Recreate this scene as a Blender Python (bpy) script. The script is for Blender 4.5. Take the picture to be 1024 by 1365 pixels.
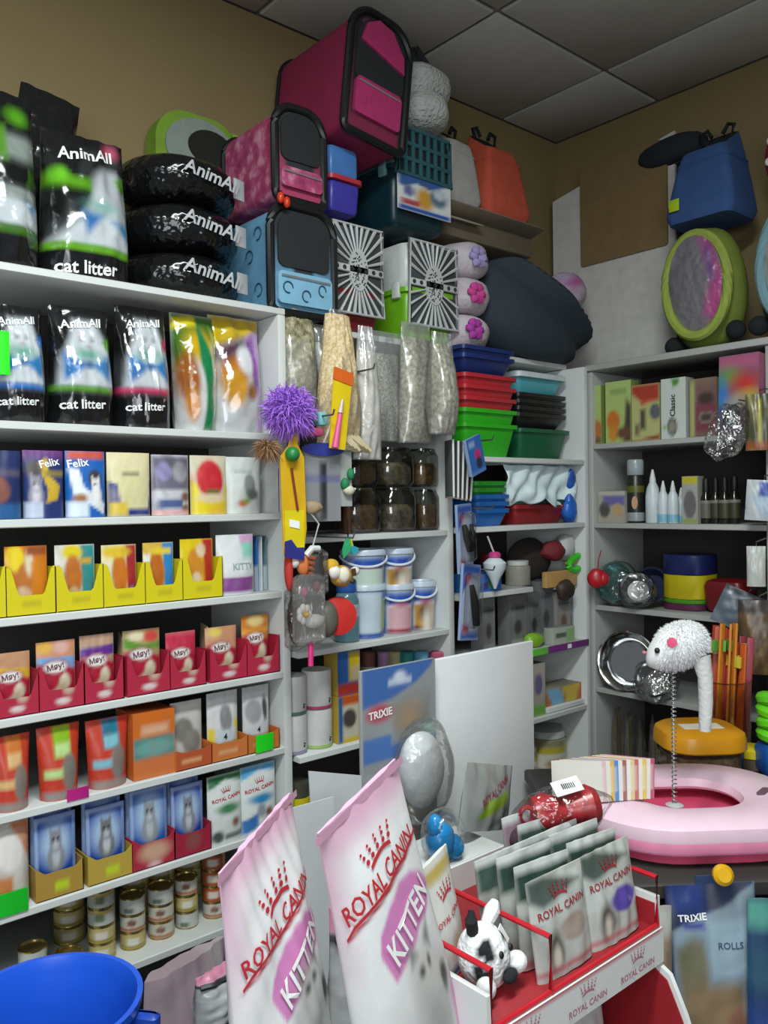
import bpy, bmesh, math, random
import numpy as np
from math import pi, sin, cos, radians, sqrt

for o in list(bpy.data.objects):
    bpy.data.objects.remove(o)
S = bpy.context.scene
COL = S.collection
PI = pi
rnd = random.Random(7)

# ------------------------------------------------------------------ camera
F_PX, EYE = 1113.0, np.array([0, 0, 1.5])
_y, _p, _r = radians(49.2), radians(-0.77), radians(0.85)
_fw = np.array([cos(_y), sin(_y), 0]); _rt = np.array([sin(_y), -cos(_y), 0]); _Z = np.array([0, 0, 1.0])
CF = _fw * cos(_p) + _Z * sin(_p); _U0 = -_fw * sin(_p) + _Z * cos(_p)
CR = cos(_r) * _rt - sin(_r) * _U0; CU = sin(_r) * _rt + cos(_r) * _U0
cam_data = bpy.data.cameras.new('camera'); cam = bpy.data.objects.new('camera', cam_data); COL.objects.link(cam)
from mathutils import Matrix, Vector, Euler
mw = Matrix.Identity(4)
for i in range(3):
    mw[i][0], mw[i][1], mw[i][2], mw[i][3] = CR[i], CU[i], -CF[i], EYE[i]
cam.matrix_world = mw
cam_data.sensor_fit = 'HORIZONTAL'; cam_data.sensor_width = 36; cam_data.lens = F_PX / 1024 * 36
cam_data.clip_start = 0.05
S.camera = cam

# ------------------------------------------------------------------ world, lights, exposure
S.view_settings.view_transform = 'Standard'; S.view_settings.look = 'None'
S.view_settings.gamma = 1; S.view_settings.use_curve_mapping = False
S.view_settings.exposure = 0.98
W = bpy.data.worlds.new('world'); S.world = W; W.use_nodes = True
W.node_tree.nodes['Background'].inputs[0].default_value = (0.80, 0.9, 1, 1)
W.node_tree.nodes['Background'].inputs[1].default_value = 0.10

def area(name, loc, rot, sx, sy, power, col=(1, 1, 1)):
    d = bpy.data.lights.new(name, 'AREA'); d.shape = 'RECTANGLE'; d.size = sx; d.size_y = sy; d.energy = power; d.color = col
    o = bpy.data.objects.new(name, d); COL.objects.link(o); o.location = loc; o.rotation_euler = rot
    return o
area('ceiling_light', (0.34, 0.34, 2.90), (0, 0, 0), 1.2, 0.3, 32, (0.93, 1.0, 0.98))
area('ceiling_light', (-0.9, -0.6, 2.90), (0, 0, 0), 1.2, 0.6, 14, (0.93, 1.0, 0.98))
area('front_fill_light', (-0.95, -1.1, 1.65), (radians(90), 0, radians(-41)), 1.5, 1.1, 8, (0.93, 0.97, 1.0)).data.spread = radians(120)  # unseen fill light added behind the camera to brighten upright faces

# ------------------------------------------------------------------ pixel rays -> places on the room's real planes
def ray(px, py):
    return CF + (px - 512) / F_PX * CR - (py - 682.5) / F_PX * CU
def onY(px, py, Y):
    d = ray(px, py); return EYE + d * (Y / d[1])
def onX(px, py, X):
    d = ray(px, py); return EYE + d * (X / d[0])
def onZ(px, py, z):
    d = ray(px, py); return EYE + d * ((z - EYE[2]) / d[2])
def at(px, py, depth):
    return EYE + ray(px, py) * depth

# ------------------------------------------------------------------ materials
def lin(h):
    h = h.lstrip('#'); c = np.array([int(h[i:i + 2], 16) / 255 for i in (0, 2, 4)])
    return np.where(c <= 0.04045, c / 12.92, ((c + 0.055) / 1.055) ** 2.4)
_mats = {}
def _base(name):
    m = bpy.data.materials.new(name); m.use_nodes = True
    return m, m.node_tree, m.node_tree.nodes['Principled BSDF']
def _noise(nt, scale, detail=3):
    tc = nt.nodes.new('ShaderNodeTexCoord'); n = nt.nodes.new('ShaderNodeTexNoise')
    n.inputs['Scale'].default_value = scale; n.inputs['Detail'].default_value = detail
    nt.links.new(tc.outputs['Object'], n.inputs['Vector']); return n
def _bump(nt, b, n, strength, dist):
    bp = nt.nodes.new('ShaderNodeBump'); bp.inputs['Strength'].default_value = strength; bp.inputs['Distance'].default_value = dist
    nt.links.new(n.outputs['Fac'], bp.inputs['Height']); nt.links.new(bp.outputs['Normal'], b.inputs['Normal'])
def M(col, rough=.5, metal=0., bump=0., bscale=60., var=.08, vscale=25., bdist=.004, name=None, emit=0):
    key = ('M', col, rough, metal, bump, bscale, var, vscale, name, emit)
    if key in _mats: return _mats[key]
    m, nt, b = _base(name or 'paint_' + col.strip('#'))
    c = lin(col)
    n = _noise(nt, vscale)
    r = nt.nodes.new('ShaderNodeValToRGB')
    r.color_ramp.elements[0].position = .3; r.color_ramp.elements[1].position = .7
    r.color_ramp.elements[0].color = (*(c * (1 - var)), 1); r.color_ramp.elements[1].color = (*np.minimum(c * (1 + var), 1), 1)
    nt.links.new(n.outputs['Fac'], r.inputs['Fac']); nt.links.new(r.outputs['Color'], b.inputs['Base Color'])
    b.inputs['Roughness'].default_value = rough; b.inputs['Metallic'].default_value = metal
    if bump: _bump(nt, b, _noise(nt, bscale, 2), bump, bdist)
    _mats[key] = m; return m
def PR(rough=.35, bump=0., bscale=30., bdist=.01, coat=0.):
    key = ('PR', rough, bump, bscale, coat)
    if key in _mats: return _mats[key]
    m, nt, b = _base('printed_film')
    a = nt.nodes.new('ShaderNodeVertexColor'); a.layer_name = 'Col'
    n = _noise(nt, 140, 2); mx = nt.nodes.new('ShaderNodeMix'); mx.data_type = 'RGBA'; mx.blend_type = 'MULTIPLY'
    mx.inputs[0].default_value = .12
    nt.links.new(a.outputs['Color'], mx.inputs[6]); nt.links.new(n.outputs['Color'], mx.inputs[7])
    nt.links.new(mx.outputs[2], b.inputs['Base Color'])
    b.inputs['Roughness'].default_value = rough
    if coat: b.inputs['Coat Weight'].default_value = coat; b.inputs['Coat Roughness'].default_value = .08
    if bump: _bump(nt, b, _noise(nt, bscale, 1.5), bump, bdist)
    _mats[key] = m; return m
def FILM(tint='#ffffff', fac=.10, rough=.17, bump=.6, bscale=35., milk=0.):
    """clear plastic: transparent with a crinkled glossy sheen, optionally a little milky"""
    key = ('F', tint, fac, rough, bump, bscale, milk)
    if key in _mats: return _mats[key]
    m = bpy.data.materials.new('clear_plastic'); m.use_nodes = True; nt = m.node_tree; nt.nodes.clear()
    out = nt.nodes.new('ShaderNodeOutputMaterial'); mx = nt.nodes.new('ShaderNodeMixShader')
    t = nt.nodes.new('ShaderNodeBsdfTransparent'); t.inputs[0].default_value = (*lin(tint), 1)
    g = nt.nodes.new('ShaderNodeBsdfGlossy'); g.inputs['Roughness'].default_value = rough
    lw = nt.nodes.new('ShaderNodeLayerWeight'); lw.inputs['Blend'].default_value = .35
    ma = nt.nodes.new('ShaderNodeMath'); ma.operation = 'MULTIPLY_ADD'; ma.inputs[1].default_value = .5; ma.inputs[2].default_value = fac
    n = _noise(nt, bscale, 2); bp = nt.nodes.new('ShaderNodeBump'); bp.inputs['Strength'].default_value = bump; bp.inputs['Distance'].default_value = .012
    nt.links.new(n.outputs['Fac'], bp.inputs['Height'])
    nt.links.new(bp.outputs['Normal'], g.inputs['Normal']); nt.links.new(bp.outputs['Normal'], lw.inputs['Normal'])
    nt.links.new(lw.outputs['Fresnel'], ma.inputs[0]); nt.links.new(ma.outputs[0], mx.inputs[0])
    src = t
    if milk:
        df = nt.nodes.new('ShaderNodeBsdfDiffuse'); df.inputs[0].default_value = (.8, .82, .82, 1)
        m2 = nt.nodes.new('ShaderNodeMixShader'); m2.inputs[0].default_value = milk
        nt.links.new(t.outputs[0], m2.inputs[1]); nt.links.new(df.outputs[0], m2.inputs[2]); src = m2
    nt.links.new(src.outputs[0], mx.inputs[1]); nt.links.new(g.outputs[0], mx.inputs[2]); nt.links.new(mx.outputs[0], out.inputs[0])
    _mats[key] = m; return m
def HAY(c1, c2, c3, scale=60., rough=.7, bump=.6):
    key = ('H', c1, c2, c3, scale)
    if key in _mats: return _mats[key]
    m, nt, b = _base('loose_fill'); n = _noise(nt, scale, 5); r = nt.nodes.new('ShaderNodeValToRGB')
    e = r.color_ramp.elements; e[0].position = .32; e[0].color = (*lin(c1), 1); e[1].position = .68; e[1].color = (*lin(c3), 1)
    k = e.new(.5); k.color = (*lin(c2), 1)
    nt.links.new(n.outputs['Fac'], r.inputs['Fac']); nt.links.new(r.outputs['Color'], b.inputs['Base Color'])
    b.inputs['Roughness'].default_value = rough; _bump(nt, b, n, bump, .01)
    _mats[key] = m; return m
PRINT = PR(.38, .15, 40., .004)          # laminated pouches
FOIL = PR(.15, .8, 15., .022, .6)        # shiny crinkled bags
CARD = PR(.55)                           # printed cardboard
WHITE = M('#d9dcda', .45, var=.03); STEEL = M('#c9cbcc', .14, 1., var=.03); BLACK = M('#0d0f11', .5)

# ------------------------------------------------------------------ geometry: (verts Nx3, faces, colours Nx3 or None)
def G(v, f, c=None): return (np.asarray(v, float), f, c)
def rotm(rot): return np.array(Euler(rot).to_matrix())
def xf(g, loc=(0, 0, 0), rot=(0, 0, 0), sc=(1, 1, 1)):
    return G((g[0] * np.asarray(sc)) @ rotm(rot).T + np.asarray(loc), g[1], g[2])
def join(*gs):
    vs, fs, cs, n = [], [], [], 0
    hasc = any(g[2] is not None for g in gs)
    for g in gs:
        vs.append(g[0]); fs += [tuple(i + n for i in f) for f in g[1]]; n += len(g[0])
        if hasc: cs.append(g[2] if g[2] is not None else np.ones((len(g[0]), 3)) * .5)
    return G(np.vstack(vs), fs, np.vstack(cs) if hasc else None)
def tint(g, col): return G(g[0], g[1], np.tile(lin(col), (len(g[0]), 1)))
def loft(secs, cap0=True, cap1=True):
    n = len(secs[0]); v = np.vstack(secs); f = []
    for k in range(len(secs) - 1):
        a = k * n; b = a + n
        for i in range(n):
            j = (i + 1) % n; f.append((a + i, a + j, b + j, b + i))
    if cap0: f.append(tuple(range(n - 1, -1, -1)))
    if cap1: f.append(tuple((len(secs) - 1) * n + i for i in range(n)))
    return G(v, f)
def circ(rx, ry=None, n=24, z=0., cx=0., cy=0.):
    a = np.arange(n) * 2 * PI / n; ry = rx if ry is None else ry
    return np.stack([cx + rx * np.cos(a), cy + ry * np.sin(a), np.full(n, z)], 1)
def lathe(prof, n=24, cap0=True, cap1=True): return loft([circ(max(r, 1e-4), n=n, z=z) for r, z in prof], cap0, cap1)
def rrect(w, d, r, z=0., k=4):
    pts = []
    for qx, qy, a0 in ((1, 1, 0), (-1, 1, 90), (-1, -1, 180), (1, -1, 270)):
        for i in range(k + 1):
            a = radians(a0 + 90 * i / k); pts.append((qx * (w / 2 - r) + r * cos(a), qy * (d / 2 - r) + r * sin(a), z))
    return np.array(pts)
def box(w, d, h, bev=.002, loc=(0, 0, 0)):
    """centred in x and y, standing on z = 0, edges rounded"""
    b = min(bev, w * .3, d * .3, h * .3); r = min(bev, w * .3, d * .3)
    g = loft([rrect(w - 2 * b, d - 2 * b, r, 0, 2), rrect(w, d, r, b, 2), rrect(w, d, r, h - b, 2), rrect(w - 2 * b, d - 2 * b, r, h, 2)])
    return xf(g, loc)
def rbox(w, d, h, r, tx=1., ty=1., k=4):
    """soft box; bottom scaled by tx, ty"""
    secs = []
    for t in np.linspace(0, 1, 3): a = t * PI / 2; secs.append((r * (1 - sin(a)), r * (1 - cos(a))))
    out = []
    for ins, z in secs: out.append((ins, z))
    for ins, z in reversed(secs): out.append((ins, h - z))
    L = []
    for ins, z in out:
        q = z / h; L.append(rrect((w - 2 * ins) * (tx + (1 - tx) * q), (d - 2 * ins) * (ty + (1 - ty) * q), r, z, k))
    return loft(L)
def tube(pts, r, n=8, closed=False, caps=True):
    P = np.asarray(pts, float); N = len(P); secs = []
    rr = np.full(N, r) if np.isscalar(r) else np.asarray(r)
    up = np.array([0.13, 0.21, 0.97])
    for i in range(N):
        t = P[(i + 1) % N] - P[i - 1] if closed else P[min(i + 1, N - 1)] - P[max(i - 1, 0)]
        t = t / (np.linalg.norm(t) + 1e-12)
        a = np.cross(t, up)
        if np.linalg.norm(a) < .1: a = np.cross(t, [1, .2, 0])
        a /= np.linalg.norm(a); b = np.cross(t, a)
        an = np.arange(n) * 2 * PI / n
        secs.append(P[i] + rr[i] * (np.cos(an)[:, None] * a + np.sin(an)[:, None] * b))
    if closed:
        g = loft(secs + [secs[0]], False, False); return g
    return loft(secs, caps, caps)
def prism(outline, d, y0=0.):
    """outline in x, z extruded along y from y0 to y0 + d (front at y0)"""
    o = np.asarray(outline, float); n = len(o)
    a = np.stack([o[:, 0], np.full(n, y0), o[:, 1]], 1); b = a + [0, d, 0]
    return loft([a, b])
def blob(rx, ry, rz, n=20, m=12, loc=(0, 0, 0), amp=0., seed=0, p=1.):
    r = np.random.RandomState(seed); ph = r.rand(6) * 6.28; fr = r.rand(6) * 3 + 1.5
    secs = []
    for i in range(m + 1):
        t = -PI / 2 + PI * i / m; c = circ(max(cos(t), .02) ** p, n=n, z=sin(t)); secs.append(c)
    v = np.vstack(secs)
    if amp:
        s = sum(np.sin(fr[k] * 2 * v[:, k % 3] + ph[k] + fr[k] * v[:, (k + 1) % 3]) for k in range(6)) / 4
        v = v * (1 + amp * s[:, None])
    v = v * [rx, ry, rz] + np.asarray(loc)
    g = loft(secs); return G(v, g[1])
def spikes(points, normals, length, width, seed=0, droop=.3, jit=.5):
    r = np.random.RandomState(seed); n = len(points)
    d = normals + r.randn(n, 3) * jit * .5; d /= np.linalg.norm(d, axis=1)[:, None]
    L = length * (.6 + .8 * r.rand(n))[:, None]
    s = np.cross(d, r.randn(n, 3)); s /= np.linalg.norm(s, axis=1)[:, None]
    mid = points + d * L * .5; tip = points + d * L + np.array([0, 0, -1]) * L * droop
    v = np.stack([points - s * width, points + s * width, mid + s * width * .8, mid - s * width * .8, tip], 1).reshape(-1, 3)
    f = []
    for i in range(n):
        a = 5 * i; f += [(a, a + 1, a + 2, a + 3), (a + 3, a + 2, a + 4)]
    return G(v, f)

# ------------------------------------------------------------------ flat print painted per vertex on fine grids
def sm(d, s): return np.clip(.5 - d / (2 * s), 0, 1)
def paint(layers, u, v, seed=0):
    c = np.zeros(u.shape + (3,)) + .5
    for L in layers:
        k = L[0]
        if k == 'bg': c[:] = lin(L[1]); continue
        if k == 'n':          # mottling: (n, scale, amount, colour)
            r = np.random.RandomState(int(L[1] * 13) + seed); s = np.zeros(u.shape)
            for _ in range(7):
                a, b, p = r.randn() * L[1], r.randn() * L[1], r.rand() * 6.28; s += np.sin(a * u + b * v + p)
            w = np.clip(s / 3.5, 0, 1) * L[2]; c = c * (1 - w[..., None]) + lin(L[3]) * w[..., None]; continue
        if k == 'g':          # vertical blend v0..v1 into colour
            w = np.clip((v - L[1]) / (L[2] - L[1]), 0, 1); col = L[3]
        elif k == 'r':
            d = np.maximum(np.maximum(L[1] - u, u - L[3]), np.maximum(L[2] - v, v - L[4])); w = sm(d, L[6] if len(L) > 6 else .03); col = L[5]
        elif k == 'e':
            d = np.sqrt(((u - L[1]) / L[3]) ** 2 + ((v - L[2]) / L[4]) ** 2) - 1; s = (L[6] if len(L) > 6 else .03) / min(L[3], L[4])
            w = sm(d, s); col = L[5]
        elif k == 'p':
            P = np.asarray(L[1]); ins = np.zeros(u.shape, bool); dd = np.full(u.shape, 9.)
            for i in range(len(P)):
                x0, y0 = P[i - 1]; x1, y1 = P[i]
                cnd = ((y0 > v) != (y1 > v)) & (u < (x1 - x0) * (v - y0) / (y1 - y0 + 1e-12) + x0); ins ^= cnd
                ex, ey = x1 - x0, y1 - y0; t = np.clip(((u - x0) * ex + (v - y0) * ey) / (ex * ex + ey * ey + 1e-12), 0, 1)
                dd = np.minimum(dd, np.hypot(u - x0 - t * ex, v - y0 - t * ey))
            w = sm(np.where(ins, -dd, dd), L[3] if len(L) > 3 else .02); col = L[2]
        c = c * (1 - w[..., None]) + lin(col) * w[..., None]
    return c
def cat(cx, cy, s, c1, c2='#e8e4dc', dark='#2a2622', a=1.3):
    """a sitting cat seen from the front: body, head, ears, eyes"""
    return [('e', cx, cy - s * .9, s * .85, s * .85, c1), ('e', cx, cy - s * .8, s * .4, s * .6, c2), ('e', cx, cy, s * .62, s * .45 * a, c1),
            ('p', [(cx - s * .6, cy + .1 * s), (cx - s * .55, cy + s * .85), (cx - s * .1, cy + s * .42)], c1),
            ('p', [(cx + s * .6, cy + .1 * s), (cx + s * .55, cy + s * .85), (cx + s * .1, cy + s * .42)], c1),
            ('e', cx, cy - s * .22, s * .3, s * .22, c2), ('e', cx - s * .24, cy + s * .08, s * .09, s * .1, dark, .01), ('e', cx + s * .24, cy + s * .08, s * .09, s * .1, dark, .01)]

def grid(nu, nv): 
    return np.meshgrid(np.linspace(0, 1, nu + 1), np.linspace(0, 1, nv + 1))
def quads(nu, nv, off=0, flip=False):
    f = []
    for j in range(nv):
        for i in range(nu):
            a = off + j * (nu + 1) + i; q = (a, a + 1, a + nu + 2, a + nu + 1); f.append(q[::-1] if flip else q)
    return f
class Pack:
    """a filled bag or pouch: front and back films with seals, thickness profile and wrinkles"""
    def __init__(s, w, h, d, layers, bot=1., top=.05, mid=1., belly=.35, wr=.0, seed=0, nu=18, nv=26, sidep=2.4, back=None, waist=0., topw=1., botw=1.):
        s.w, s.h, s.d, s.bot, s.top, s.mid, s.belly, s.wr, s.sidep = w, h, d, bot, top, mid, belly, wr, sidep
        s.topw, s.botw, s.waist = topw, botw, waist
        r = np.random.RandomState(seed + 11); s.k = [(r.randn() * 9, r.randn() * 7, r.rand() * 6.28) for _ in range(5)]
        u, v = grid(nu, nv)
        x = (u - .5) * s.width(v); z = v * h
        c = paint(layers, u, v, seed)
        vf = np.stack([x, s.y(u, v), z], -1).reshape(-1, 3); vb = np.stack([x, -s.y(u, v) , z], -1).reshape(-1, 3)
        n = (nu + 1) * (nv + 1); f = quads(nu, nv) + quads(nu, nv, n, True)
        per = [i for i in range(nu + 1)] + [(j + 1) * (nu + 1) - 1 for j in range(1, nv + 1)] + [nv * (nu + 1) + i for i in range(nu - 1, -1, -1)] + [j * (nu + 1) for j in range(nv - 1, 0, -1)]
        for i in range(len(per)):
            a, b = per[i - 1], per[i]; f.append((a, a + n, b + n, b))
        cb = np.tile(lin(back), (n, 1)) if back else c.reshape(-1, 3)
        s.geo = G(np.vstack([vf, vb]), f, np.vstack([c.reshape(-1, 3), cb]))
    def width(s, v):
        return s.w * (s.botw + (s.topw - s.botw) * v) * (1 - s.waist * np.sin(PI * np.clip(v, 0, 1)))
    def T(s, v):
        k = np.clip(v / s.belly, 0, 1); a = s.bot + (s.mid - s.bot) * np.sin(k * PI / 2)
        q = np.clip((v - s.belly) / (1 - s.belly), 0, 1); b = s.mid + (s.top - s.mid) * q ** 1.5
        return np.where(v < s.belly, a, b)
    def y(s, u, v):
        S_ = np.clip(1 - np.abs(2 * u - 1) ** s.sidep, 0, 1) ** .65
        t = s.d / 2 * S_ * s.T(v)
        if s.wr:
            wv = sum(np.sin(a * u * 2 + b * v * 2 + p) for a, b, p in s.k) / 5; t = t + s.wr * wv * np.minimum(S_ * 1.4, 1)
        return -np.maximum(t, 0) - .0012
    def front(s, x, z):
        v = np.clip(z / s.h, 0, 1); u = np.clip(x / s.width(v) + .5, 0, 1); return s.y(u, v)
class Flat:
    """printed box; front panel painted on a fine grid"""
    def __init__(s, w, d, h, layers, side='#888888', nu=14, nv=20, top=None):
        s.w, s.h, s.d = w, h, d
        u, v = grid(nu, nv)
        vf = np.stack([(u - .5) * w, np.full(u.shape, -d / 2 - .0004), v * h], -1).reshape(-1, 3)
        g = tint(box(w, d, h, .0012), side)
        if top: g[2][np.abs(g[0][:, 2] - h) < .004] = lin(top)
        s.geo = join(g, G(vf, quads(nu, nv), paint(layers, u, v).reshape(-1, 3)))
    def front(s, x, z): return np.full(np.shape(x), -s.d / 2 - .0006)

# ------------------------------------------------------------------ objects
def mesh_of(geo, mat, smooth=True, name='mesh', ang=40):
    me = bpy.data.meshes.new(name); me.from_pydata([tuple(p) for p in geo[0]], [], geo[1])
    if geo[2] is not None:
        a = me.color_attributes.new('Col', 'FLOAT_COLOR', 'POINT')
        a.data.foreach_set('color', np.hstack([geo[2], np.ones((len(geo[2]), 1))]).astype(np.float32).ravel())
    if mat: me.materials.append(mat)
    if smooth:
        me.polygons.foreach_set('use_smooth', [True] * len(me.polygons))
        try: me.set_sharp_from_angle(angle=radians(ang))
        except Exception: pass
    me.update(); return me
def put(name, geo, mat, parent=None, loc=(0, 0, 0), rot=(0, 0, 0), label=None, smooth=True, kind=None, ang=40):
    me = geo if isinstance(geo, bpy.types.Mesh) else mesh_of(geo, mat, smooth, name, ang)
    o = bpy.data.objects.new(name, me); COL.objects.link(o); o.location = loc; o.rotation_euler = rot
    if parent: o.parent = parent
    if label: o['label'] = label
    if kind: o['kind'] = kind
    return o
def tag(o, label, cat_, group=None):
    o['label'] = label; o['category'] = cat_
    if group: o['group'] = group
    return o
def thing(name, label, cat_, loc=(0, 0, 0), rot=(0, 0, 0), group=None):
    o = bpy.data.objects.new(name, None); COL.objects.link(o); o.location = loc; o.rotation_euler = rot; o.empty_display_size = .05
    return tag(o, label, cat_, group)
def solo(name, geo, mat, label, cat_, loc=(0, 0, 0), rot=(0, 0, 0), group=None, smooth=True):
    return tag(put(name, geo, mat, None, loc, rot, smooth=smooth), label, cat_, group)
def struct(name, geo, mat, loc=(0, 0, 0), rot=(0, 0, 0), parent=None, smooth=True):
    return put(name, geo, mat, parent, loc, rot, smooth=smooth, kind='structure' if parent is None else None)

_txt = {}
def text_geo(s, bold=.0):
    """flat lettering, 1 unit tall, starting at x = 0"""
    if (s, bold) in _txt: return _txt[(s, bold)]
    cu = bpy.data.curves.new('lettering', 'FONT'); cu.body = s; cu.size = 1; cu.fill_mode = 'FRONT' if hasattr(cu, 'fill_mode') and False else cu.fill_mode
    cu.offset = bold; cu.resolution_u = 2
    o = bpy.data.objects.new('lettering_source', cu); COL.objects.link(o)
    dg = bpy.context.evaluated_depsgraph_get(); me = o.evaluated_get(dg).to_mesh()
    v = np.array([p.co[:2] for p in me.vertices]).reshape(-1, 2); f = [tuple(p.vertices) for p in me.polygons]
    o.evaluated_get(dg).to_mesh_clear(); bpy.data.objects.remove(o); bpy.data.curves.remove(cu)
    _txt[(s, bold)] = (v, f); return v, f
def letter(parent, pk, s, cx, cz, w, mat, ang=0., bold=.02, h=None, name='lettering', shear=0., off=.0012):
    """words laid on the front of a pack: centre (cx, cz) in metres from its base centre, w wide, turned by ang degrees"""
    v, f = text_geo(s, bold); 
    if len(v) == 0: return
    lo, hi = v.min(0), v.max(0); k = w / (hi[0] - lo[0]); kh = k if h is None else h / (hi[1] - lo[1])
    p = (v - (lo + hi) / 2) * [k, kh]; p[:, 0] += shear * p[:, 1]
    a = radians(ang); p = p @ np.array([[cos(a), sin(a)], [-sin(a), cos(a)]]) + [cx, cz]
    y = pk.front(p[:, 0], p[:, 1]) - off
    g = G(np.stack([p[:, 0], y, p[:, 1]], 1), f)
    return put(name, g, mat, parent, smooth=False)
def decal(parent, pk, polys, mat, name='emblem', off=.0012):
    vs, fs, n = [], [], 0
    for P in polys:
        P = np.asarray(P, float); y = pk.front(P[:, 0], P[:, 1]) - off
        vs.append(np.stack([P[:, 0], y, P[:, 1]], 1)); fs.append(tuple(range(n, n + len(P)))); n += len(P)
    return put(name, G(np.vstack(vs), fs), mat, parent, smooth=False)
def disc(cx, cz, rx, rz=None, n=14, a=0):
    rz = rz or rx; t = np.arange(n) * 2 * PI / n; x = rx * np.cos(t); z = rz * np.sin(t); a = radians(a)
    return np.stack([cx + x * cos(a) - z * sin(a), cz + x * sin(a) + z * cos(a)], 1)
def crown(parent, pk, cx, cz, s, mat, ang=0.):
    """red crown emblem: an arc with rows of dots fanning above it"""
    a0 = radians(ang); P = []
    def T(x, z): return (cx + s * (x * cos(a0) - z * sin(a0)), cz + s * (x * sin(a0) + z * cos(a0)))
    arc = [(-.5 + i * .1, -.02 - .5 * ((-.5 + i * .1) ** 2) + .1) for i in range(11)]
    for i in range(10):
        (x0, z0), (x1, z1) = arc[i], arc[i + 1]; P.append([T(x0, z0), T(x1, z1), T(x1, z1 + .12), T(x0, z0 + .12)])
    for x, t in ((-.52, -25), (-.28, -12), (0, 0), (.28, 12), (.52, 25)):
        for k, r in ((.32, .075), (.5, .06), (.64, .045)):
            dx = x + sin(radians(t)) * (k - .3); c = T(dx, k - .18 * abs(x)); P.append(disc(c[0], c[1], s * r, n=8))
    return decal(parent, pk, P, mat, 'crown_emblem')
RED = M('#b52a34', .5); REDDK = M('#8c2530', .5); INKW = M('#e9ebea', .5); INK = M('#22252b', .5)

# ================================================================== the room
YF, YW, XF, XW, HC = 1.72, 2.10, 2.43, 2.76, 2.93
WALLP = M('#86754f', .8, bump=.15, bscale=180., var=.05, vscale=3., name='tan_wall_paint')
struct('wall_left', xf(box(5.2, .1, HC, 0), (.2, YW + .05, 0)), WALLP, smooth=False)
struct('wall_right', xf(box(.1, 5.2, HC, 0), (XW + .05, -.45, 0)), WALLP, smooth=False)
struct('floor', xf(box(5.2, 5.2, .05, 0), (.2, -.45, -.05)), M('#8d8a84', .5, var=.15, vscale=6., name='floor_tiles'), smooth=False)
ceil_ = struct('ceiling', xf(box(5.2, 5.2, .06, 0), (.2, -.45, HC + .012)), M('#8f8d86', .8, name='ceiling_rail'), smooth=False)
TILE = M('#b4b3ac', .9, bump=.25, bscale=220., var=.04, vscale=9., name='mineral_ceiling_tile')
tile_me = mesh_of(box(.526, .526, .012, .004), TILE)
cut_me = mesh_of(box(.526, .445, .012, .004), TILE)
for i in range(-4, 3):
    for j in range(-4, 2):
        x = 1.885 + .54 * (i - .5) + .54; y = 1.64 + .54 * (j - .5)
        if i >= 1: continue
        if j == 1: put('ceiling_tile', cut_me, None, ceil_, (x, 1.64 + .23, HC))
        else: put('ceiling_tile', tile_me, None, ceil_, (x, y, HC))
put('ceiling_tile', box(.32, .526, .012, .004), TILE, ceil_, (2.59, 1.37, HC)); put('ceiling_tile', box(.32, .526, .012, .004), TILE, ceil_, (2.59, .83, HC))
put('ceiling_tile', box(.32, .526, .012, .004), TILE, ceil_, (2.59, .29, HC)); put('ceiling_tile', box(.32, .445, .012, .004), TILE, ceil_, (2.59, 1.87, HC))

# ================================================================== shelving units
SH = M('#cdd1cf', .42, var=.03, vscale=8., name='white_melamine'); BK = M('#3c3b37', .7, var=.06, vscale=6., name='shaded_shelf_back')  # back panel colour darkened to hold the shade inside the shelves
def unit(label, x0, x1, boards, top, recess={}, sides=(1, 1), y1=YW - .015, part_spans={}):
    t = thing('shelf_unit', label, 'shelving', ((x0 + x1) / 2, (YF + y1) / 2, 0))
    L = (-(x0 + x1) / 2, -(YF + y1) / 2, 0)
    def bx(name, a, b, c, d, z0, z1, m): return put(name, xf(box(b - a, d - c, z1 - z0, .002), ((a + b) / 2, (c + d) / 2, z0)), m, t, L)
    if sides[0]: bx('side_panel', x0, x0 + .022, YF, y1, 0, top, SH)
    if sides[1]: bx('side_panel', x1 - .022, x1, YF, y1, 0, top, SH)
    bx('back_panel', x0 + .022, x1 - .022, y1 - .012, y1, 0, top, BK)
    for z in boards:
        a, b = part_spans.get(z, (x0 + .022, x1 - .022))
        bx('shelf', a, b, YF + recess.get(z, 0), y1 - .012, z - .017, z, SH)
    return t
S1, S2, S3, S4, S5, S6, S7, S8 = 1.978, 1.668, 1.474, 1.281, 1.083, .896, .70, .508
unit('white shelving unit full of cat food pouches and litter bags', .08, 1.172, [S2, S3, S4, S5, S6, S7, S8, .12], S1 - .017, part_spans={})
U1TOP = put('top_shelf', xf(box(1.092, .365, .017, .002), (.626, 1.9025, S1 - .017)), SH, None); U1TOP.parent = bpy.data.objects['shelf_unit']; U1TOP.location = (-.626, -1.9025, 0); U1TOP.name = 'shelf'
unit('white shelving unit holding hay bags, clear jars and white buckets', 1.172, 1.752, [1.60, 1.412, 1.124, .860, .60, .35], 1.95, {1.60: .14}, (0, 1))
unit('white corner shelving unit holding coloured plastic trays', 1.752, 2.42, [1.63, 1.416, 1.216, 1.012, .789, .56], 1.95, sides=(0, 1), part_spans={1.216: (1.774, 2.115)})
tb = solo('shelf_board', xf(box(1.242, .28, .018, .002)), SH, 'long top board carrying the pet carriers above the two inner units', 'shelf', (1.797, 1.945, 1.951))
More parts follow.
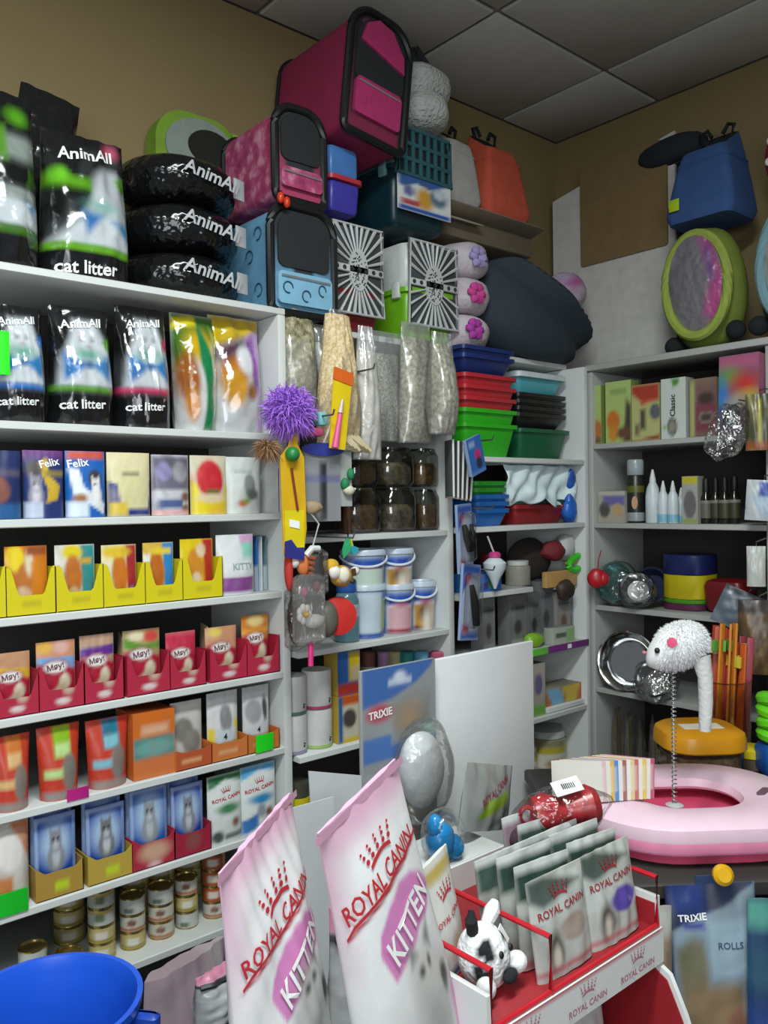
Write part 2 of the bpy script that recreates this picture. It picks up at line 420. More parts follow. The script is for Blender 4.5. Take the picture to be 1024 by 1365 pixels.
# unit on the right wall, built along -Y
SHB = M('#a9aba7', .45, var=.03, vscale=8., name='shaded_melamine')  # melamine greyed so its colour carries the light fall-off toward the corner
def unitB():
    t = thing('shelf_unit', 'shade-greyed white shelving unit on the right wall with boxes, sprays and steel bowls', 'shelving', (2.585, 1.42, 0))
    def bx(name, y0, y1, x0, x1, z0, z1, m): return put(name, xf(box(x1 - x0, y1 - y0, z1 - z0, .002), ((x0 + x1) / 2 - 2.585, (y0 + y1) / 2 - 1.42, z0)), m, t)
    bx('side_panel', 1.708, 1.73, XF, 2.745, 0, 1.935, SHB); bx('side_panel', 1.09, 1.112, XF, 2.745, 0, 1.935, SHB)
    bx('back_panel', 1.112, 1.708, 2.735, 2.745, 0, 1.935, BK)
    for z in (1.684, 1.413, 1.13, .846, .56): bx('shelf', 1.112, 1.708, XF, 2.735, z - .018, z, SHB)
    bx('shelf', .62, 1.73, XF - .01, 2.745, 1.935, 1.957, SHB)
unitB()
B1, B2, B3, B4, B5, B6 = 1.957, 1.684, 1.413, 1.13, .846, .56

# ================================================================== cat food on the left unit
def slot(a, b, t, z, Y=YF):
    """a place on a board: pixel columns a..b and top row t give x, width and height at depth Y"""
    x0 = onY(a, t + 30, Y)[0]; x1 = onY(b, t + 30, Y)[0]; top = onY((a + b) / 2, t, Y)[2]
    return (x0 + x1) / 2, x1 - x0, top - z
def pouch(name, label, cat_, a, b, t, z, layers, d=.03, Y=YF, group=None, texts=(), mat=None, rot=(0, 0, 0), dy=0., **kw):
    x, w, h = slot(a, b, t, z, Y)
    pk = Pack(w * .97, h, d, layers, **{**dict(bot=.85, top=.06, seed=int(a) + 50, wr=.0012), **kw})
    o = thing(name, label, cat_, (x, Y + d / 2 + .010 + dy, z + .0005), rot, group)
    put('film', pk.geo, mat or PRINT, o)
    for s, cx, cz, ww, m, *r in texts: letter(o, pk, s, cx * w, cz * h, ww * w, m, *(r or ()))
    return o, pk

# ---- third shelf from the top: cat treat packs in cartons
NAVY = '#1c2f74'
row3 = [
 (-20, 34, 600, [('bg', '#23305f'), ('r', 0, .62, 1, .72, '#55506a'), ('e', .3, .42, .35, .2, '#8a5440'), ('r', 0, 0, 1, .22, '#2a5b92'), ('n', 9, .3, '#3a3c66')], 'dark navy cat treat pack with a brown oval, cut by the photo edge', ()),
 (35, 91, 600, [('bg', '#26366f'), ('g', .8, 1.1, '#8a3f86'), ('p', [(.32, .8), (.55, .9), (.62, .62), (.86, .48), (.8, .28), (.5, .22), (.55, .42)], '#c9a838'), ('e', .22, .72, .2, .12, '#4a4546')] + cat(.27, .5, .2, '#8f8d99', '#c9c6d2') + [('r', 0, 0, .42, .24, '#b9c2d8'), ('r', .5, .62, 1, .7, '#8f7c3c')], 'navy pouch with a grey cat and a yellow curved stripe', (('Felix', .12, .82, .5, INKW, 12),)),
 (92, 147, 601, [('bg', '#1d62b4'), ('r', .05, .88, .95, 1, '#c9543c'), ('p', [(.05, .75), (.3, .72), (.4, .45), (.95, .2), (.9, .05), (.15, .35)], '#dfe6ec'), ('e', .68, .58, .17, .14, '#3c3a3a')] + cat(.7, .48, .17, '#e3e3e3', '#f0f0f0') + [('e', .3, .28, .16, .08, '#a06a3c'), ('r', 0, 0, .5, .24, '#d3dfee')], 'bright blue pouch with a black and white cat and a pink top', (('Felix', -.2, .82, .5, INKW, 8),)),
 (148, 207, 603, [('bg', '#d8cfa4'), ('p', [(0, .55), (.2, .5), (.25, .12), (.9, .12), (1, .5), (1, 0), (0, 0)], '#22357c'), ('e', .55, .42, .32, .28, '#d2cc9a'), ('n', 8, .25, '#e3d6c0'), ('r', .03, .02, .4, .22, '#d3b83e'), ('r', .3, .64, .7, .69, '#6b6a55')], 'cream pouch standing in a navy carton with a yellow patch', ()),
 (208, 259, 606, [('bg', '#c5c4cc'), ('r', 0, .42, 1, .97, '#6a6878'), ('e', .28, .72, .2, .15, '#8f89b4'), ('e', .72, .72, .22, .17, '#9a98a0'), ('n', 13, .5, '#46454f'), ('r', .1, .12, .75, .26, '#4d5f8a'), ('e', .85, .3, .14, .08, '#7d5648'), ('e', .85, .1, .14, .08, '#7d5648'), ('r', 0, .0, 1, .08, '#d9a6a4')], 'grey treat pack with two cat faces over a pale lower panel', ()),
 (260, 310, 607, [('bg', '#c9c4ac'), ('p', [(0, .6), (.15, .5), (.2, .25), (.8, .25), (.9, .5), (1, .6), (1, 0), (0, 0)], '#dcc81e'), ('e', .48, .6, .36, .32, '#c02a34'), ('n', 11, .25, '#d8635a'), ('e', .5, .28, .36, .08, '#d8c4a0'), ('r', .35, .36, .7, .42, '#49703e')], 'yellow pack with a big red circle printed on it', ()),
 (308, 355, 609, [('bg', '#c9cfcc'), ('e', .6, .5, .17, .2, '#7f8785'), ('e', .65, .34, .18, .1, '#626a68'), ('e', .38, .18, .12, .06, '#c06a34'), ('e', .5, .22, .09, .05, '#7e9c4c'), ('r', .2, .72, .7, .76, '#9aa3a0')], 'white pouch with a small grey cat and an orange fruit', ()),
]
for i, (a, b, t, ly, lb, tx) in enumerate(row3):
    pouch('treat_pouch', lb + ', third shelf', 'pouch', a, b, t, S3, ly, .035, texts=tx, group='treat packs on the third shelf', bot=1, top=.25)

# ---- fourth shelf: yellow cartons with a scooped front, each holding pouches
def carton(name, label, a, b, zt, z, d, col, Y=YF, scoop=(.18, .55), emblem=None, layers=None, group=None, low=.42, mat=None):
    """open display carton: base, back, sides and a front wall with a rounded scoop"""
    x, w, H = slot(a, b, zt, z, Y)
    o = thing(name, label, 'carton', (x, Y + .006 + d / 2, z + .0005), (0, 0, 0), group)
    m = mat or CARD; t = .0018
    def fr(u):   # height of the front wall's edge
        q = np.clip((np.abs(2 * u - 1) - (1 - 2 * scoop[0])) / .22, -1, 1)
        return H * (low + (1 - low) * scoop[1] * (.5 + .5 * np.sin(q * PI / 2)))
    n = 22; u = np.linspace(0, 1, n + 1); rows = np.linspace(0, 1, 9); vs = []; cu = []; cv = []
    for r in rows:
        z_ = fr(u) * r; vs.append(np.stack([(u - .5) * w, np.full(n + 1, -d / 2), z_], 1)); cu.append(u); cv.append(z_ / H)
    V = np.vstack(vs); C = paint(layers or [('bg', col)], np.concatenate(cu), np.concatenate(cv))
    k = len(V); Vb = V + [0, t, 0]; f = quads(n, 8) + quads(n, 8, k, True)
    top = 8 * (n + 1)
    for i in range(n): f.append((top + i, top + i + 1, k + top + i + 1, k + top + i))
    put('front_panel', G(np.vstack([V, Vb]), f, np.vstack([C, np.tile(lin(col), (k, 1))])), m, o)
    cm = tint
    for s in (-1, 1):
        put('side_panel', tint(prism([(0, 0), (d, 0), (d, H * (low + (1 - low) * scoop[1] * .9)), (0, H * (low + (1 - low) * scoop[1] * .97))], t), col), m, o, (s * (w / 2 - (0 if s < 0 else 0)) + (t if s < 0 else 0) * 0, -d / 2 if s > 0 else -d / 2, 0), (0, 0, PI / 2))
    put('base_panel', tint(box(w, d, t, 0), col), m, o)
    return o
YB = [
 (-48, 9, 727, [('bg', '#d9c312'), ('r', .55, .35, 1, .95, '#5c3486'), ('e', .75, .62, .15, .1, '#d9b92a')], 'purple-sided'),
 (10, 75, 729, [('bg', '#c8741e'), ('e', .22, .82, .22, .2, '#e0c81c'), ('e', .45, .5, .2, .25, '#b5702e'), ('e', .55, .75, .1, .2, '#d8c8a8'), ('e', .38, .22, .22, .17, '#d3b695'), ('r', .6, .1, .95, .75, '#cf7f22'), ('r', .5, .86, 1, 1, '#8f4a24'), ('n', 10, .22, '#b05a1c')], 'orange cat'),
 (78, 139, 727, [('bg', '#d6d2c8'), ('r', .62, 0, 1, 1, '#2e8c8e'), ('e', .42, .88, .25, .12, '#d8c41c'), ('e', .42, .5, .22, .34, '#b86a26'), ('r', .58, .7, .9, .78, '#d6a52a'), ('e', .42, .18, .16, .16, '#c9a880'), ('n', 12, .2, '#8a5a2a')], 'teal-sided'),
 (141, 195, 727, [('bg', '#dcd2a0'), ('r', .68, 0, 1, 1, '#a32c34'), ('r', 0, 0, .22, .7, '#e2e2dc'), ('e', .48, .5, .22, .36, '#c4701f'), ('e', .4, .88, .4, .1, '#d8b92a'), ('e', .82, .16, .1, .12, '#5a90c0'), ('n', 12, .2, '#8f5020')], 'dark-red-sided'),
 (197, 245, 724, [('bg', '#d3b24a'), ('r', .62, 0, 1, 1, '#2a83c2'), ('r', 0, 0, .2, .8, '#dcdcd4'), ('e', .4, .5, .24, .36, '#b7651f'), ('r', .3, .8, .9, .9, '#dcc62a'), ('n', 12, .2, '#7c4a24')], 'sky-blue-sided'),
 (247, 298, 719, [('bg', '#d9c014'), ('r', .66, .05, 1, 1, '#b02a26'), ('e', .4, .5, .24, .34, '#c98526'), ('e', .42, .28, .15, .14, '#d9c4a0'), ('e', .6, .8, .14, .12, '#dcc8a8'), ('n', 12, .15, '#a0601e')], 'bright-red-sided'),
]
for i, (a, b, t, ly, nm) in enumerate(YB):
    carton('display_carton', 'yellow scooped carton around the %s cat food pouch, fourth shelf' % nm, a - .5, b + .5, t + 2, S4, .10, '#d2c40c', scoop=(.16, .60), low=.30, group='yellow display cartons', layers=[('bg', '#d4c60e'), ('r', .32, .14, .68, .2, '#b3a21c', .04)])
    o, pk = pouch('food_pouch', '%s cat food pouch inside its yellow carton, fourth shelf' % nm, 'pouch', a + 3, b - 3, t, S4 + .004, ly, .022, dy=.018, group='pouches in yellow cartons', bot=.8)
pouch('food_pouch', 'white pouch with a purple lower band beside the yellow cartons', 'pouch', 297, 348, 713, S4, [('bg', '#d3d6d8'), ('r', .08, .04, .9, .3, '#84448a', .01), ('r', .62, .6, .98, .97, '#86c4b4', .06), ('r', .6, .86, 1, 1, '#c79ac0'), ('n', 10, .12, '#b4c4c4')], .05, texts=(('KITTY', .1, .47, .55, M('#8fa3a0'), 0),))[0]
_x, _w, _h = slot(305, 330, 735, S4); 
for k, (px, c1, lb) in enumerate(((351, '#2b62ad', 'thin blue sachet standing edge-on right of the white purple pouch'), (357, '#c9d0d2', 'thin white sachet standing edge-on behind the blue one'), (363, '#57707a', 'thin grey-green sachet, last on the fourth shelf'))):
    p = onY(px, 750, YF + .03); pk = Pack(.07, .135, .012, [('bg', c1), ('r', 0, 0, 1, .45, '#b9c4c8'), ('n', 9, .2, '#8aa0b4')], seed=k)
    o = thing('food_sachet', lb, 'sachet', (p[0], YF + .08, S4 + .0005), (0, 0, radians(78))); put('film', pk.geo, PRINT, o)

# ---- fifth shelf: red cartons with pouches
RB = [
 (-6, 53, 874, [('bg', '#b98a6a'), ('n', 9, .5, '#c2a284'), ('p', [(0, .62), (.55, .66), (1, .5), (1, .72), (.5, .74), (0, .78)], '#d0a92c')], 'yellow-banded'),
 (55, 114, 858, [('bg', '#c98e6a'), ('e', .2, .92, .2, .1, '#d9a94a'), ('e', .62, .9, .2, .1, '#d3a8a0'), ('p', [(0, .6), (.5, .62), (1, .52), (1, .74), (0, .76)], '#6aa2d4'), ('n', 9, .2, '#b87a5c')], 'light-blue-banded'),
 (114, 166, 849, [('bg', '#b5937c'), ('n', 9, .45, '#c9b0a0'), ('p', [(0, .66), (.4, .64), (1, .68), (1, .83), (0, .8)], '#5d2f8a')], 'violet-banded'),
 (172, 228, 842, [('bg', '#a8946a'), ('e', .35, .9, .22, .08, '#dcd0b0'), ('e', .75, .88, .2, .1, '#c8483e'), ('p', [(0, .72), (.5, .66), (1, .66), (1, .78), (.5, .76), (0, .88)], '#5a8e2e'), ('n', 9, .2, '#b8a880')], 'green-banded'),
 (230, 276, 845, [('bg', '#bb2b48'), ('n', 8, .2, '#c9486a'), ('g', .9, 1.2, '#c98a84')], 'plain crimson'),
 (283, 331, 838, [('bg', '#c08a6a'), ('n', 9, .5, '#d8b890'), ('e', .3, .9, .2, .08, '#d9c25a')], 'beige-topped'),
 (332, 374, 822, [('bg', '#c07a2e'), ('n', 8, .4, '#a8623a'), ('e', .5, .9, .3, .1, '#d9c080'), ('p', [(0, .66), (1, .7), (1, .78), (0, .76)], '#d9922c')], 'orange-topped'),
]
for i, (a, b, t, ly, nm) in enumerate(RB):
    lay = ly + [('p', [(0, 0), (1, 0), (1, .54), (.5, .62), (0, .66)], '#a81a36', .03), ('e', .45, .60, .34, .115, '#8f1830'), ('e', .45, .60, .29, .09, '#dfdcd8', .02), ('e', .68, .36, .15, .12, '#c9bfa6'), ('e', .6, .24, .15, .1, '#b8a88c'), ('e', .45, .17, .2, .08, '#c4b69c'), ('e', .68, .44, .06, .05, '#d6cdb8')]
    o, pk = pouch('food_pouch', '%s red cat food pouch with a white oval, fifth shelf' % nm, 'pouch', a + 2, b - 3, t, S5 + .003, lay, .024, dy=.022, group='red pouches on the fifth shelf', texts=(('Мяу!', -.05, .60, .42, M('#6a3a48'), 8),))
    carton('display_carton', 'low red carton holding the %s pouch, fifth shelf' % nm, a - .5, b + .5, t, S5, .11, '#a81c38', scoop=(.12, .5), low=.3, group='red display cartons', layers=[('bg', '#b02440'), ('e', .5, .12, .16, .05, '#d8c8c8', .02), ('e', .62, .3, .12, .09, '#c0a894', .04)])
for i, (px, t) in enumerate(((168, 855), (280, 850))):
    p = onY(px, 900, YF + .06); pk = Pack(.085, .125, .02, [('bg', '#b59a7c'), ('n', 9, .4, '#9c7a5c'), ('r', 0, 0, 1, .5, '#a03044')], seed=i + 70)
    o = thing('food_pouch', ('beige-sided pouch turned edge-on between the violet-banded and green-banded red pouches', 'beige-sided pouch turned edge-on right of the plain crimson pouch')[i], 'pouch', (p[0], YF + .085, S5 + .0005), (0, 0, radians(72))); put('film', pk.geo, PRINT, o)

# ---- sixth shelf
OR6 = [(-6, 48, '#c8742e', '#d8b078', 'orange'), (55, 115, '#86b41e', '#b7d68c', 'lime'), (121, 180, '#1c6f8c', '#7ab9c8', 'teal')]
for i, (a, b, c1, c2, nm) in enumerate(OR6):
    t = (985, 971, 961)[i]
    ly = [('bg', '#bf3a26'), ('r', .34, .58, .74, 1, c1), ('r', .36, .58, .72, .76, c2), ('e', .68, .36, .2, .25, '#7d7a74'), ('n', 16, .25, '#a8573c'), ('r', .08, .3, .5, .42, c2), ('r', .05, 0, .95, .12, '#8f8580')]
    pouch('food_pouch', 'red-orange cat food pouch with a %s top tab, sixth shelf' % nm, 'pouch', a, b, t, S6, ly, .05, group='red-orange pouches on the sixth shelf', topw=1.0, botw=.86, bot=1.1, top=.08)
def tagcard(label, px, py, Y, w, h, col, rot=(0, 0, 0)):
    p = onY(px, py, Y); return solo('price_tag', xf(box(w, .0015, h, .0003), (0, 0, -h / 2)), M(col, .5, var=.04), label, 'price tag', p, rot)
tagcard('magenta price tag at the foot of the lime-tabbed pouch', 104, 1058, YF - .002, .045, .024, '#b01c78')
bxl = [('bg', '#cf6a1c'), ('r', 0, .3, 1, .62, '#4a8582'), ('r', .2, .66, .85, .8, '#d8a888'), ('e', .5, .45, .45, .12, '#6aa09a'), ('n', 13, .2, '#a8663c'), ('r', 0, 0, 1, .28, '#c9703a')]
x, w, h = slot(180, 236, 950, S6); b = Flat(w, .09, h, bxl, '#b85a24')
o = thing('food_box', 'orange and teal cat food box, middle of the sixth shelf', 'box', (x, YF + .056, S6 + .001)); put('carton', b.geo, CARD, o)
letter(o, b, 'Brit', 0, h * .73, w * .5, INKW) if False else None
W6 = [(236, 284, 939, [('bg', '#bdbab4'), ('e', .35, .55, .3, .2, '#76726c'), ('e', .6, .35, .3, .2, '#807c76'), ('n', 12, .3, '#95918b'), ('g', .75, 1.1, '#d6d6d2')], 'grey cat'),
      (285, 332, 926, [('bg', '#d0d1d2'), ('e', .55, .58, .2, .22, '#86868a'), ('n', 13, .3, '#a9a9ab'), ('r', 0, 0, .18, .45, '#d8c422'), ('r', .82, 0, 1, .55, '#d8c422'), ('r', .4, .06, .9, .2, '#4e8c46'), ('r', .2, .22, .9, .4, '#c4d0d8')], 'yellow-edged'),
      (333, 374, 918, [('bg', '#c9cacb'), ('e', .35, .6, .3, .2, '#96969a'), ('e', .78, .62, .1, .2, '#46464a'), ('n', 13, .25, '#a4a4a8'), ('r', .3, .06, 1, .2, '#b5447c'), ('r', 0, .02, .4, .2, '#43325f'), ('r', .1, .24, 1, .4, '#c4c8d0')], 'pink-based')]
for i, (a, b, t, ly, nm) in enumerate(W6):
    tx = (('4', 0, .3, .12, INK),) if i else ()
    pouch('food_pouch', 'white %s pouch in an orange carton, sixth shelf' % nm, 'pouch', a + 2, b - 3, t, S6 + .004, ly, .026, dy=.02, group='white pouches in orange cartons', texts=tx)
    carton('display_carton', 'low orange carton under the white %s pouch' % nm, a, b, t, S6, .085, '#c46a2c', scoop=(.1, .06), low=.27, group='orange display cartons', layers=[('bg', ('#b5522a', '#c9743a', '#c4702e')[i]), ('r', .15, .1, .7, .16, '#d8a070', .02)])
tagcard('neon green price tag on the orange carton of the pink-based pouch', 353, 990, YF - .003, .05, .042, '#1fd01e')

# ---- seventh shelf
for i, (a, b, t, base, lb) in enumerate(((49, 112, 1092, '#a8873a', 'blue cat pouch in a gold carton with a small lime tag'), (119, 178, 1079, '#b59a3e', 'blue cat pouch in a gold carton with a wide lime tag'),
                                         (178, 235, 1054, '#a8243a', 'lighter blue cat pouch in a red carton, tallest of its shelf'), (234, 283, 1050, '#9c2038', 'darker blue cat pouch in a red carton, seventh shelf'))):
    c1 = ('#20459a', '#28479a', '#2b5ba8', '#263f96')[i]
    ly = [('bg', c1), ('r', 0, 0, .1, 1, '#8fa4c8', .01), ('e', .5, .62, .36, .26, '#a9c2dc', .12)] + cat(.5, .66, .24, ('#84888e', '#6f7276', '#8a929a', '#7a7f88')[i], '#b8bec6') + [('r', 0, .94, 1, 1, '#93a6cc'), ('r', .93, .1, 1, 1, '#7d94c4', .01)]
    for k in range(2):
        pouch('food_pouch', lb if k == 0 else lb.replace('pouch in', 'pouch behind another in'), 'pouch', a + 2, b - 3, t + (0 if k == 0 else -9), S7 + .004, ly, .016, dy=.016 + .022 * k, group='blue cat pouches on the seventh shelf', bot=.9)
    carton('display_carton', ('gold carton with a small lime tag, seventh shelf', 'gold carton with a wide lime tag, seventh shelf', 'crimson carton with a beige picture, seventh shelf', 'dark crimson carton, right of the beige-pictured one')[i], a, b, t, S7, .085, base, scoop=(.1, .12), low=.33, group='cartons on the seventh shelf',
           layers=[('bg', base)] + ([('n', 9, .2, '#c4a860'), ('r', .38, .08, .68, .2, '#b9cc22', .02)] if i < 2 else ([('e', .5, .2, .34, .12, '#c9a088', .05), ('e', .5, .03, .14, .05, '#d8b0b0')] if i == 2 else [('e', .5, .2, .2, .12, '#8a4a4a', .05)])))
ly = [('bg', '#c9c4bc'), ('p', [(.5, 1), (1, 1), (1, .5)], '#c8743a'), ('n', 9, .4, '#a89c94'), ('r', 0, 0, .5, .4, '#c07a44'), ('e', .45, .66, .35, .2, '#d8d4d0')]
pouch('food_pouch', 'orange and white pouch at the left end of the seventh shelf', 'pouch', -10, 46, 1102, S7, ly, .05, bot=1)
tagcard('large neon green price tag at the left end of the seventh shelf', 16, 1204, YF - .003, .062, .046, '#14b326')
for i, (a, b, t, c1, c2, nm) in enumerate(((283, 331, 1035, '#2e6e44', '#2b7a48', 'green'), (327, 376, 1022, '#5aa6d4', '#2c86b8', 'blue'))):
    ly = [('bg', '#d6dcda'), ('p', [(0, 1), (1, 1), (1, .86), (.5, .92), (0, .8)], c1), ('e', .52, .5, .32, .07, c2), ('n', 9, .12, '#b8c2be'), ('e', .72, .28, .1, .07, '#8a5a4a'), ('e', .22, .1, .16, .09, '#46504e') if i == 0 else ('p', [(0, .2), (.4, .3), (.4, .1), (.1, 0), (0, 0)], '#3a72b4'), ('r', .42, .05, .95, .13, '#5a6664') if i == 0 else ('e', .5, .33, .12, .1, '#8c98a0')]
    o, pk = pouch('food_pouch', 'white cat food pouch with a %s top and oval, seventh shelf' % nm, 'pouch', a, b - 1, t, S7, ly, .035, group='white pouches on the seventh shelf', texts=(('ROYAL CANIN', 0, .66, .8, RED, 6),))
    crown(o, pk, 0, slot(a, b, t, S7)[2] * .74, .02, RED, 6)

# ---- bottom shelf: stacks of cans
def can(label, x, y, z, r, h, ly, grp):
    o = thing('food_can', label, 'can', (x, y, z), (0, 0, 0), grp)
    n = 28; a = np.arange(n + 1) * 2 * PI / n - PI; u, v = np.meshgrid(np.linspace(0, 1, n + 1), np.linspace(0, 1, 7))
    A = (u - .5) * 2 * PI - PI / 2 - .5
    V = np.stack([r * np.cos(A), r * np.sin(A), .003 + v * (h - .006)], -1).reshape(-1, 3)
    put('label_band', G(V, quads(n, 6), paint(ly, (u * 3) % 1, v).reshape(-1, 3)), PR(.25, .0, 30, .01, .3), o)
    put('tin_body', lathe([(r * .9, .001), (r * 1.02, 0), (r * 1.03, .002), (r * .99, .004), (r * .99, h - .004), (r * 1.03, h - .002), (r * 1.02, h), (r * .93, h - .001), (r * .9, h - .004)], 24), M('#b8a468', .25, .9), o)
CANL = [[('bg', '#b9bcb6'), ('n', 9, .4, '#8d918c'), ('r', .2, .1, .6, .4, '#5c6a5a')], [('bg', '#bfae72'), ('n', 9, .4, '#8c7a3c'), ('r', .3, .3, .8, .8, '#d8d4c8'), ('r', 0, 0, 1, .2, '#9a8a34')],
        [('bg', '#b4b8b0'), ('r', .3, .2, .7, .7, '#6c7a5c'), ('r', 0, .75, 1, 1, '#b49c48'), ('n', 9, .3, '#d2d2c8')], [('bg', '#c4c0b4'), ('r', 0, 0, 1, .25, '#a8663a'), ('n', 9, .3, '#8f8a7c'), ('e', .5, .6, .2, .25, '#7d5a4a')],
        [('bg', '#a5502e'), ('r', .2, .3, .7, .8, '#d0c8bc'), ('n', 9, .3, '#8a4a34')]]
stacks = [(22, 66, 1250, 2, [0, 0], 'grey'), (72, 113, 1262, 1, [3], 'silver and pink'), (117, 157, 1200, 4, [1, 1, 2, 2], 'gold and silver'), (160, 197, 1200, 3, [1, 3, 0], 'olive'), (198, 235, 1187, 3, [3, 3, 0], 'rust-banded'), (235, 267, 1183, 3, [0, 1, 3], 'yellow-banded'), (272, 304, 1155, 4, [3, 4, 4, 4], 'orange')]
ordn = ['lowest', 'second', 'third', 'top']
pos = ['first', 'second', 'third', 'fourth', 'fifth', 'sixth', 'seventh']
for i, (a, b, t, n, ix, nm) in enumerate(stacks):
    x0, x1 = onY(a, 1260, YF + .07)[0], onY(b, 1260, YF + .07)[0]; r = (x1 - x0) / 2 * .86
    for k in range(n):
        can('%s can, %s in the %s stack of the bottom shelf' % (nm, ordn[k] if n > 1 else 'alone', pos[i]), (x0 + x1) / 2, YF + .075, S8 + k * .0385, r, .038, CANL[ix[k]], 'cat food cans on the bottom shelf')
for i, (px, n) in enumerate(((92, 3), (180, 4), (215, 4), (250, 4))):
    x = onY(px, 1200, YF + .2)[0]
    for k in range(n):
        can('gold can, %s in the back row behind the %s front stack' % (ordn[k], pos[(1, 3, 4, 5)[i]]), x, YF + .2, S8 + k * .0385, .034, .038, CANL[1], 'cat food cans on the bottom shelf')

# ================================================================== litter bags
def AX(px, py, Y=YF): return onY(px, py, Y)[0]
def AZ(px, py, Y=YF): return onY(px, py, Y)[2]
def litter(label, a, b, t, z, band, d=.11, Y=YF, texts=True, extra=(), dark='#141517', group='black cat litter bags', tail=0, big=False, dy=0.):
    x, w, h = slot(a, b, t, z, Y)
    bz = .20 if big else .30
    if big:
        catp = [('p', [(.0, bz), (.18, bz + .10), (.38, bz + .22), (.5, bz + .36), (.58, bz + .5), (.68, bz + .56), (.85, bz + .56), (.95, bz + .46), (1.0, bz + .2), (1, bz)], '#c3cad0', .04), ('e', .75, bz + .44, .2, .12, '#a9adb4', .06), ('p', [(.34, bz + .24), (.62, bz + .24), (.4, bz + .08)], '#3a6fae', .03), ('p', [(.7, bz + .2), (.98, bz + .22), (.9, bz + .1)], '#3a86b8', .03), ('e', .6, bz + .29, .14, .04, '#5f9a8c', .05)]
    else:
        catp = [('p', [(.08, bz), (.12, bz + .25), (.26, bz + .42), (.36, bz + .56), (.5, bz + .60), (.7, bz + .60), (.82, bz + .45), (.94, bz + .25), (.98, bz)], '#c6ccd2', .05), ('p', [(.34, bz + .5), (.32, bz + .62), (.46, bz + .56)], '#b4bac0', .03), ('p', [(.62, bz + .56), (.76, bz + .62), (.76, bz + .5)], '#b4bac0', .03), ('p', [(.14, bz + .30), (.52, bz + .20), (.16, bz + .06)], '#2f6fae', .03), ('p', [(.9, bz + .30), (.54, bz + .20), (.88, bz + .06)], '#2f78b4', .03), ('e', .52, bz + .29, .2, .045, '#4f9a86', .04), ('e', .53, bz + .2, .06, .035, '#1f5a94', .02), ('e', .46, bz + .42, .03, .015, '#5a6a74', .02), ('e', .62, bz + .42, .03, .015, '#5a6a74', .02), ('e', .54, bz + .36, .03, .015, '#a88a90', .02)]
    ly = [('bg', dark)] + catp + [('n', 7, .12, '#8f979c'), ('r', -.1, bz - .03, 1.1, bz + .02, band, .012), ('r', -.1, -.1, 1.1, bz - .035, dark, .01), ('r', -.1, .9, 1.1, 1.1, dark, .03), ('p', [(.8, .72), (1.1, .80), (1.1, .66), (.86, .64)], band, .02)] + list(extra)
    pk = Pack(w, h, d, ly, bot=.8, top=.10, mid=1.05, belly=.3, wr=.006, seed=int(a) + 100, nu=26, nv=38, sidep=3, topw=.9, botw=1.0)
    o = thing('litter_bag', label, 'bag', (x, Y + d / 2 + .012 + dy, z + .0005), (0, 0, 0), group)
    put('film', pk.geo, FOIL, o)
    if texts:
        letter(o, pk, 'cat litter' if not isinstance(texts, str) else texts, -w * .08, h * (bz - .13), w * .66, INKW, 3, off=.003)
        letter(o, pk, 'AnimAll', -w * .02, h * .86, w * .62, INKW, 8, shear=.2, off=.003)
    return o, pk
litter('green-banded black litter bag with a white cat, second from the left on top', 66, 187, 168, S1, '#5f9c1c', .13, extra=[('r', 0, .60, .5, .68, '#5c9c1a', .03), ('e', .16, .68, .1, .05, '#6cc02a'), ('e', .82, .93, .1, .05, '#b0506a', .03)], big=True)
o, pk = litter('tall dark green-patched litter bag at the left edge of the top', -70, 64, 98, S1, '#3c6a1c', .13, texts=False, big=True, extra=[('r', 0, .42, 1, 1, '#121416'), ('r', .55, .6, 1, .74, '#8a9690', .03), ('r', .52, .58, .62, .78, '#56902a', .03), ('e', .78, .86, .12, .05, '#56a01c'), ('r', 0, .36, 1, .43, '#87908c', .02)], dy=.0)
o, pk = litter('black litter bag lying back behind the white-cat one, rising to the wall', 22, 120, 62, S1, '#4a7a1c', .1, texts=False, dy=.16, extra=[('r', -.1, -.1, 1.1, 1.1, '#16181a')])
o.rotation_euler = (0, radians(9), 0); o.location.z += .012
for a, b, t, c, nm in ((-10, 73, 400, '#2a68b4', 'blue'), (75, 164, 404, '#4f8a1e', 'green'), (166, 240, 404, '#b02a58', 'pink')):
    litter('black cat litter bag with a %s band and white cat, second shelf' % nm, a, b, t, S2, c, .11)
# black stack of three lying bags
x0, x1 = AX(190, 300) + .01, AX(336, 300) + .035
tops = [AZ(262, 398), AZ(262, 330), AZ(262, 262), AZ(262, 197)]
zz = S1
for k in range(3):
    w, d, h = (x1 - x0) * (1, .98, .95)[k], .30, (.112, .112, .115)[k]
    o = thing('litter_bag', 'black litter bag lying flat, %s of the stack of three on the unit top' % ('bottom', 'middle', 'uppermost')[k], 'bag', ((x0 + x1) / 2, YF + .165, zz + .0005), (0, 0, 0), 'black bags lying in a stack')
    g = blob(w / 2, d / 2, h / 2 * 1.0, 36, 16, (0, 0, h / 2), .035, 3 + k, .34)
    put('film', g, PR(.13, 1., 22., .02, .6) if False else M('#101113', .14, bump=.9, bscale=22., bdist=.02), o)
    class _P:                                    # front face of a lying bag
        def front(s, x, z, w=w, d=d, h=h):
            q = np.clip(np.abs((z - h / 2) / (h / 2)), 0, .98); a = np.clip(np.abs(x / (w / 2)), 0, .98)
            return -d / 2 * np.sqrt(np.clip(1 - q ** 4, 0, 1)) * np.sqrt(np.clip(1 - a ** 6, 0, 1)) * .98
    letter(o, _P(), 'AnimAll', .02, h * .52, w * .5, M('#aeb1b4', .4), -10, shear=.15, off=.008)
    put('bag_end_patch', xf(box(.035, .004, .05, .001), (w * .36, -d / 2 * .86, h * .24), (0, 0, .3)), M('#a6a9ab', .4), o)
    zz += h
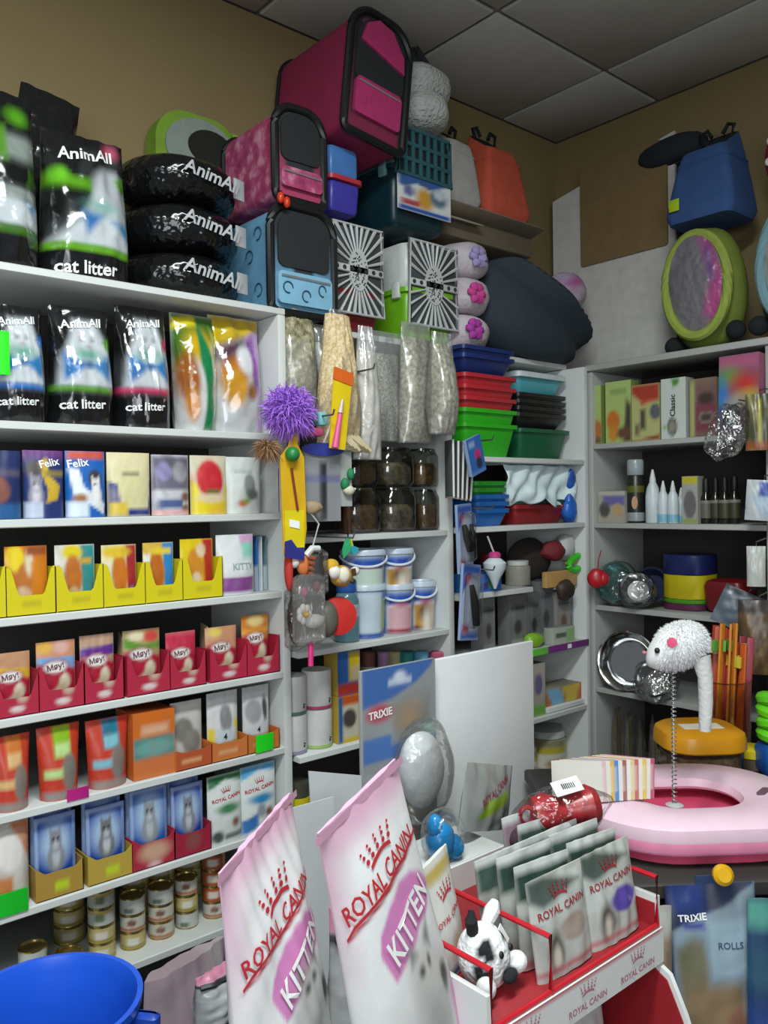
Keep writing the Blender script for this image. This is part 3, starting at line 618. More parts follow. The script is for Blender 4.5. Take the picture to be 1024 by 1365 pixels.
ly = [('bg', '#c3c5c6'), ('p', [(.0, 1), (1, 1), (1, .78), (.6, .74), (0, .5)], '#3a6a1c', .03), ('e', .5, .72, .3, .14, '#c9a81a', .06), ('p', [(.5, 1), (.75, .62), (.72, .3), (.9, 0), (.5, 0), (.55, .3), (.45, .62)], '#1a7a48', .03), ('p', [(.8, .9), (1, .8), (1, 0), (.85, .1)], '#a6b85a', .03), ('e', .2, .44, .2, .22, '#96561c', .05), ('e', .25, .22, .14, .14, '#b8741c', .05), ('p', [(0, .95), (.5, .99), (.5, .9), (0, .86)], '#d6c41a', .02)]
x, w, h = slot(244, 306, 414, S2); pk = Pack(w, h, .12, ly, bot=.7, top=.05, wr=.006, seed=5, nu=24, nv=36, botw=.8)
o = thing('litter_bag', 'green and silver litter bag with a yellow top corner, second shelf', 'bag', (x, YF + .068, S2 + .0005)); put('film', pk.geo, FOIL, o)
ly = [('bg', '#b9babd'), ('p', [(0, 1), (1, 1), (1, .9), (.6, .82), (0, .7)], '#c2a51c', .03), ('p', [(.72, .86), (1, .9), (1, .0), (.82, 0), (.7, .5)], '#b28ac0', .03), ('p', [(.62, .82), (.78, .84), (.82, .4), (.66, .3)], '#7a3f8f', .04), ('e', .32, .52, .22, .18, '#b06a1c', .05), ('e', .32, .38, .2, .16, '#bf8a28', .05), ('e', .62, .35, .1, .07, '#8f5a2a'), ('p', [(0, .72), (.6, .82), (.6, .72), (.2, .6), (0, .62)], '#55384a', .05), ('e', .55, .62, .15, .12, '#d4d6d9')]
x, w, h = slot(308, 374, 419, S2); pk = Pack(w, h, .12, ly, bot=.7, top=.05, wr=.006, seed=9, nu=24, nv=36)
o = thing('litter_bag', 'yellow and purple litter bag with an orange cat, right end of second shelf', 'bag', (x - .022, YF + .072, S2 + .0005)); put('film', pk.geo, FOIL, o)
tagcard('bright green price tag at the left edge on the blue-banded litter bag', 2, 470, YF - .012, .03, .085, '#2ae01e')

# ================================================================== soft carriers and plastic carriers on the unit tops
def arch(w, h, rt, rb=.02, k=8):
    P = []
    for cx, cz, r, a0 in ((w / 2 - rt, h - rt, rt, 0), (-w / 2 + rt, h - rt, rt, 90), (-w / 2 + rb, rb, rb, 180), (w / 2 - rb, rb, rb, 270)):
        for i in range(k + 1):
            a = radians(a0 + 90 * i / k); P.append((cx + r * cos(a), cz + r * sin(a)))
    return np.array(P)
def facegrid(outline, y, layers, rings=12, bulge=0.):
    o = np.asarray(outline); lo, hi = o.min(0), o.max(0); c = (lo + hi) / 2; n = len(o); vs = []; 
    for r in np.linspace(1, .02, rings):
        p = c + (o - c) * r; vs.append(np.stack([p[:, 0], np.full(n, y - bulge * (1 - r * r)), p[:, 1]], 1))
    V = np.vstack(vs); f = []
    for k in range(rings - 1):
        for i in range(n): j = (i + 1) % n; f.append((k * n + i, k * n + j, (k + 1) * n + j, (k + 1) * n + i))
    f = [q if True else q for q in f]; f.append(tuple((rings - 1) * n + i for i in range(n)))
    u = (V[:, 0] - lo[0]) / (hi[0] - lo[0]); v = (V[:, 2] - lo[1]) / (hi[1] - lo[1])
    return G(V, f, paint(layers, u, v))
def softcarrier(name, label, loc, w, h, d, body, ly, pocket=None, rt=.07, rot=(0, 0, 0)):
    o = thing(name, label, 'pet carrier', loc, rot)
    A = arch(w, h, rt); n = len(A)
    put('body', prism(A, d), body, o)
    put('front_panel', facegrid(A * [.97, .97] + [0, h * .015], -.003, ly, 34, .004), PR(.7), o)
    Bm = arch(w * .80, h * (.52 if pocket else .8), rt * .85); put('mesh_window', xf(prism(Bm, .005, -.011), (0, 0, h * .42)), M('#1c2023', .8, bump=.5, bscale=400., name='black_mesh'), o)
    put('piping', tube(np.stack([A[:, 0], np.full(n, -.004), A[:, 1]], 1), .011, 8, True), BLACK, o)
    put('piping', tube(np.stack([A[:, 0], np.full(n, d + .002), A[:, 1]], 1), .008, 8, True), BLACK, o)
    if pocket:
        pw, pz0, pz1, pm = pocket; B = arch(pw, pz1 - pz0, .015, .012)
        put('pocket', xf(prism(B, .012, -.016), (0, 0, pz0)), pm, o)
        put('zip', tube([(-pw * .45, -.018, pz1 - .012), (pw * .45, -.018, pz1 - .014)], .003, 6), M('#b9b9bd', .3, .7), o)
    put('handle', tube([(0, d * .25, h - .002), (0, d * .32, h + .018), (0, d * .68, h + .018), (0, d * .75, h - .002)], .008, 8), BLACK, o)
    return o
PINK = M('#8c2048', .75, bump=.2, bscale=300., name='pink_fabric'); PINK2 = M('#a82a62', .7, bump=.3, bscale=120., name='pink_pocket_fabric')
FLOR = HAY('#8c2a56', '#a8406c', '#c98aa0', 26., .75, .15); BLUEF = M('#5f93b4', .75, bump=.2, bscale=300., name='blue_fabric')
# stack of plastic carriers first, so that the soft ones sit on something
def hardcarrier(label, loc, w, h, d, lower, upper, style='radial', split=.5, sticker=False, rot=(0, 0, 0)):
    o = thing('pet_carrier', label, 'pet carrier', loc, rot)
    ml, mu = M(lower, .35, name='carrier_plastic_' + lower[1:]), M(upper, .35, name='carrier_plastic_' + upper[1:]); mg = M('#b9bdbd', .4, name='grey_grille_plastic') if style == 'radial' else M('#2f5a62', .4, name='teal_grille_plastic')
    zs = h * split
    put('lower_shell', xf(rbox(w, d, zs, .02, .86, .86), (0, d / 2, 0)), ml, o)
    put('upper_shell', xf(rbox(w * .97, d * .97, h - zs, .03, 1, 1), (0, d / 2, zs)), mu, o)
    put('rim', xf(loft([rrect(w * 1.03, d * 1.03, .025, z) for z in (0, .014)]), (0, d / 2, zs - .007)), ml, o)
    gz0, gz1, gw = h * .16, h * .98, w * .93
    if style == 'radial':
        put('dark_interior_sheet', xf(box(gw * .96, .004, (gz1 - gz0) * .96, .001), (0, -.002, gz0 + .005)), M('#3b4042', .7), o)  # dark sheet stands in for the shaded inside behind the grille
        cz = (gz0 + gz1) / 2; hw, hh = gw / 2, (gz1 - gz0) / 2; parts = []
        R = [(-hw, -hh), (hw, -hh), (hw * .98, hh), (-hw * .98, hh)]
        parts.append(tube([(x, -.008, cz + z) for x, z in R], .0065, 6, True))
        E = disc(0, 0, hw * .36, hh * .48, 28); parts.append(xf(prism(E, .008, -.013), (0, 0, cz)))
        for i in range(28):
            a = 2 * PI * i / 28 + .05; c_, s_ = cos(a), sin(a)
            k = min(hw / (abs(c_) + 1e-6), hh / (abs(s_) + 1e-6)) if True else 0
            p0 = (hw * .34 * c_, hh * .46 * s_); k = 1 / max(abs(c_), abs(s_)); p1 = (hw * k * c_, hh * k * s_)
            if abs(p0[1]) < hh * .09 or abs(p1[1]) < hh * .1: continue
            parts.append(tube([(p0[0], -.009, cz + p0[1]), (p1[0], -.009, cz + p1[1])], [.0026, .0052], 5))
        parts.append(xf(box(2 * hw, .007, hh * .17, .002), (0, -.0095, cz - hh * .085)))
        put('grille', join(*parts), mg, o)
        hl = []
        for i in range(7): hl.append(xf(prism(disc(0, 0, hh * .052, n=10), .002, -.0145), (-hw * .86 + i * hw * .287, 0, cz)))
        rr = random.Random(3)
        for i in range(70):
            a, q = rr.random() * 6.28, sqrt(rr.random()) * .9; hl.append(xf(prism(disc(0, 0, hh * .017, n=6), .002, -.0145), (hw * .34 * q * cos(a), 0, cz + hh * .46 * q * sin(a))))
        put('grille_hole', join(*hl), M('#2c3133', .8), o, kind='stuff')
    else:
        hw = gw / 2; z0, z1 = h * .5, h * .95; nx, nz = 7, 3
        put('dark_interior_sheet', xf(box(gw, .004, z1 - z0, .001), (0, -.002, z0)), M('#101a1e', .7), o)  # dark sheet coloured as the shade inside the closed shell
        parts = [tube([(x, -.008, z) for x, z in ((-hw, z0), (hw, z0), (hw * .9, z1), (-hw * .9, z1))], .008, 6, True)]
        for i in range(nx + 1): x = -hw + 2 * hw * i / nx; parts.append(xf(box(.013, .008, z1 - z0, .002), (x * .95, -.008, z0)))
        for j in range(1, nz): parts.append(xf(box(2 * hw, .008, .013, .002), (0, -.0085, z0 + (z1 - z0) * j / nz - .006)))
        put('grille', join(*parts), mg, o)
        b = Flat(w * .9, .004, h * .36, [('bg', '#d9dcde'), ('p', [(0, 1), (1, 1), (.6, .72), (.35, .8), (.1, .62), (0, .7)], '#3a5f9c'), ('e', .5, .42, .16, .3, '#c9983c', .05), ('e', .76, .55, .16, .25, '#5f7488', .04), ('e', .78, .66, .1, .14, '#c2ccd6', .03), ('r', .06, .16, .4, .32, '#b04a52'), ('r', 0, 0, 1, .13, '#2f58a8'), ('e', .2, .55, .1, .16, '#6a6a9a')], '#d9dcde')
        q = put('sticker', xf(b.geo, (0, -.006, h * .14)), PR(.3), o)
    for s in (-1, 1): put('clip', xf(box(.012, .03, .05, .003), (s * w * .515, .04, zs - .025)), mu, o)
    put('carry_handle', tube([(0, d * .3, h - .003), (0, d * .36, h + .02), (0, d * .64, h + .02), (0, d * .7, h - .003)], .009, 8), mu, o)
    return o
YC = 1.80
def span(a, b, m, Y): x0, x1 = AX(a, m, Y), AX(b, m, Y); return (x0 + x1) / 2, x1 - x0
x, w = span(438, 510, 360, YC); hr = .295
hardcarrier('dark red pet carrier with a grey fan-pattern grille', (x, YC, 1.969), w, hr, .27, '#6e1c22', '#8f9392', split=.36)
x, w = span(548, 609, 380, YC)
hardcarrier('lime green pet carrier with white top and grey fan-pattern grille', (x - .01, YC, 1.969), w + .02, .30, .27, '#6aa81c', '#c9cdca', split=.5)
xg = x
x, w = span(522, 600, 250, YC)
hardcarrier('teal pet carrier with square-grid grille and picture sticker', (x + .005, YC, 2.302), w, .295, .27, '#123038', '#6f9a9c', style='grid', split=.56, sticker=True)
# plastic tub under the large pink carrier
x, w = span(437, 476, 230, YC); 
o = thing('lidded_tub', 'blue over purple plastic tub with a red rim beneath the pink carrier', 'tub', (1.425, YC + .09, 2.286))
put('lower_tub', rbox(.105, .2, .085, .012, .92, .92), M('#3f3a9c', .35), o); put('red_rim', xf(loft([rrect(.118, .213, .015, z) for z in (.084, .096)]), (0, 0, 0)), M('#b03440', .4), o)
put('upper_tub', xf(rbox(.1, .19, .085, .012, 1.0, 1.0), (0, 0, .096)), M('#4878b8', .35), o)
ly = [('bg', '#17181b'), ('p', [(.12, .78), (.2, .93), (.6, .95), (.9, .8), (.9, .55), (.5, .62)], '#b03a72', .02), ('n', 14, .2, '#2c2228'), ('r', .06, .02, .92, .13, '#7a2040', .02)]
softcarrier('pet_carrier_bag', 'large pink fabric carrier near the ceiling with black trim', (1.475, 1.735, 2.474), .21, .345, .33, PINK, ly, (.16, .05, .15, PINK2), .075, rot=(0, radians(7), 0))
o = bpy.data.objects['pet_carrier_bag']; put('top_pocket', xf(prism([(-.075, .25), (-.06, .30), (-.02, .325), (.03, .315), (.075, .26), (.08, .215)], .012, -.018)), PINK2, o)
ly = [('bg', '#26292b'), ('n', 30, .2, '#33383a'), ('r', 0, 0, 1, .25, '#a83a62', .03)]
softcarrier('pet_carrier_bag', 'pink floral fabric carrier with a dark mesh front, above the blue one', (1.245, 1.755, 2.262), .15, .235, .24, FLOR, ly, (.125, .03, .08, FLOR), .055)
ly = [('bg', '#23272a'), ('n', 30, .2, '#30363a'), ('r', 0, 0, 1, .36, '#6a9fc0', .03)]
o = softcarrier('pet_carrier_bag', 'light blue fabric carrier with a dark mesh front and black curls', (1.236, 1.735, 1.972), .195, .268, .25, BLUEF, ly, (.165, .02, .10, M('#79aac6', .7, name='blue_pocket_fabric')), .06)
put('curl_print', join(*[xf(tube([(.014 * cos(a) * (1 - k * .1), -.0175, .014 * sin(a)) for a in np.linspace(0, 5, 12)], .0018, 5), (x, 0, z)) for k, (x, z) in enumerate(((-.055, .06), (.0, .045), (.05, .065)))]), M('#24445c', .7), o)
put('curl_print', join(*[xf(tube([(-.099, .016 * cos(a), .016 * sin(a)) for a in np.linspace(0, 5, 12)], .0018, 5), (0, y, z)) for y, z in ((.05, .06), (.09, .15), (.14, .09), (.05, .2), (.2, .16))]), M('#24445c', .7), o)
o = thing('bead_charm', 'pair of shiny orange-red bead charms hanging by the blue carrier', 'charm', (1.165, 1.708, 2.256))
for s in (-1, 1): put('bead', blob(.009, .009, .014, 12, 8, (s * .009, 0, -.016 - .004 * s)), M('#c4381c', .15), o)
put('loop', tube([(0, 0, -.004), (0, .012, .01), (0, .026, .012)], .0015, 5), BLACK, o)

# green and grey pet nest behind the black bags
x0, x1 = AX(205, 180, 2.03), AX(318, 180, 2.03); z0, z1 = AZ(260, 255, 2.0), AZ(260, 147, 2.0)
o = thing('pet_nest', 'lime and grey pet nest with a dark opening behind the black bags', 'pet bed', ((x0 + x1) / 2, 2.02, 1.979))
w, h = x1 - x0, z1 - 1.979
put('body', prism(arch(w, h, .09, .03), .06), M('#6f9426', .8, name='lime_felt'), o)
put('grey_front', xf(prism(disc(0, 0, w * .42, h * .15, 28), .006, -.006), (w * .02, 0, h * .83)), M('#7f8a82', .8), o)
put('opening', xf(prism(disc(0, 0, w * .27, h * .085, 24), .004, -.010), (w * .12, 0, h * .85)), M('#15180f', .9), o)
put('strap', xf(prism([(.0, 0), (.018, 0), (.055, -.1), (.035, -.1)], .004, -.014), (w * .36, 0, h * .95)), M('#7c9c2e', .7), o)

# felt slipper-shaped pet houses: wide base, collar with a dark mouth at the top
def felthouse(label, loc, w, h, d, col, rot=(0, 0, 0), seam=True, dark='#17191b', tagc=None, topk=.52):
    o = thing('felt_pet_house', label, 'pet house', loc, rot)
    m = M(col, .85, bump=.25, bscale=160., name='felt_' + col[1:]); secs = []
    for v in np.linspace(0, 1, 12):
        k = 1 + (topk - 1) * v ** 1.3; e = .012 * (1 - min(v / .08, 1)) if v < .08 else 0
        s = rrect(w * k - 2 * e, d * (1 - .38 * v) - 2 * e, .03 * k, 0, 5)
        s[:, 2] = v * h - (.26 * h * v ** 6) * np.clip(.5 - s[:, 1] / (d * .62), 0, 1)
        s[:, 1] += .08 * v * d; secs.append(s)
    rim = secs[-1]; c = rim.mean(0)
    put('body', loft(secs, True, False), m, o)
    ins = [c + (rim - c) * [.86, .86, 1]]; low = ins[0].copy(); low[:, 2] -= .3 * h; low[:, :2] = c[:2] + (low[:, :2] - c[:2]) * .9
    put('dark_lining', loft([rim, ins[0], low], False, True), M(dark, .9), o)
    if seam:
        s = secs[7]; s = c * [1, 1, 0] + (s - c * [1, 1, 0]) * [1.01, 1.01, 1]; put('seam', tube(s, .003, 5, True), m, o)
    for sx in (-1, 1):
        put('strap_loop', tube([(sx * w * .2, d * .2, h * .9), (sx * w * .24, d * .22, h * 1.04), (sx * w * .15, d * .24, h * 1.07), (sx * w * .08, d * .22, h * .98)], .007, 6), M('#101214', .8), o)
    if tagc: put('price_tag', xf(box(.035, .002, .038, .0005), (-w * .30, -d / 2 - .004, h * .12)), M(tagc, .5), o)
    return o
x, w = span(530, 596, 140, 1.84)
o = thing('plush_pet_bed', 'pale grey fluffy pet bed folded on top of the teal carrier', 'pet bed', (x, 1.86, 2.622))
FUR = M('#b6b9b5', .95, bump=.9, bscale=90., bdist=.012, name='fleece')
put('lower_cushion', xf(blob(w / 2, .09, .055, 24, 12, (0, 0, .055), .08, 2, .6)), FUR, o); put('upper_cushion', xf(blob(w / 2 * .98, .085, .055, 24, 12, (.004, 0, .135), .08, 5, .6)), FUR, o)
put('dark_opening', tube([(-w * .12, -.03, .165), (-w * .22, -.02, .22), (-w * .05, .0, .245), (w * .12, -.01, .2), (w * .26, -.03, .17)], .016, 8), M('#22272a', .9), o)
x, w = span(596, 650, 215, 1.86)
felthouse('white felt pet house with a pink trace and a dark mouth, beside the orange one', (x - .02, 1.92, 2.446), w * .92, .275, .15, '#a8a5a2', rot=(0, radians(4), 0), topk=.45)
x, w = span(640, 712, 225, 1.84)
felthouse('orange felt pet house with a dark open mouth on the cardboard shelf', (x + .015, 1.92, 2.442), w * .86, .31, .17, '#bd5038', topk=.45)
# the cardboard box the felt houses stand on, with a plush roll at its front edge
o = thing('cardboard_box', 'beige cardboard box carrying the white and orange felt houses', 'box', (2.10, 1.985, 2.345))
put('box_body', box(.46, .2, .09, .004), M('#6a5f4c', .8, name='beige_board'), o)
put('flap', xf(box(.46, .07, .005, .001), (0, -.13, .075), (radians(-14), 0, 0)), M('#7d7260', .8), o)
put('flap', xf(box(.16, .05, .006, .001), (-.14, -.115, .05), (radians(20), 0, 0)), M('#9a9080', .8), o)
# plush pads and the navy lounger on the corner unit
x, w = span(612, 664, 385, 1.76)
for k, (lb, cc) in enumerate((('lowest floral plush pad with a violet flower, left of the navy bed', '#a63a9c'), ('middle pale floral plush pad with a pink bow, left of the navy bed', '#c23f8c'), ('top white floral plush pad with a lilac print, left of the navy bed', '#9c90c4'))):
    z = 1.969 + k * .112
    o = thing('plush_pad', lb, 'pet bed', (x + .014, 1.86, z + .001), (0, 0, 0), 'floral plush pads')
    g = blob(w / 2, .10, .056, 26, 14, (0, 0, .056), .06, 20 + k, .5)
    C = paint([('bg', '#c2b8c0'), ('n', 6, .35, '#96788e'), ('n', 9, .3, '#d8d2d6')], g[0][:, 0] / w + .5, g[0][:, 2] / .112, k)
    put('cover', G(g[0], g[1], C), PR(.9, .3, 80.), o)
    fl = [blob(.02, .01, .013, 8, 6, (-.03 + .02 * cos(a) + .01 * k, -.098, .055 + .02 * sin(a)), .2, i) for i, a in enumerate(np.arange(6) * 1.05)]
    put('flower', join(*fl), M(cc, .8), o)
x0, x1 = AX(664, 420, 1.76), AX(796, 420, 1.76); w = x1 - x0
o = thing('lounger_bed', 'big dark navy fabric pet bed slumped over the corner unit', 'pet bed', ((x0 + x1) / 2, 1.84, 1.969))
g = blob(w / 2, .12, .155, 48, 26, (0, 0, .155), .05, 8, .5); v = g[0].copy()
fold = np.exp(-((v[:, 0] * .55 + (v[:, 2] - .22)) / .03) ** 2) - .8 * np.exp(-((v[:, 0] * .55 + (v[:, 2] - .16)) / .03) ** 2)
v[:, 1] -= .03 * fold * (v[:, 1] < 0); v[:, 2] += np.where(v[:, 2] > .15, -.22 * (v[:, 0] + .05) * (v[:, 2] - .15) / .155, 0)
put('cover', G(v, g[1]), M('#27333c', .85, bump=.3, bscale=40., name='navy_fabric'), o)
g = blob(.075, .07, .075, 24, 14, (w * .36, .0, .265), .08, 4); C = paint([('bg', '#b4a4b4'), ('n', 7, .8, '#a02c7c'), ('n', 5, .5, '#2f3238'), ('n', 8, .4, '#8a84b4')], g[0][:, 0] * 9, g[0][:, 2] * 9, 3)
put('floral_bolster', G(g[0], g[1], C), PR(.9, .3, 80.), o)
g = thing('folded_pet_mat', 'dark grey folded pet mat tucked behind the navy bed', 'mat', (2.13, 2.04, 1.969))
put('cover', blob(.2, .04, .165, 28, 14, (0, .0, .165), .06, 31, .55), M('#3a3a36', .9, bump=.4, bscale=50.), g)
put('strap', tube([(-.12, -.05, .3), (-.1, -.075, .2), (-.1, -.075, .1)], .008, 6), M('#17181a', .8), g)

# ================================================================== right wall top
def BY(px, py, X=XF): return onX(px, py, X)[1]
def BZ(px, py, X=XF): return onX(px, py, X)[2]
RB_ = (0, 0, -PI / 2)
o = thing('leaning_panel', 'white board leaning on the right wall with a tan cardboard inset', 'board', (2.655, 1.80, B1), (0, 0, -PI / 2))
put('board', xf(prism([(-.24, 0), (.28, 0), (.28, .80), (-.24, .70)], .012), (0, 0, 0)), M('#c4c2bd', .7, name='whiteboard_paper'), o)
yy0, yy1 = BY(776, 270, 2.65), BY(885, 270, 2.65)
A = arch(.36, .37, .04, .01); put('cardboard_inset', xf(prism(A + [0, 0], .008, -.009), (.075, 0, .415)), M('#7a6440', .8, name='tan_cardboard'), o)
o = None
x = BY(940, 225, 2.5)
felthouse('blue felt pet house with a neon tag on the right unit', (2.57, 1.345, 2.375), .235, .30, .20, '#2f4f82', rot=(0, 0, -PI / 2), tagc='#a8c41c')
o = thing('cushion_roll', 'dark navy cushion roll lying behind the blue felt house', 'cushion', (2.66, 1.53, 2.69)); put('cover', xf(blob(.05, .13, .045, 20, 12, (0, 0, 0), .05, 6, .7)), M('#1b222b', .9), o)
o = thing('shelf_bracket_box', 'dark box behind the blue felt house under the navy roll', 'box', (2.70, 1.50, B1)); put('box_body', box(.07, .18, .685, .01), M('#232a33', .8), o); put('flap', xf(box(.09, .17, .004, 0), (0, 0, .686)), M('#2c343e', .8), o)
def ovalbed(label, loc, w, h, col, rim, inner, rot, seed):
    o = thing('oval_pet_bed', label, 'pet bed', loc, rot)
    put('outer_wall', blob(w / 2, .09, h / 2, 36, 18, (0, .095, h / 2), .02, seed, .72), M(col, .85, bump=.25, bscale=140., name='felt_' + col[1:]), o)
    a = np.arange(40) * 2 * PI / 40; P = np.stack([.40 * w * np.cos(a) + .04 * w, .015 + .012 * np.sin(a), h / 2 + .42 * h * np.sin(a)], 1)
    put('rim', tube(P, .016, 8, True), M(rim, .85, bump=.25, bscale=140., name='felt_' + rim[1:]), o)
    B = disc(.04 * w, h / 2, .37 * w, .40 * h, 36); B = facegrid(B, .012, inner, 12, .014); put('cushion', B, PR(.35, .8, 30., .015, .3), o)
    for s in (-1, 1): put('foot', xf(blob(.03, .03, .03, 12, 8), (s * w * .4, .05, .03)), M('#14181c', .9), o)
    return o
INN = [('bg', '#77737a'), ('n', 9, .7, '#b7b4b8'), ('n', 6, .6, '#3c3638'), ('p', [(.62, 1), (.85, .9), (1, .4), (.8, 0), (.6, .2), (.8, .5)], '#b04a86', .06), ('p', [(.72, .9), (.82, .8), (.85, .5), (.75, .5)], '#6a5a8c', .05)]
ovalbed('lime green oval pet bed with a silver and pink cushion', (2.455, 1.335, B1 + .012), .26, .39, '#6f7f30', '#8fa045', INN, (0, radians(-6), -PI / 2), 3)
ovalbed('grey-blue oval pet bed at the right edge beside the lime one', (2.43, 1.05, B1 + .010), .26, .43, '#3f5a66', '#6f929c', [('bg', '#9a9c94'), ('n', 9, .6, '#c3c4bc'), ('n', 5, .4, '#5a5a56')], (0, radians(4), -PI / 2), 5)
o = thing('cat_face_bed', 'red pet bed with white rings at the right edge above the grey-blue one', 'pet bed', (2.50, 1.055, 2.40), (0, 0, -PI / 2))
put('shell', blob(.12, .09, .12, 28, 16, (0, .09, .12), .02, 3, .8), M('#a81c2c', .5), o); put('white_ring', tube(np.stack([.06 * np.cos(np.arange(24) * .2618) + .0, np.full(24, .0), .13 + .06 * np.sin(np.arange(24) * .2618)], 1), .013, 8, True), M('#cfcac6', .6), o)
put('white_dot', join(*[xf(blob(.008, .006, .012, 8, 6), (x, .03, z)) for x, z in ((-.09, .1), (-.085, .16), (-.08, .05))]), M('#d5d0cc', .6), o)

# ================================================================== middle unit: hay bags, jars, buckets
def claybag(label, a, b, t, bt, Y, d, mats, fillv=.86, film=None, seed=0, rot=(0, 0, 0), topw=.75, name='hay_bag', cat_='bag', botw=1.):
    x0, x1 = AX(a, (t + bt) / 2, Y), AX(b, (t + bt) / 2, Y); c = (a + b) / 2; z0, z1 = AZ(c, bt, Y), AZ(c, t, Y)
    w, h = (x1 - x0) * .95, z1 - z0
    o = thing(name, label, cat_, ((x0 + x1) / 2, Y + d / 2, z0), rot)
    pk = Pack(w * .93, h * fillv, d * .93, [('bg', '#888888')], bot=.5, top=.25, wr=.006, seed=seed, nu=18, nv=24, sidep=3, topw=.3 + .7 * topw, botw=botw)
    put('contents', G(pk.geo[0], pk.geo[1]), mats, o, (0, 0, .004))
    pf = Pack(w, h, d, [('bg', '#ffffff')], bot=.5, top=.03, wr=.005, seed=seed, nu=22, nv=30, sidep=3, topw=topw, botw=botw)
    put('clear_film', G(pf.geo[0], pf.geo[1]), film or FILM(fac=.06, milk=.14, rough=.2, bump=.5, bscale=15), o)
    return o
HAYG = HAY('#5c5640', '#8a8466', '#b3ad90', 70.); HAYB = HAY('#6a6852', '#97947c', '#c0bca6', 90.); SAW = HAY('#b39a6e', '#cdb78c', '#dfcfae', 120., .8, .35); PEL = HAY('#6c6d62', '#9a9a8c', '#bdbcb0', 160., .6, .8)
claybag('olive hay bag behind the purple feather, leftmost of the hay bags', 381, 438, 402, 560, 1.70, .09, HAYG, seed=1, fillv=.95)
claybag('whitish translucent filler bag squeezed right of the olive hay bag', 426, 450, 430, 565, 1.715, .07, HAY('#a3a49c', '#babab2', '#cfcfc8', 60.), seed=12, fillv=.8)
claybag('tall cream sawdust bag tapering to a rounded point', 434, 500, 408, 602, 1.61, .10, SAW, .95, FILM(fac=.06, milk=.05, bump=.4, bscale=20), 2, topw=.35)
claybag('milky white bag half hidden behind the cream sawdust bag', 480, 519, 432, 612, 1.625, .07, HAY('#b5b0a2', '#cbc6b8', '#d8d4c8', 60., .8, .3), .8, FILM(fac=.08, milk=.3, bump=.6, bscale=24), 3, topw=.5)
claybag('grey pellet bag with a wide clear top, middle of the hay bags', 500, 549, 440, 588, 1.715, .07, PEL, .78, seed=4, topw=1.0, botw=.9)
claybag('grey-green hay bag, second from the right of the hay bags', 543, 592, 428, 590, 1.665, .08, HAYB, .86, seed=5, topw=.8)
claybag('crinkled hay bag at the right end of the hay bags', 588, 621, 440, 578, 1.57, .09, HAYB, .86, seed=6, topw=.8)

def jar(label, a, b, t, z, Y, col, group, d=None):
    x0, x1 = AX(a, t + 30, Y), AX(b, t + 30, Y); w = (x1 - x0); h = AZ((a + b) / 2, t, Y) - z; r = w / 2
    o = thing('clear_jar', label, 'jar', ((x0 + x1) / 2, Y + r * .86, z), (0, 0, 0), group)
    secs = [(w * .86, 0), (w, .012), (w, h * .8), (w * .8, h * .95), (w * .78, h)]
    put('jar_wall', loft([rrect(q, q * .85, q * .28, zz, 4) for q, zz in secs]), FILM('#e4e6e0', .10, .06, .15, 14), o)
    put('contents', loft([rrect(q * .9, q * .76, q * .26, zz, 4) for q, zz in ((w * .84, .006), (w * .98, .02), (w * .95, h * .5), (w * .7, h * .62))]), col, o)
    put('rim', loft([rrect(w * .8, w * .68, w * .24, zz, 4) for zz in (h - .006, h)]), FILM('#d0d4d0', .2, .06, .1, 14), o)
    return o
JC = [HAY('#3c2c20', '#5c4230', '#7a5a40', 60.), HAY('#4a4438', '#6c6252', '#8f846c', 60.), HAY('#55402a', '#7c6040', '#9a7c54', 60.)]
J1 = 1.4128
jar('clear jar of dark brown treats, lower row, left', 470, 515, 650, J1, 1.735, JC[0], 'clear treat jars')
jar('clear jar of tan treats, lower row, middle', 520, 562, 650, J1, 1.735, JC[1], 'clear treat jars')
jar('clear jar of treats, lower row, right by the divider', 565, 590, 652, J1, 1.74, JC[0], 'clear treat jars')
_z = AZ(490, 649, 1.74) + .001
jar('dark red-brown clear jar, upper row, left', 470, 512, 600, _z, 1.74, HAY('#2c1814', '#43241c', '#5a3428', 60.), 'clear treat jars')
jar('tall clear jar of pale chunks, upper row, middle', 515, 560, 596, _z, 1.74, JC[1], 'clear treat jars')
jar('clear jar of golden chunks, upper row, right', 561, 589, 598, _z, 1.745, JC[2], 'clear treat jars')
solo('wooden_slat', box(.012, .02, .17, .002), M('#5a3826', .6), 'narrow brown wooden stick standing left of the clear jars', 'stick', (AX(462, 650, 1.76), 1.76, J1))

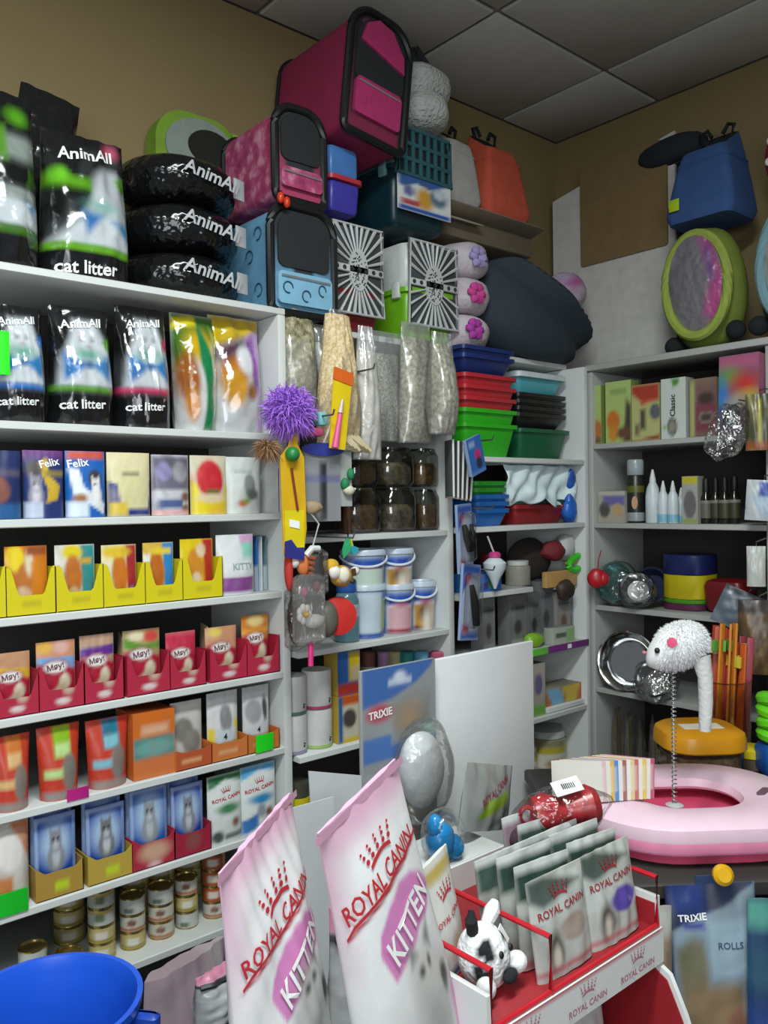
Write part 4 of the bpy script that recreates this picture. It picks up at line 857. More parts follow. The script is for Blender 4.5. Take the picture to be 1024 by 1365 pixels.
def drum(o, r0, r1, h, ly, yaw, name='tub_wall', mat=None, arc=2 * PI):
    n = 30; u, v = np.meshgrid(np.linspace(0, 1, n + 1), np.linspace(0, 1, 15)); A = (u - .5) * arc - PI / 2 + yaw
    R = r0 + (r1 - r0) * v; V = np.stack([R * np.cos(A), R * np.sin(A), v * h], -1).reshape(-1, 3)
    g = G(V, quads(n, 14), paint(ly, u, v).reshape(-1, 3))
    put(name, join(g, tint(loft([circ(r0 * .99, z=.0005), circ(r0 * .5, z=.0005)], True, True), '#8f9aa8')), mat or PR(.3, 0, 30, .01, .2), o)
def bucket(label, a, b, t, z, Y, ly, group='white-lidded snack buckets', hand=True, yaw=-.45):
    x0, x1 = AX(a, t + 25, Y), AX(b, t + 25, Y); r = (x1 - x0) / 2; h = AZ((a + b) / 2, t, Y) - z; lid = .018
    o = thing('snack_bucket', label, 'bucket', ((x0 + x1) / 2, Y + r, z + .0005), (0, 0, 0), group)
    drum(o, r * .86, r * .96, h - lid, ly, yaw)
    put('lid', xf(lathe([(r * .97, 0), (r * 1.03, .003), (r * 1.03, lid * .7), (r * .98, lid), (r * .85, lid), (r * .8, lid * .7)], 30), (0, 0, h - lid)), M('#b9c6d2', .3), o)
    if hand:
        a_ = np.linspace(0, PI, 17); P = np.stack([r * 1.05 * np.cos(a_), -r * 1.06 * np.sin(a_) * .9, h - lid - .028 * np.sin(a_)], 1)
        put('handle', xf(tube(P, .0035, 6), (0, 0, 0), (0, 0, yaw)), M('#d3dae0', .35), o)
    return o
def BL(main, low=None, cat_=False):
    ly = [('bg', '#7f9cc4'), ('r', .36, 0, .66, 1, '#cfd8dc', .01), ('r', .36, .68, .66, .94, '#2450a8', .02), ('e', .51, .68, .08, .06, '#b0506a')] + main
    return ly
CATP = [('r', .37, .02, .64, .62, '#b98a34', .01), ('e', .5, .42, .07, .2, '#5c3a24'), ('e', .53, .2, .05, .3, '#e4ddd0'), ('e', .6, .35, .03, .3, '#d9cfc0'), ('r', .36, 0, .45, .1, '#6a2a24')]
bz = 1.124
bucket('blue and white snack bucket with pale green label, lower row left', 482, 527, 780, bz, 1.735, [('bg', '#6f8fc0'), ('r', .36, .1, .62, 1, '#c3d2dc', .01), ('r', .62, .2, .76, .8, '#8fb45a', .02), ('r', .0, 0, 1, .1, '#2a4fa0'), ('n', 7, .1, '#aebccc')], hand=False)
bucket('snack bucket with a pink label and blue top, lower row middle', 526, 562, 779, bz, 1.74, BL([('r', .37, .12, .65, .64, '#cfa4ac', .01), ('r', .36, .0, .66, .12, '#9c2c3c', .01), ('r', .42, .45, .6, .49, '#8c5a64', .01)]))
bucket('snack bucket with a brown and white dog picture, lower row right', 560, 590, 775, bz, 1.74, BL(CATP))
z2 = AZ(500, 786, 1.74)
bucket('snack bucket with a pale mint label, upper row left', 480, 527, 733, bz + .1205, 1.735, BL([('r', .37, .02, .65, .66, '#c3d6c8', .02)]))
bucket('snack bucket with a dog picture, upper row right', 525, 562, 731, bz + .1205, 1.74, BL(CATP))
o = thing('care_bottle', 'small clear bottle with blue cap and teal liquid, left of the buckets', 'bottle', (AX(470, 820, 1.74), 1.765, bz + .0005))
put('bottle_wall', lathe([(.030, 0), (.034, .004), (.034, .11), (.026, .13), (.022, .134)], 24), M('#5f8490', .15, name='teal_liquid'), o)
drum(o, .0345, .0345, .04, [('bg', '#b4bccc'), ('r', 0, 0, 1, .2, '#6a7cb4'), ('r', .3, .4, .6, .8, '#8a94a8')], -.4, 'label_band'); o.children[-1].location = (0, 0, .06)
put('cap', xf(lathe([(.026, 0), (.028, .004), (.028, .03), (.024, .034)], 24), (0, 0, .132)), M('#2c5aa8', .35), o)
# white canisters
cz = .860
for (a, b, base, nm) in ((387, 422, '#5c7468', 'left column'), (422, 456, '#b0446a', 'right column')):
    x0, x1 = AX(a, 950), AX(b, 950); r = (x1 - x0) / 2 * .97
    hh = (AZ((a + b) / 2, 898 if a < 400 else 890, 1.76) - cz) / 2
    for k in range(2):
        o = thing('white_canister', 'plain white canister, %s, %s' % (nm, ('lower of the two', 'upper of the two')[k]), 'canister', ((x0 + x1) / 2, 1.735 + r, cz + .0005 + k * hh), (0, 0, 0), 'white canisters')
        c = ('#8f86a0', base, '#9ab46a', base)[k + (2 if a > 400 else 0)]
        put('canister_wall', lathe([(r * .93, 0), (r, .004), (r, hh - .008), (r * .96, hh - .001)], 30), M('#d3d2d2', .4, var=.02), o)
        put('base_ring', lathe([(r * .95, .001), (r * 1.012, .003), (r * 1.012, .010), (r * .96, .011)], 30), M(c, .4), o)
        put('paw_mark', xf(join(prism(disc(0, 0, .004), .001), prism(disc(.004, .006, .0018), .001), prism(disc(-.004, .006, .0018), .001), prism(disc(0, .0075, .0018), .001)), (r * .3, -r * .957, .02)), INK, o)
for k, (z, ly, lb) in enumerate(((cz, [('bg', '#c8aa1c'), ('r', .1, .1, .9, .8, '#c9c0ac'), ('e', .5, .5, .3, .2, '#4a4440'), ('r', 0, .8, 1, 1, '#c4521c'), ('r', 0, 0, .2, 1, '#2a5a9c')], 'lower dog treat box with a spotted dog, right of the white canisters'), (cz + .1255, [('bg', '#2a62a8'), ('r', .5, .3, 1, .9, '#d8bc1c'), ('r', .6, .3, .95, .6, '#c9b48c'), ('r', 0, 0, 1, .25, '#b0322a')], 'upper blue and yellow dog treat box, right of the white canisters'))):
    x0, x1 = AX(457, 945), AX(487, 945); b = Flat(x1 - x0, .06, .125, ly, '#b09a3c'); o = thing('treat_box', lb, 'box', ((x0 + x1) / 2, 1.77, z + .0005)); put('carton', b.geo, CARD, o)
for i, (px, c) in enumerate(((490, '#7a4a48'), (513, '#a884a8'), (528, '#b8b480'), (543, '#2c8a86'), (562, '#5aa0bc'), (583, '#b0506e'))):
    o = thing('squeeze_bottle', '%s bottle at the back of the canister shelf' % ('dark red-capped', 'lilac-capped', 'pale yellow-capped', 'teal-capped', 'light blue-capped', 'pink-capped')[i], 'bottle', (AX(px, 885, (1.9, 1.88, 1.85, 1.82, 1.79, 1.765)[i]), (1.9, 1.88, 1.85, 1.82, 1.79, 1.765)[i], cz + .0005))
    hh = AZ(px, 868, (1.9, 1.88, 1.85, 1.82, 1.79, 1.765)[i]) - cz
    put('bottle_body', lathe([(.024, 0), (.027, .004), (.027, hh * .7), (.018, hh * .8)], 20), M('#b4b4ac', .4), o); put('cap', xf(lathe([(.022, 0), (.022, hh * .2), (.018, hh * .22)], 20), (0, 0, hh * .78)), M(c, .4), o)
o = thing('yellow_can', 'yellow can with a dark lid on the lowest visible shelf of the middle unit', 'can', (AX(399, 1060, 1.76), 1.765, .601)); hh = AZ(399, 1042, 1.76) - .6
put('can_wall', lathe([(.03, 0), (.032, .003), (.032, hh * .8)], 24), M('#c9b81c', .35), o); put('lid', xf(lathe([(.03, 0), (.03, hh * .2)], 24), (0, 0, hh * .8)), M('#46443c', .4), o)

# ================================================================== packs hanging by the divider, toys hanging by the left post
HK = M('#8d9092', .3, .9)
def hook(label, X, Z, L, y0=YF):
    return solo('display_hook', tube([(0, 0, 0), (0, -L, 0), (0, -L - .006, .012)], .0025, 6), HK, label, 'hook', (X, y0, Z))
def card(name, label, cat_, px, py, Y, w, h, ly, rot=(0, 0, 0), d=.012, side='#8aa0c0'):
    p = onY(px, py, Y); b = Flat(w, d, h, ly, side); o = thing(name, label, cat_, (p[0], p[1], p[2]), rot)
    put('card', xf(b.geo, (0, 0, -h)), CARD, o); return o, b
# booklets hanging on edge
px0 = 598
hook('upper steel hook on the divider holding the grey cards', AX(612, 590), AZ(612, 590), .13)
for k in range(5):
    p = onY(597 + k * 7, 587 + k, 1.655)
    o = thing('hanging_card_pack', 'white-edged grey card pack hanging edge-on, %s from the left' % pos[k], 'card pack', (p[0], 1.65, p[2]), (0, radians(-(k * 3.4)), radians(62)), 'grey card packs by the divider')
    put('card', xf(box(.075, .004, .158, .0005), (0, 0, -.158)), M('#5d6064', .6), o); put('white_edge', xf(box(.003, .0055, .158, .0003), (-.037, 0, -.158)), M('#c9cbc8', .6), o); put('foot_edge', xf(box(.075, .0055, .004, .0003), (0, 0, -.162)), M('#a89c7c', .6), o)
o, b = card('toy_pack', 'blue toy pack with a pink picture hanging tilted over the grey cards', 'toy pack', 628, 583, 1.60, .075, .105, [('bg', '#2f64b0'), ('e', .6, .5, .2, .16, '#c02a6c'), ('e', .62, .28, .2, .16, '#24303c'), ('r', .1, .75, .5, .9, '#8fa8d0'), ('r', 0, 0, 1, .1, '#5a7cc0')], (0, radians(-18), radians(10)))
for i, (px, py, w, h, lb, rr) in enumerate(((617, 672, .078, .19, 'upper blue grooming tool pack with a black curved handle', 3), (628, 752, .098, .21, 'lower blue grooming tool pack with a black comb handle', -7))):
    hook(('middle steel hook on the divider', 'lower steel hook on the divider')[i], AX(617, py + 6), AZ(617, py + 6) + .002, .12)
    ly = [('bg', '#b4c0d8'), ('r', 0, .86, 1, 1, '#2c52a4'), ('p', [(0, .86), (.5, .86), (0, .6)], '#3a62b4', .02), ('r', 0, 0, 1, .1, '#3a62b4'), ('r', .08, .1, .45, .2, '#b84a5a'), ('e', .3, .8, .16, .05, '#b84a5c')]
    o, b = card('tool_pack', lb, 'tool pack', px, py, 1.60, w, h, ly, (0, radians(-rr), radians(14)), .008)
    H = tube([(-.012, -.012, -h * .28), (.004, -.016, -h * .5), (.022, -.014, -h * .8)] if i else [(-.018, -.012, -h * .3), (-.008, -.015, -h * .48), (.01, -.013, -h * .68)], [.007, .012, .010], 10)
    put('tool_handle', H, BLACK, o)
    if i == 0: put('tool_blade', tube([(.01, -.013, -h * .68), (.024, -.015, -h * .45), (.02, -.013, -h * .3)], [.008, .009, .005], 10), BLACK, o); put('comb_pins', join(*[tube([(.006 + k * .004, -.014, -h * .7), (.006 + k * .004, -.014, -h * .84)], .0009, 4) for k in range(6)]), HK, o)
    put('clear_blister', xf(box(w * .8, .022, h * .72, .008), (0, -.014, -h * .84)), FILM(fac=.08, bump=.3, bscale=20), o)
# toys
hook('steel hook at the top of the toy display by the left post', AX(392, 560), AZ(392, 560), .16); hook('steel hook holding the plush and bagged toys by the left post', AX(418, 715), AZ(418, 715), .16); hook('steel hook holding the pink pen card', AX(455, 500), AZ(455, 500), .13)
r = np.random.RandomState(2); n = 3200; q = r.randn(n, 3); q /= np.linalg.norm(q, axis=1)[:, None]
o = thing('feather_wand', 'fluffy purple feather wand hanging at the left post', 'cat toy', onY(386, 548, 1.60))
put('feathers', spikes(q * (.008 + .046 * r.rand(n, 1)), q, .026, .0017, 1, .3, 1.4), M('#a870dc', .9, name='violet_feather'), o, kind='stuff', smooth=False)
put('feather_core', blob(.035, .035, .035, 14, 10, (0, 0, 0), .1), M('#8048bc', .9), o)
put('stem', tube([(.0, 0, -.01), (.012, .0, -.1), (.01, .0, -.16)], .003, 6), M('#b07a1c', .5), o)
n = 700; q = r.randn(n, 3); q /= np.linalg.norm(q, axis=1)[:, None]
o = thing('feather_tail', 'tan-brown feather tail below the purple feather wand', 'cat toy', onY(356, 598, 1.61)); put('feathers', spikes(q * .006 * [1, 1, .4], q * [1, .6, .35] + [.2, 0, 0], .03, .0016, 2, .35, .6), M('#94704f', .8, name='tan_feather'), o, kind='stuff', smooth=False)
put('core', blob(.022, .012, .013, 12, 8, (0, 0, 0), .1), M('#8a6444', .9), o)
def board(name, label, cat_, P, poly, col, d=.003, rot=(0, 0, 0)):
    o = thing(name, label, cat_, P, rot); put('card', prism(poly, d), M(col, .5), o); return o
P = onY(392, 572, 1.59)
s = .001 * 1.95
def pl(pts, ox=392, oy=572): return [((x - ox) * s, -(y - oy) * s) for x, y in pts]
o = board('yellow_toy_card', 'long yellow toy card with a green ball and brown stick', 'cat toy', P, pl([(372, 605), (375, 720), (402, 727), (408, 690), (406, 605), (397, 590), (400, 568), (390, 566), (384, 592)]), '#cfa41a')
put('green_ball', blob(.017, .017, .017, 16, 12, pl([(385, 602)])[0][:1] + (-.012,) + pl([(385, 602)])[0][1:]), M('#1f7c3c', .4), o)
put('stick', tube([(pl([(386, 618)])[0][0], -.004, pl([(386, 618)])[0][1]), (pl([(394, 668)])[0][0], -.004, pl([(394, 668)])[0][1])], .003, 6), M('#7c2c1c', .5), o)
put('lower_panel', prism(pl([(376, 668), (376, 712), (403, 718), (404, 668)]), .002, -.003), M('#d8c416', .5), o); put('sticker', prism(pl([(382, 678), (382, 687), (396, 690), (396, 681)]), .001, -.005), INKW, o)
put('blue_foot', prism(pl([(375, 704), (374, 722), (402, 728), (402, 712), (392, 712), (384, 702)]), .0015, -.0055), M('#2a2f7c', .5), o)
P = onY(456, 492, 1.59)
o = board('pink_pen_card', 'yellow card with a pink laser pen, hanging in front of the sawdust bag', 'cat toy', P, pl([(444, 491), (473, 497), (459, 592), (435, 590)], 456, 492), '#d8bc12')
put('orange_header', prism(pl([(444, 490), (473.5, 496.5), (471.5, 512), (441, 505)], 456, 492), .002, -.0025), M('#d0601c', .5), o)
put('pen', tube([(pl([(440, 590)], 456, 492)[0][0], -.008, pl([(440, 590)], 456, 492)[0][1]), (pl([(449, 548)], 456, 492)[0][0], -.008, pl([(449, 548)], 456, 492)[0][1])], [.009, .0055], 10), M('#d85a8c', .35), o)
put('pen_tip', tube([(pl([(449, 547)], 456, 492)[0][0], -.008, pl([(449, 547)], 456, 492)[0][1]), (pl([(453, 530)], 456, 492)[0][0], -.008, pl([(453, 530)], 456, 492)[0][1])], [.0065, .003], 10), M('#c9b8b0', .35), o)
def toy(name, label, cat_, px, py, Y, parts, rot=(0, 0, 0)):
    o = thing(name, label, cat_, onY(px, py, Y), rot)
    for nm, g, m in parts: put(nm, g, m, o)
    return o
toy('felt_cluster_toy', 'small green, aqua and pink cube toy right of the purple feather', 'cat toy', 420, 563, 1.615, [('green_cube', xf(rbox(.028, .028, .028, .006), (-.012, 0, -.004)), M('#1f7c4c', .7)), ('aqua_cube', xf(rbox(.024, .026, .034, .006), (.018, 0, -.008)), M('#6fb4b4', .7)), ('pink_cube', xf(rbox(.045, .026, .02, .006), (-.008, -.004, -.034)), M('#b8446c', .7))])
o, b = card('grey_toy_card', 'grey and navy toy card hanging behind the yellow toy card', 'cat toy', 428, 596, 1.63, .105, .18, [('bg', '#85888e'), ('r', .42, 0, .6, .8, '#2c2e32', .02), ('r', 0, .55, 1, .6, '#4a4f8c'), ('n', 8, .2, '#a5a8ac')], side='#777a80')
put('navy_disc', prism(disc(0, -.006, .062, .016, 24), .004, -.012), M('#2f3a8c', .5), o)
o, b = card('clear_toy_sleeve', 'clear sleeve with a green and white rope toy, left of the jars', 'cat toy', 458, 600, 1.64, .04, .14, [('bg', '#a3a8a6'), ('n', 9, .3, '#7f8684')], side='#8f9694')
put('rope_knot', join(blob(.017, .012, .013, 14, 10, (.004, -.014, -.10), .08, 3)), M('#cfc9b4', .8), o); put('green_knot', join(blob(.012, .011, .016, 12, 8, (-.006, -.012, -.085)), blob(.01, .01, .015, 12, 8, (.012, -.012, -.06))), M('#1f7a4c', .7), o)
toy('pompom_toy', 'beige fluffy pompom toy on a white cord', 'cat toy', 418, 676, 1.60, [('pompom', blob(.022, .016, .016, 16, 10, (0, 0, 0), .15, 4), M('#9c8a6c', .95)), ('cord', tube([(-.01, 0, -.012), (.012, -.004, -.04), (-.006, -.004, -.09), (-.03, 0, -.115)], .0022, 6), M('#b5b5b0', .6))])
toy('orange_hand_toy', 'orange ribbed hand-shaped toy with a white cuff', 'cat toy', 405, 752, 1.60, [('palm', blob(.02, .012, .026, 16, 12, (0, 0, 0), .05, 2), M('#c9703c', .6)), ('cuff', blob(.012, .012, .014, 12, 8, (-.026, 0, .006)), M('#d3cfc8', .8)), ('red_sleeve', blob(.01, .012, .05, 12, 10, (-.04, .004, -.01)), M('#b02c28', .7)), ('finger', join(*[tube([(.004, -.01, .018 - k * .013), (.018, -.014, .014 - k * .013), (.026, -.01, .010 - k * .013)], .005, 7) for k in range(4)]), M('#bd6230', .6))])
toy('grey_mouse_toy', 'dark grey bagged toy mouse with a white top', 'cat toy', 422, 760, 1.592, [('body', blob(.02, .014, .038, 16, 12, (0, 0, 0), .06, 3), M('#45474b', .8)), ('white_top', tube([(-.03, 0, .035), (-.012, 0, .052), (.008, 0, .05)], .008, 8), M('#cfd0cf', .8)), ('clear_bag', xf(box(.056, .03, .11, .01), (0, 0, -.06)), FILM(fac=.10, bump=.8))])
toy('tiger_plush', 'yellow and white tiger plush head hanging by the left post', 'cat toy', 452, 765, 1.60, [('head', blob(.030, .024, .026, 20, 14, (.008, 0, -.006), .05, 1), M('#b98a3c', .9, bump=.4)), ('muzzle', blob(.016, .014, .02, 14, 10, (.002, -.016, -.002)), M('#d8d0bc', .9)), ('yellow_cap', blob(.022, .016, .018, 14, 10, (-.024, 0, .02)), M('#d0a42c', .9)), ('white_ear', blob(.014, .009, .011, 12, 8, (.046, -.004, .004)), M('#d3d3d0', .9)), ('white_tuft', blob(.017, .012, .016, 12, 8, (-.022, -.012, .006), .1, 5), M('#e0dcd4', .95)), ('nose', blob(.008, .006, .007, 10, 6, (.026, -.02, -.018)), M('#3c2c1c', .6)), ('stripe', join(*[tube([(.02 + .005 * k, -.024 + .002 * k, .012), (.024 + .005 * k, -.022 + .002 * k, -.006)], .002, 5) for k in range(4)]), M('#5a3c1c', .8))])
toy('red_disc_toy', 'round red and grey disc toy under the tiger plush', 'cat toy', 452, 822, 1.615, [('red_disc', xf(lathe([(.02, 0), (.046, .004), (.048, .012), (.046, .02), (.02, .024)], 28), (0, 0, 0), (0, PI / 2, 1.15)), M('#c02a22', .4)), ('grey_half', blob(.03, .026, .045, 18, 12, (-.03, .01, -.004)), M('#5f5c52', .5))])
toy('daisy_toy', 'white daisy toys in a clear bag hanging over the left post', 'cat toy', 412, 822, 1.585, [('daisy', join(*[blob(.008, .006, .011, 10, 6, (-.016 + .014 * cos(a), -.004, .008 + .014 * sin(a))) for a in np.arange(7) * .9]), M('#d9d4d0', .8)), ('daisy_centre', blob(.008, .008, .008, 10, 8, (-.016, -.01, .008)), M('#d0981c', .7)), ('white_body', blob(.028, .012, .016, 16, 10, (.016, 0, -.012), .08, 2), M('#d3d0ce', .9)), ('pink_heart', join(blob(.009, .008, .012, 10, 8, (-.012, .0, .058)), blob(.008, .008, .013, 10, 8, (.024, 0, .068))), M('#b05a7c', .7)), ('clear_bag', xf(box(.08, .034, .165, .012), (0, .0, -.065)), FILM(fac=.10, milk=.1, bump=.9, bscale=30)), ('pink_stick', tube([(.004, 0, -.062), (.0, -.004, -.115)], .0065, 8), M('#d02a78', .4))])
toy('dark_bagged_toy', 'black toy in a shiny clear bag beside the left post', 'cat toy', 393, 825, 1.62, [('body', blob(.018, .016, .06, 16, 12, (0, 0, 0), .06, 7), M('#23262a', .6)), ('clear_bag', xf(box(.046, .036, .15, .012), (0, 0, -.075)), FILM(fac=.12, bump=1., bscale=30))])
n = 160; q = r.randn(n, 3); q /= np.linalg.norm(q, axis=1)[:, None]
o = thing('feather_lure', 'green and turquoise feather lure on a dark cord', 'cat toy', onY(464, 716, 1.62))
put('cord', tube([(0, 0, 0), (0, 0, .045)], .002, 5), BLACK, o)
put('green_feather', prism([(-.005, 0), (.006, 0), (.016, -.02), (.008, -.034), (-.014, -.052), (-.016, -.03)], .004), M('#2fa46c', .7), o); put('turquoise_feather', prism([(.006, -.026), (.014, -.022), (.032, -.028), (.026, -.04), (.012, -.044)], .004, -.003), M('#2c9ab0', .7), o); put('yellow_feather', prism([(.003, -.004), (.008, -.002), (.014, -.022), (.008, -.024)], .003, -.004), M('#a8b43c', .7), o)
o = thing('red_booklet', 'red-edged booklet box standing at the right end of the third shelf', 'box', (AX(371, 690, YF + .03), YF + .055, S3 + .0005)); put('carton', box(.022, .09, .11, .002), M('#8f9694', .6), o); put('red_edge', xf(box(.024, .004, .11, .001), (0, -.047, 0)), M('#8c2028', .5), o)
o = thing('straw_bundle', 'pale straw bundle at the foot of the sawdust bag', 'chew toy', onY(470, 588, 1.62)); put('straw', join(*[tube([(-.03 + .01 * i + .004 * (j - 2), .004 * (j - 1), .012 - .01 * j), (-.01 + .012 * i, -.01 + .003 * j, -.012 - .006 * (i % 3))], .005, 6) for i in range(6) for j in range(4)]), M('#c3b494', .8), o)

# ================================================================== corner unit: trays and boxes
def tray(label, cx, cy, z, w, d, h, col, dip=.026, group=None, flare=1.06, name='plastic_tray', rough=.35):
    def per(k, z_, di=0., e=0.):
        s = rrect(w * k + e, d * k + e, .02 * k, z_, 4)
        if di: s[:, 2] -= di * np.exp(-(s[:, 0] / (w * .22)) ** 2) * (np.abs(s[:, 1]) > d * k / 2 - .01)
        return s
    o = thing(name, label, 'tray', (cx, cy, z + .0005), (0, 0, 0), group); m = M(col, rough, var=.04, name='tray_plastic_' + col[1:])
    put('shell', loft([per(.80, 0), per(.82, .003), per(.97, h - .02), per(.99, h, dip), per(.965, h, dip), per(.80, .006)], True, True), m, o)
    put('rim', loft([per(.985, h - .014, dip), per(1., h - .014, dip, .012), per(1., h - .002, dip, .014), per(.99, h, dip), per(.975, h - .004, dip)], False, False), m, o)
    return o
T1 = 1.63
x, w = span(618, 688, 570, 1.745)
D = .22
z0 = T1; hG = AZ(650, 545, 1.745) - T1
tray('lower bright green tray under the red trays, corner unit', x, 1.74 + D / 2, z0, w, D, hG - .045, '#2fae1f', group='green trays')
tray('upper bright green tray nested on another, corner unit', x, 1.74 + D / 2, z0 + .045, w, D, hG - .045, '#2fae1f', group='green trays')
zr = z0 + hG - .04
for k in range(3): tray('red tray nested in the stack on the green ones, %s of three' % ('lowest', 'middle', 'top')[k], x, 1.74 + D / 2, zr + .001 + k * .035, w * .98, D, .075, '#b52a34', group='red trays')
for k in range(2): tray('navy blue tray on top of the red ones, %s of two' % ('lower', 'upper')[k], x, 1.745 + D / 2, zr + .105 + .045 + k * .026, w * .96, D, .055, '#1b2f6a', group='navy trays')
x, w = span(683, 771, 575, 1.80); x, w = 2.25, .26
hg = AZ(725, 572, 1.80) - T1
tray('dark green tub at the bottom of the stack under the white-lidded one', x, 1.76 + .12, T1, w, .22, hg - .004, '#175c3c', .0)
for k in range(4): tray('black tray nested in the stack under the cyan tub, %s of four' % ('lowest', 'second', 'third', 'top')[k], x - .006, 1.76 + .12, T1 + hg - .002 + k * .022, w * .96, .21, .05, '#1c1d1e', .008, 'black trays')
zc = T1 + hg + .11
o = tray('cyan tub with a white lid on the black trays', x - .006, 1.76 + .12, zc, w * .94, .20, AZ(725, 503, 1.8) - zc, '#4fa6b4', .0)
h_ = AZ(725, 503, 1.8) - zc
put('lid', loft([rrect(w * 1.0, .225, .02, z, 4) for z in (h_ - .012, h_ + .004)] + [rrect(w * .94, .205, .02, h_ + .008, 4)]), M('#c3cdd0', .4), o)
T2 = 1.416
x, w = span(634, 675, 680, 1.745)
for k in range(3): tray('blue tray nested by the divider on the second shelf, %s of three' % ('lowest', 'middle', 'top')[k], x, 1.735 + .1, T2 + k * .022, w * 1.02, .2, .055, '#1f66b4', .004, 'blue trays')
for k in range(2): tray('green rim tray on the blue trays, %s of two' % ('lower', 'upper')[k], x - .004, 1.735 + .1, T2 + .066 + .034 - .02 + k * .02, w * .98, .19, .04, '#2c8f2c', .004, 'green-rimmed trays')
x, w = 2.22, .28
tray('dark red tray under the white plastic sheet', x, 1.75 + .11, T2, w, .2, .065, '#8c1f24', .0); tray('dark green tray on the dark red one under the white sheet', x, 1.75 + .11, T2 + .03, w * .98, .19, .05, '#1d4c34', .0)
# white plastic sheet draped over the trays and a blue bag
x0, x1 = AX(676, 640, 1.745), 2.385; zt, zb = AZ(730, 613, 1.745), AZ(730, 672, 1.745)
u, v = grid(40, 26); r = np.random.RandomState(4)
yy = 1.752 + .018 * np.sin(7 * u + 3 * v + 2 * np.sin(4 * v)) * v + .010 * np.sin(17 * u - 5 * v + 3 * np.sin(6 * u)) * v + .006 * np.sin(31 * u + 11 * v)
zz = zt - (zt - zb) * v * (1 + .25 * np.clip(u - .8, 0, .2) * 5 - .5 * np.clip(.3 - u, 0, .3)) - .012 * np.sin(9 * u + 1) * v - .008 * np.sin(23 * u) * v
yb = np.where(v < .12, 1.76 + (.12 - v) * 1.0, yy)
V = np.stack([x0 + (x1 - x0) * u, yb, np.where(v < .12, zt - (zt - zb) * .12 + 0 * v, zz)], -1).reshape(-1, 3)
o = thing('plastic_sheet', 'crumpled white plastic sheet draped over the trays in the corner', 'plastic bag', ((x0 + x1) / 2, 1.76, T2))
g = G(V - [(x0 + x1) / 2, 1.76, T2], quads(40, 26)); q = put('sheet', g, M('#cfe0e4', .5, bump=.3, bscale=12, bdist=.02), o); md = q.modifiers.new('thick', 'SOLIDIFY'); md.thickness = .002
o = thing('blue_bag', 'scrunched blue plastic bag at the right end beside the white sheet', 'plastic bag', (2.355, 1.757, T2 + .001))
put('bag_lower', blob(.030, .028, .042, 22, 14, (0, 0, .042), .14, 9), M('#1f62bc', .35, bump=.6, bscale=30, bdist=.01), o); put('bag_upper', blob(.025, .022, .04, 18, 12, (.004, .0, .15), .14, 4), M('#1f4fa0', .35, bump=.6, bscale=30, bdist=.01), o)
put('bag_neck', tube([(.0, .0, .07), (.004, .0, .11), (.004, .0, .13)], [.02, .012, .02], 10), M('#1f58ae', .35), o)
solo('blue_roll', lathe([(.02, 0), (.024, .004), (.024, .12), (.02, .124)], 20), M('#3a7aa0', .5), 'blue roll standing right of the dark green tub', 'roll', (2.345, 1.95, T1 + .0005))
# ledge
T3 = 1.216
b = Flat(.155, .07, .055, [('bg', '#2a74c4'), ('e', .2, .5, .12, .4, '#6a9a3c'), ('e', .75, .5, .14, .4, '#4c8a2c'), ('e', .2, .6, .05, .15, '#d0b83c'), ('r', .4, .1, .6, .5, '#3c3a8c'), ('r', 0, .85, 1, 1, '#3a86d0')], '#2a6ab4')
o = thing('blue_box', 'low blue carton with green pictures on the short ledge', 'box', (1.90, 1.77, T3 + .0005)); put('carton', b.geo, CARD, o)
o = thing('cone_bag', 'white cone-shaped bag with a pink tie in front of the low blue carton', 'bag', onY(660, 790, 1.70) * [1, 1, 0] + [0, 0, T3 + .012])
put('bag', lathe([(.004, 0), (.016, .03), (.034, .062), (.036, .078), (.022, .09), (.012, .096)], 20), M('#c9d3da', .5, bump=.4, bscale=40), o); put('pink_tie', lathe([(.014, .092), (.019, .097), (.019, .106), (.012, .112)], 16), M('#c0387c', .5), o); put('stick', tube([(0, 0, .105), (-.03, .0, .16)], .003, 6), M('#c9c9c4', .4), o)
for i, (a, b_, t, c, lb) in enumerate(((692, 714, 748, '#8c8a80', 'squat clear jar with white label on the ledge end'), (672, 690, 740, '#5c2c34', 'dark red-lidded jar behind the low blue carton'))):
    x0, x1 = AX(a, 770, 1.76), AX(b_, 770, 1.76); rr_ = (x1 - x0) / 2; hh = AZ((a + b_) / 2, t, 1.76) - T3
    o = thing('spice_jar', lb, 'jar', ((x0 + x1) / 2, 1.80 + .055 * i, T3 + .0005)); put('jar_wall', lathe([(rr_ * .95, 0), (rr_, .003), (rr_, hh * .76), (rr_ * .8, hh * .82)], 20), M(c, .25), o); put('lid', xf(lathe([(rr_ * .85, 0), (rr_ * .88, hh * .16), (rr_ * .8, hh * .18)], 20), (0, 0, hh * .82)), M(('#b9bcb8', '#7c2030')[i], .4), o)
T4 = 1.012
GB = [(644, 662, 795, '#77787a'), (682, 706, 793, '#6c6e6c'), (706, 722, 790, '#5c5e60'), (722, 742, 775, '#64676a'), (744, 764, 788, '#85827e'), (766, 788, 788, '#7c8088')]
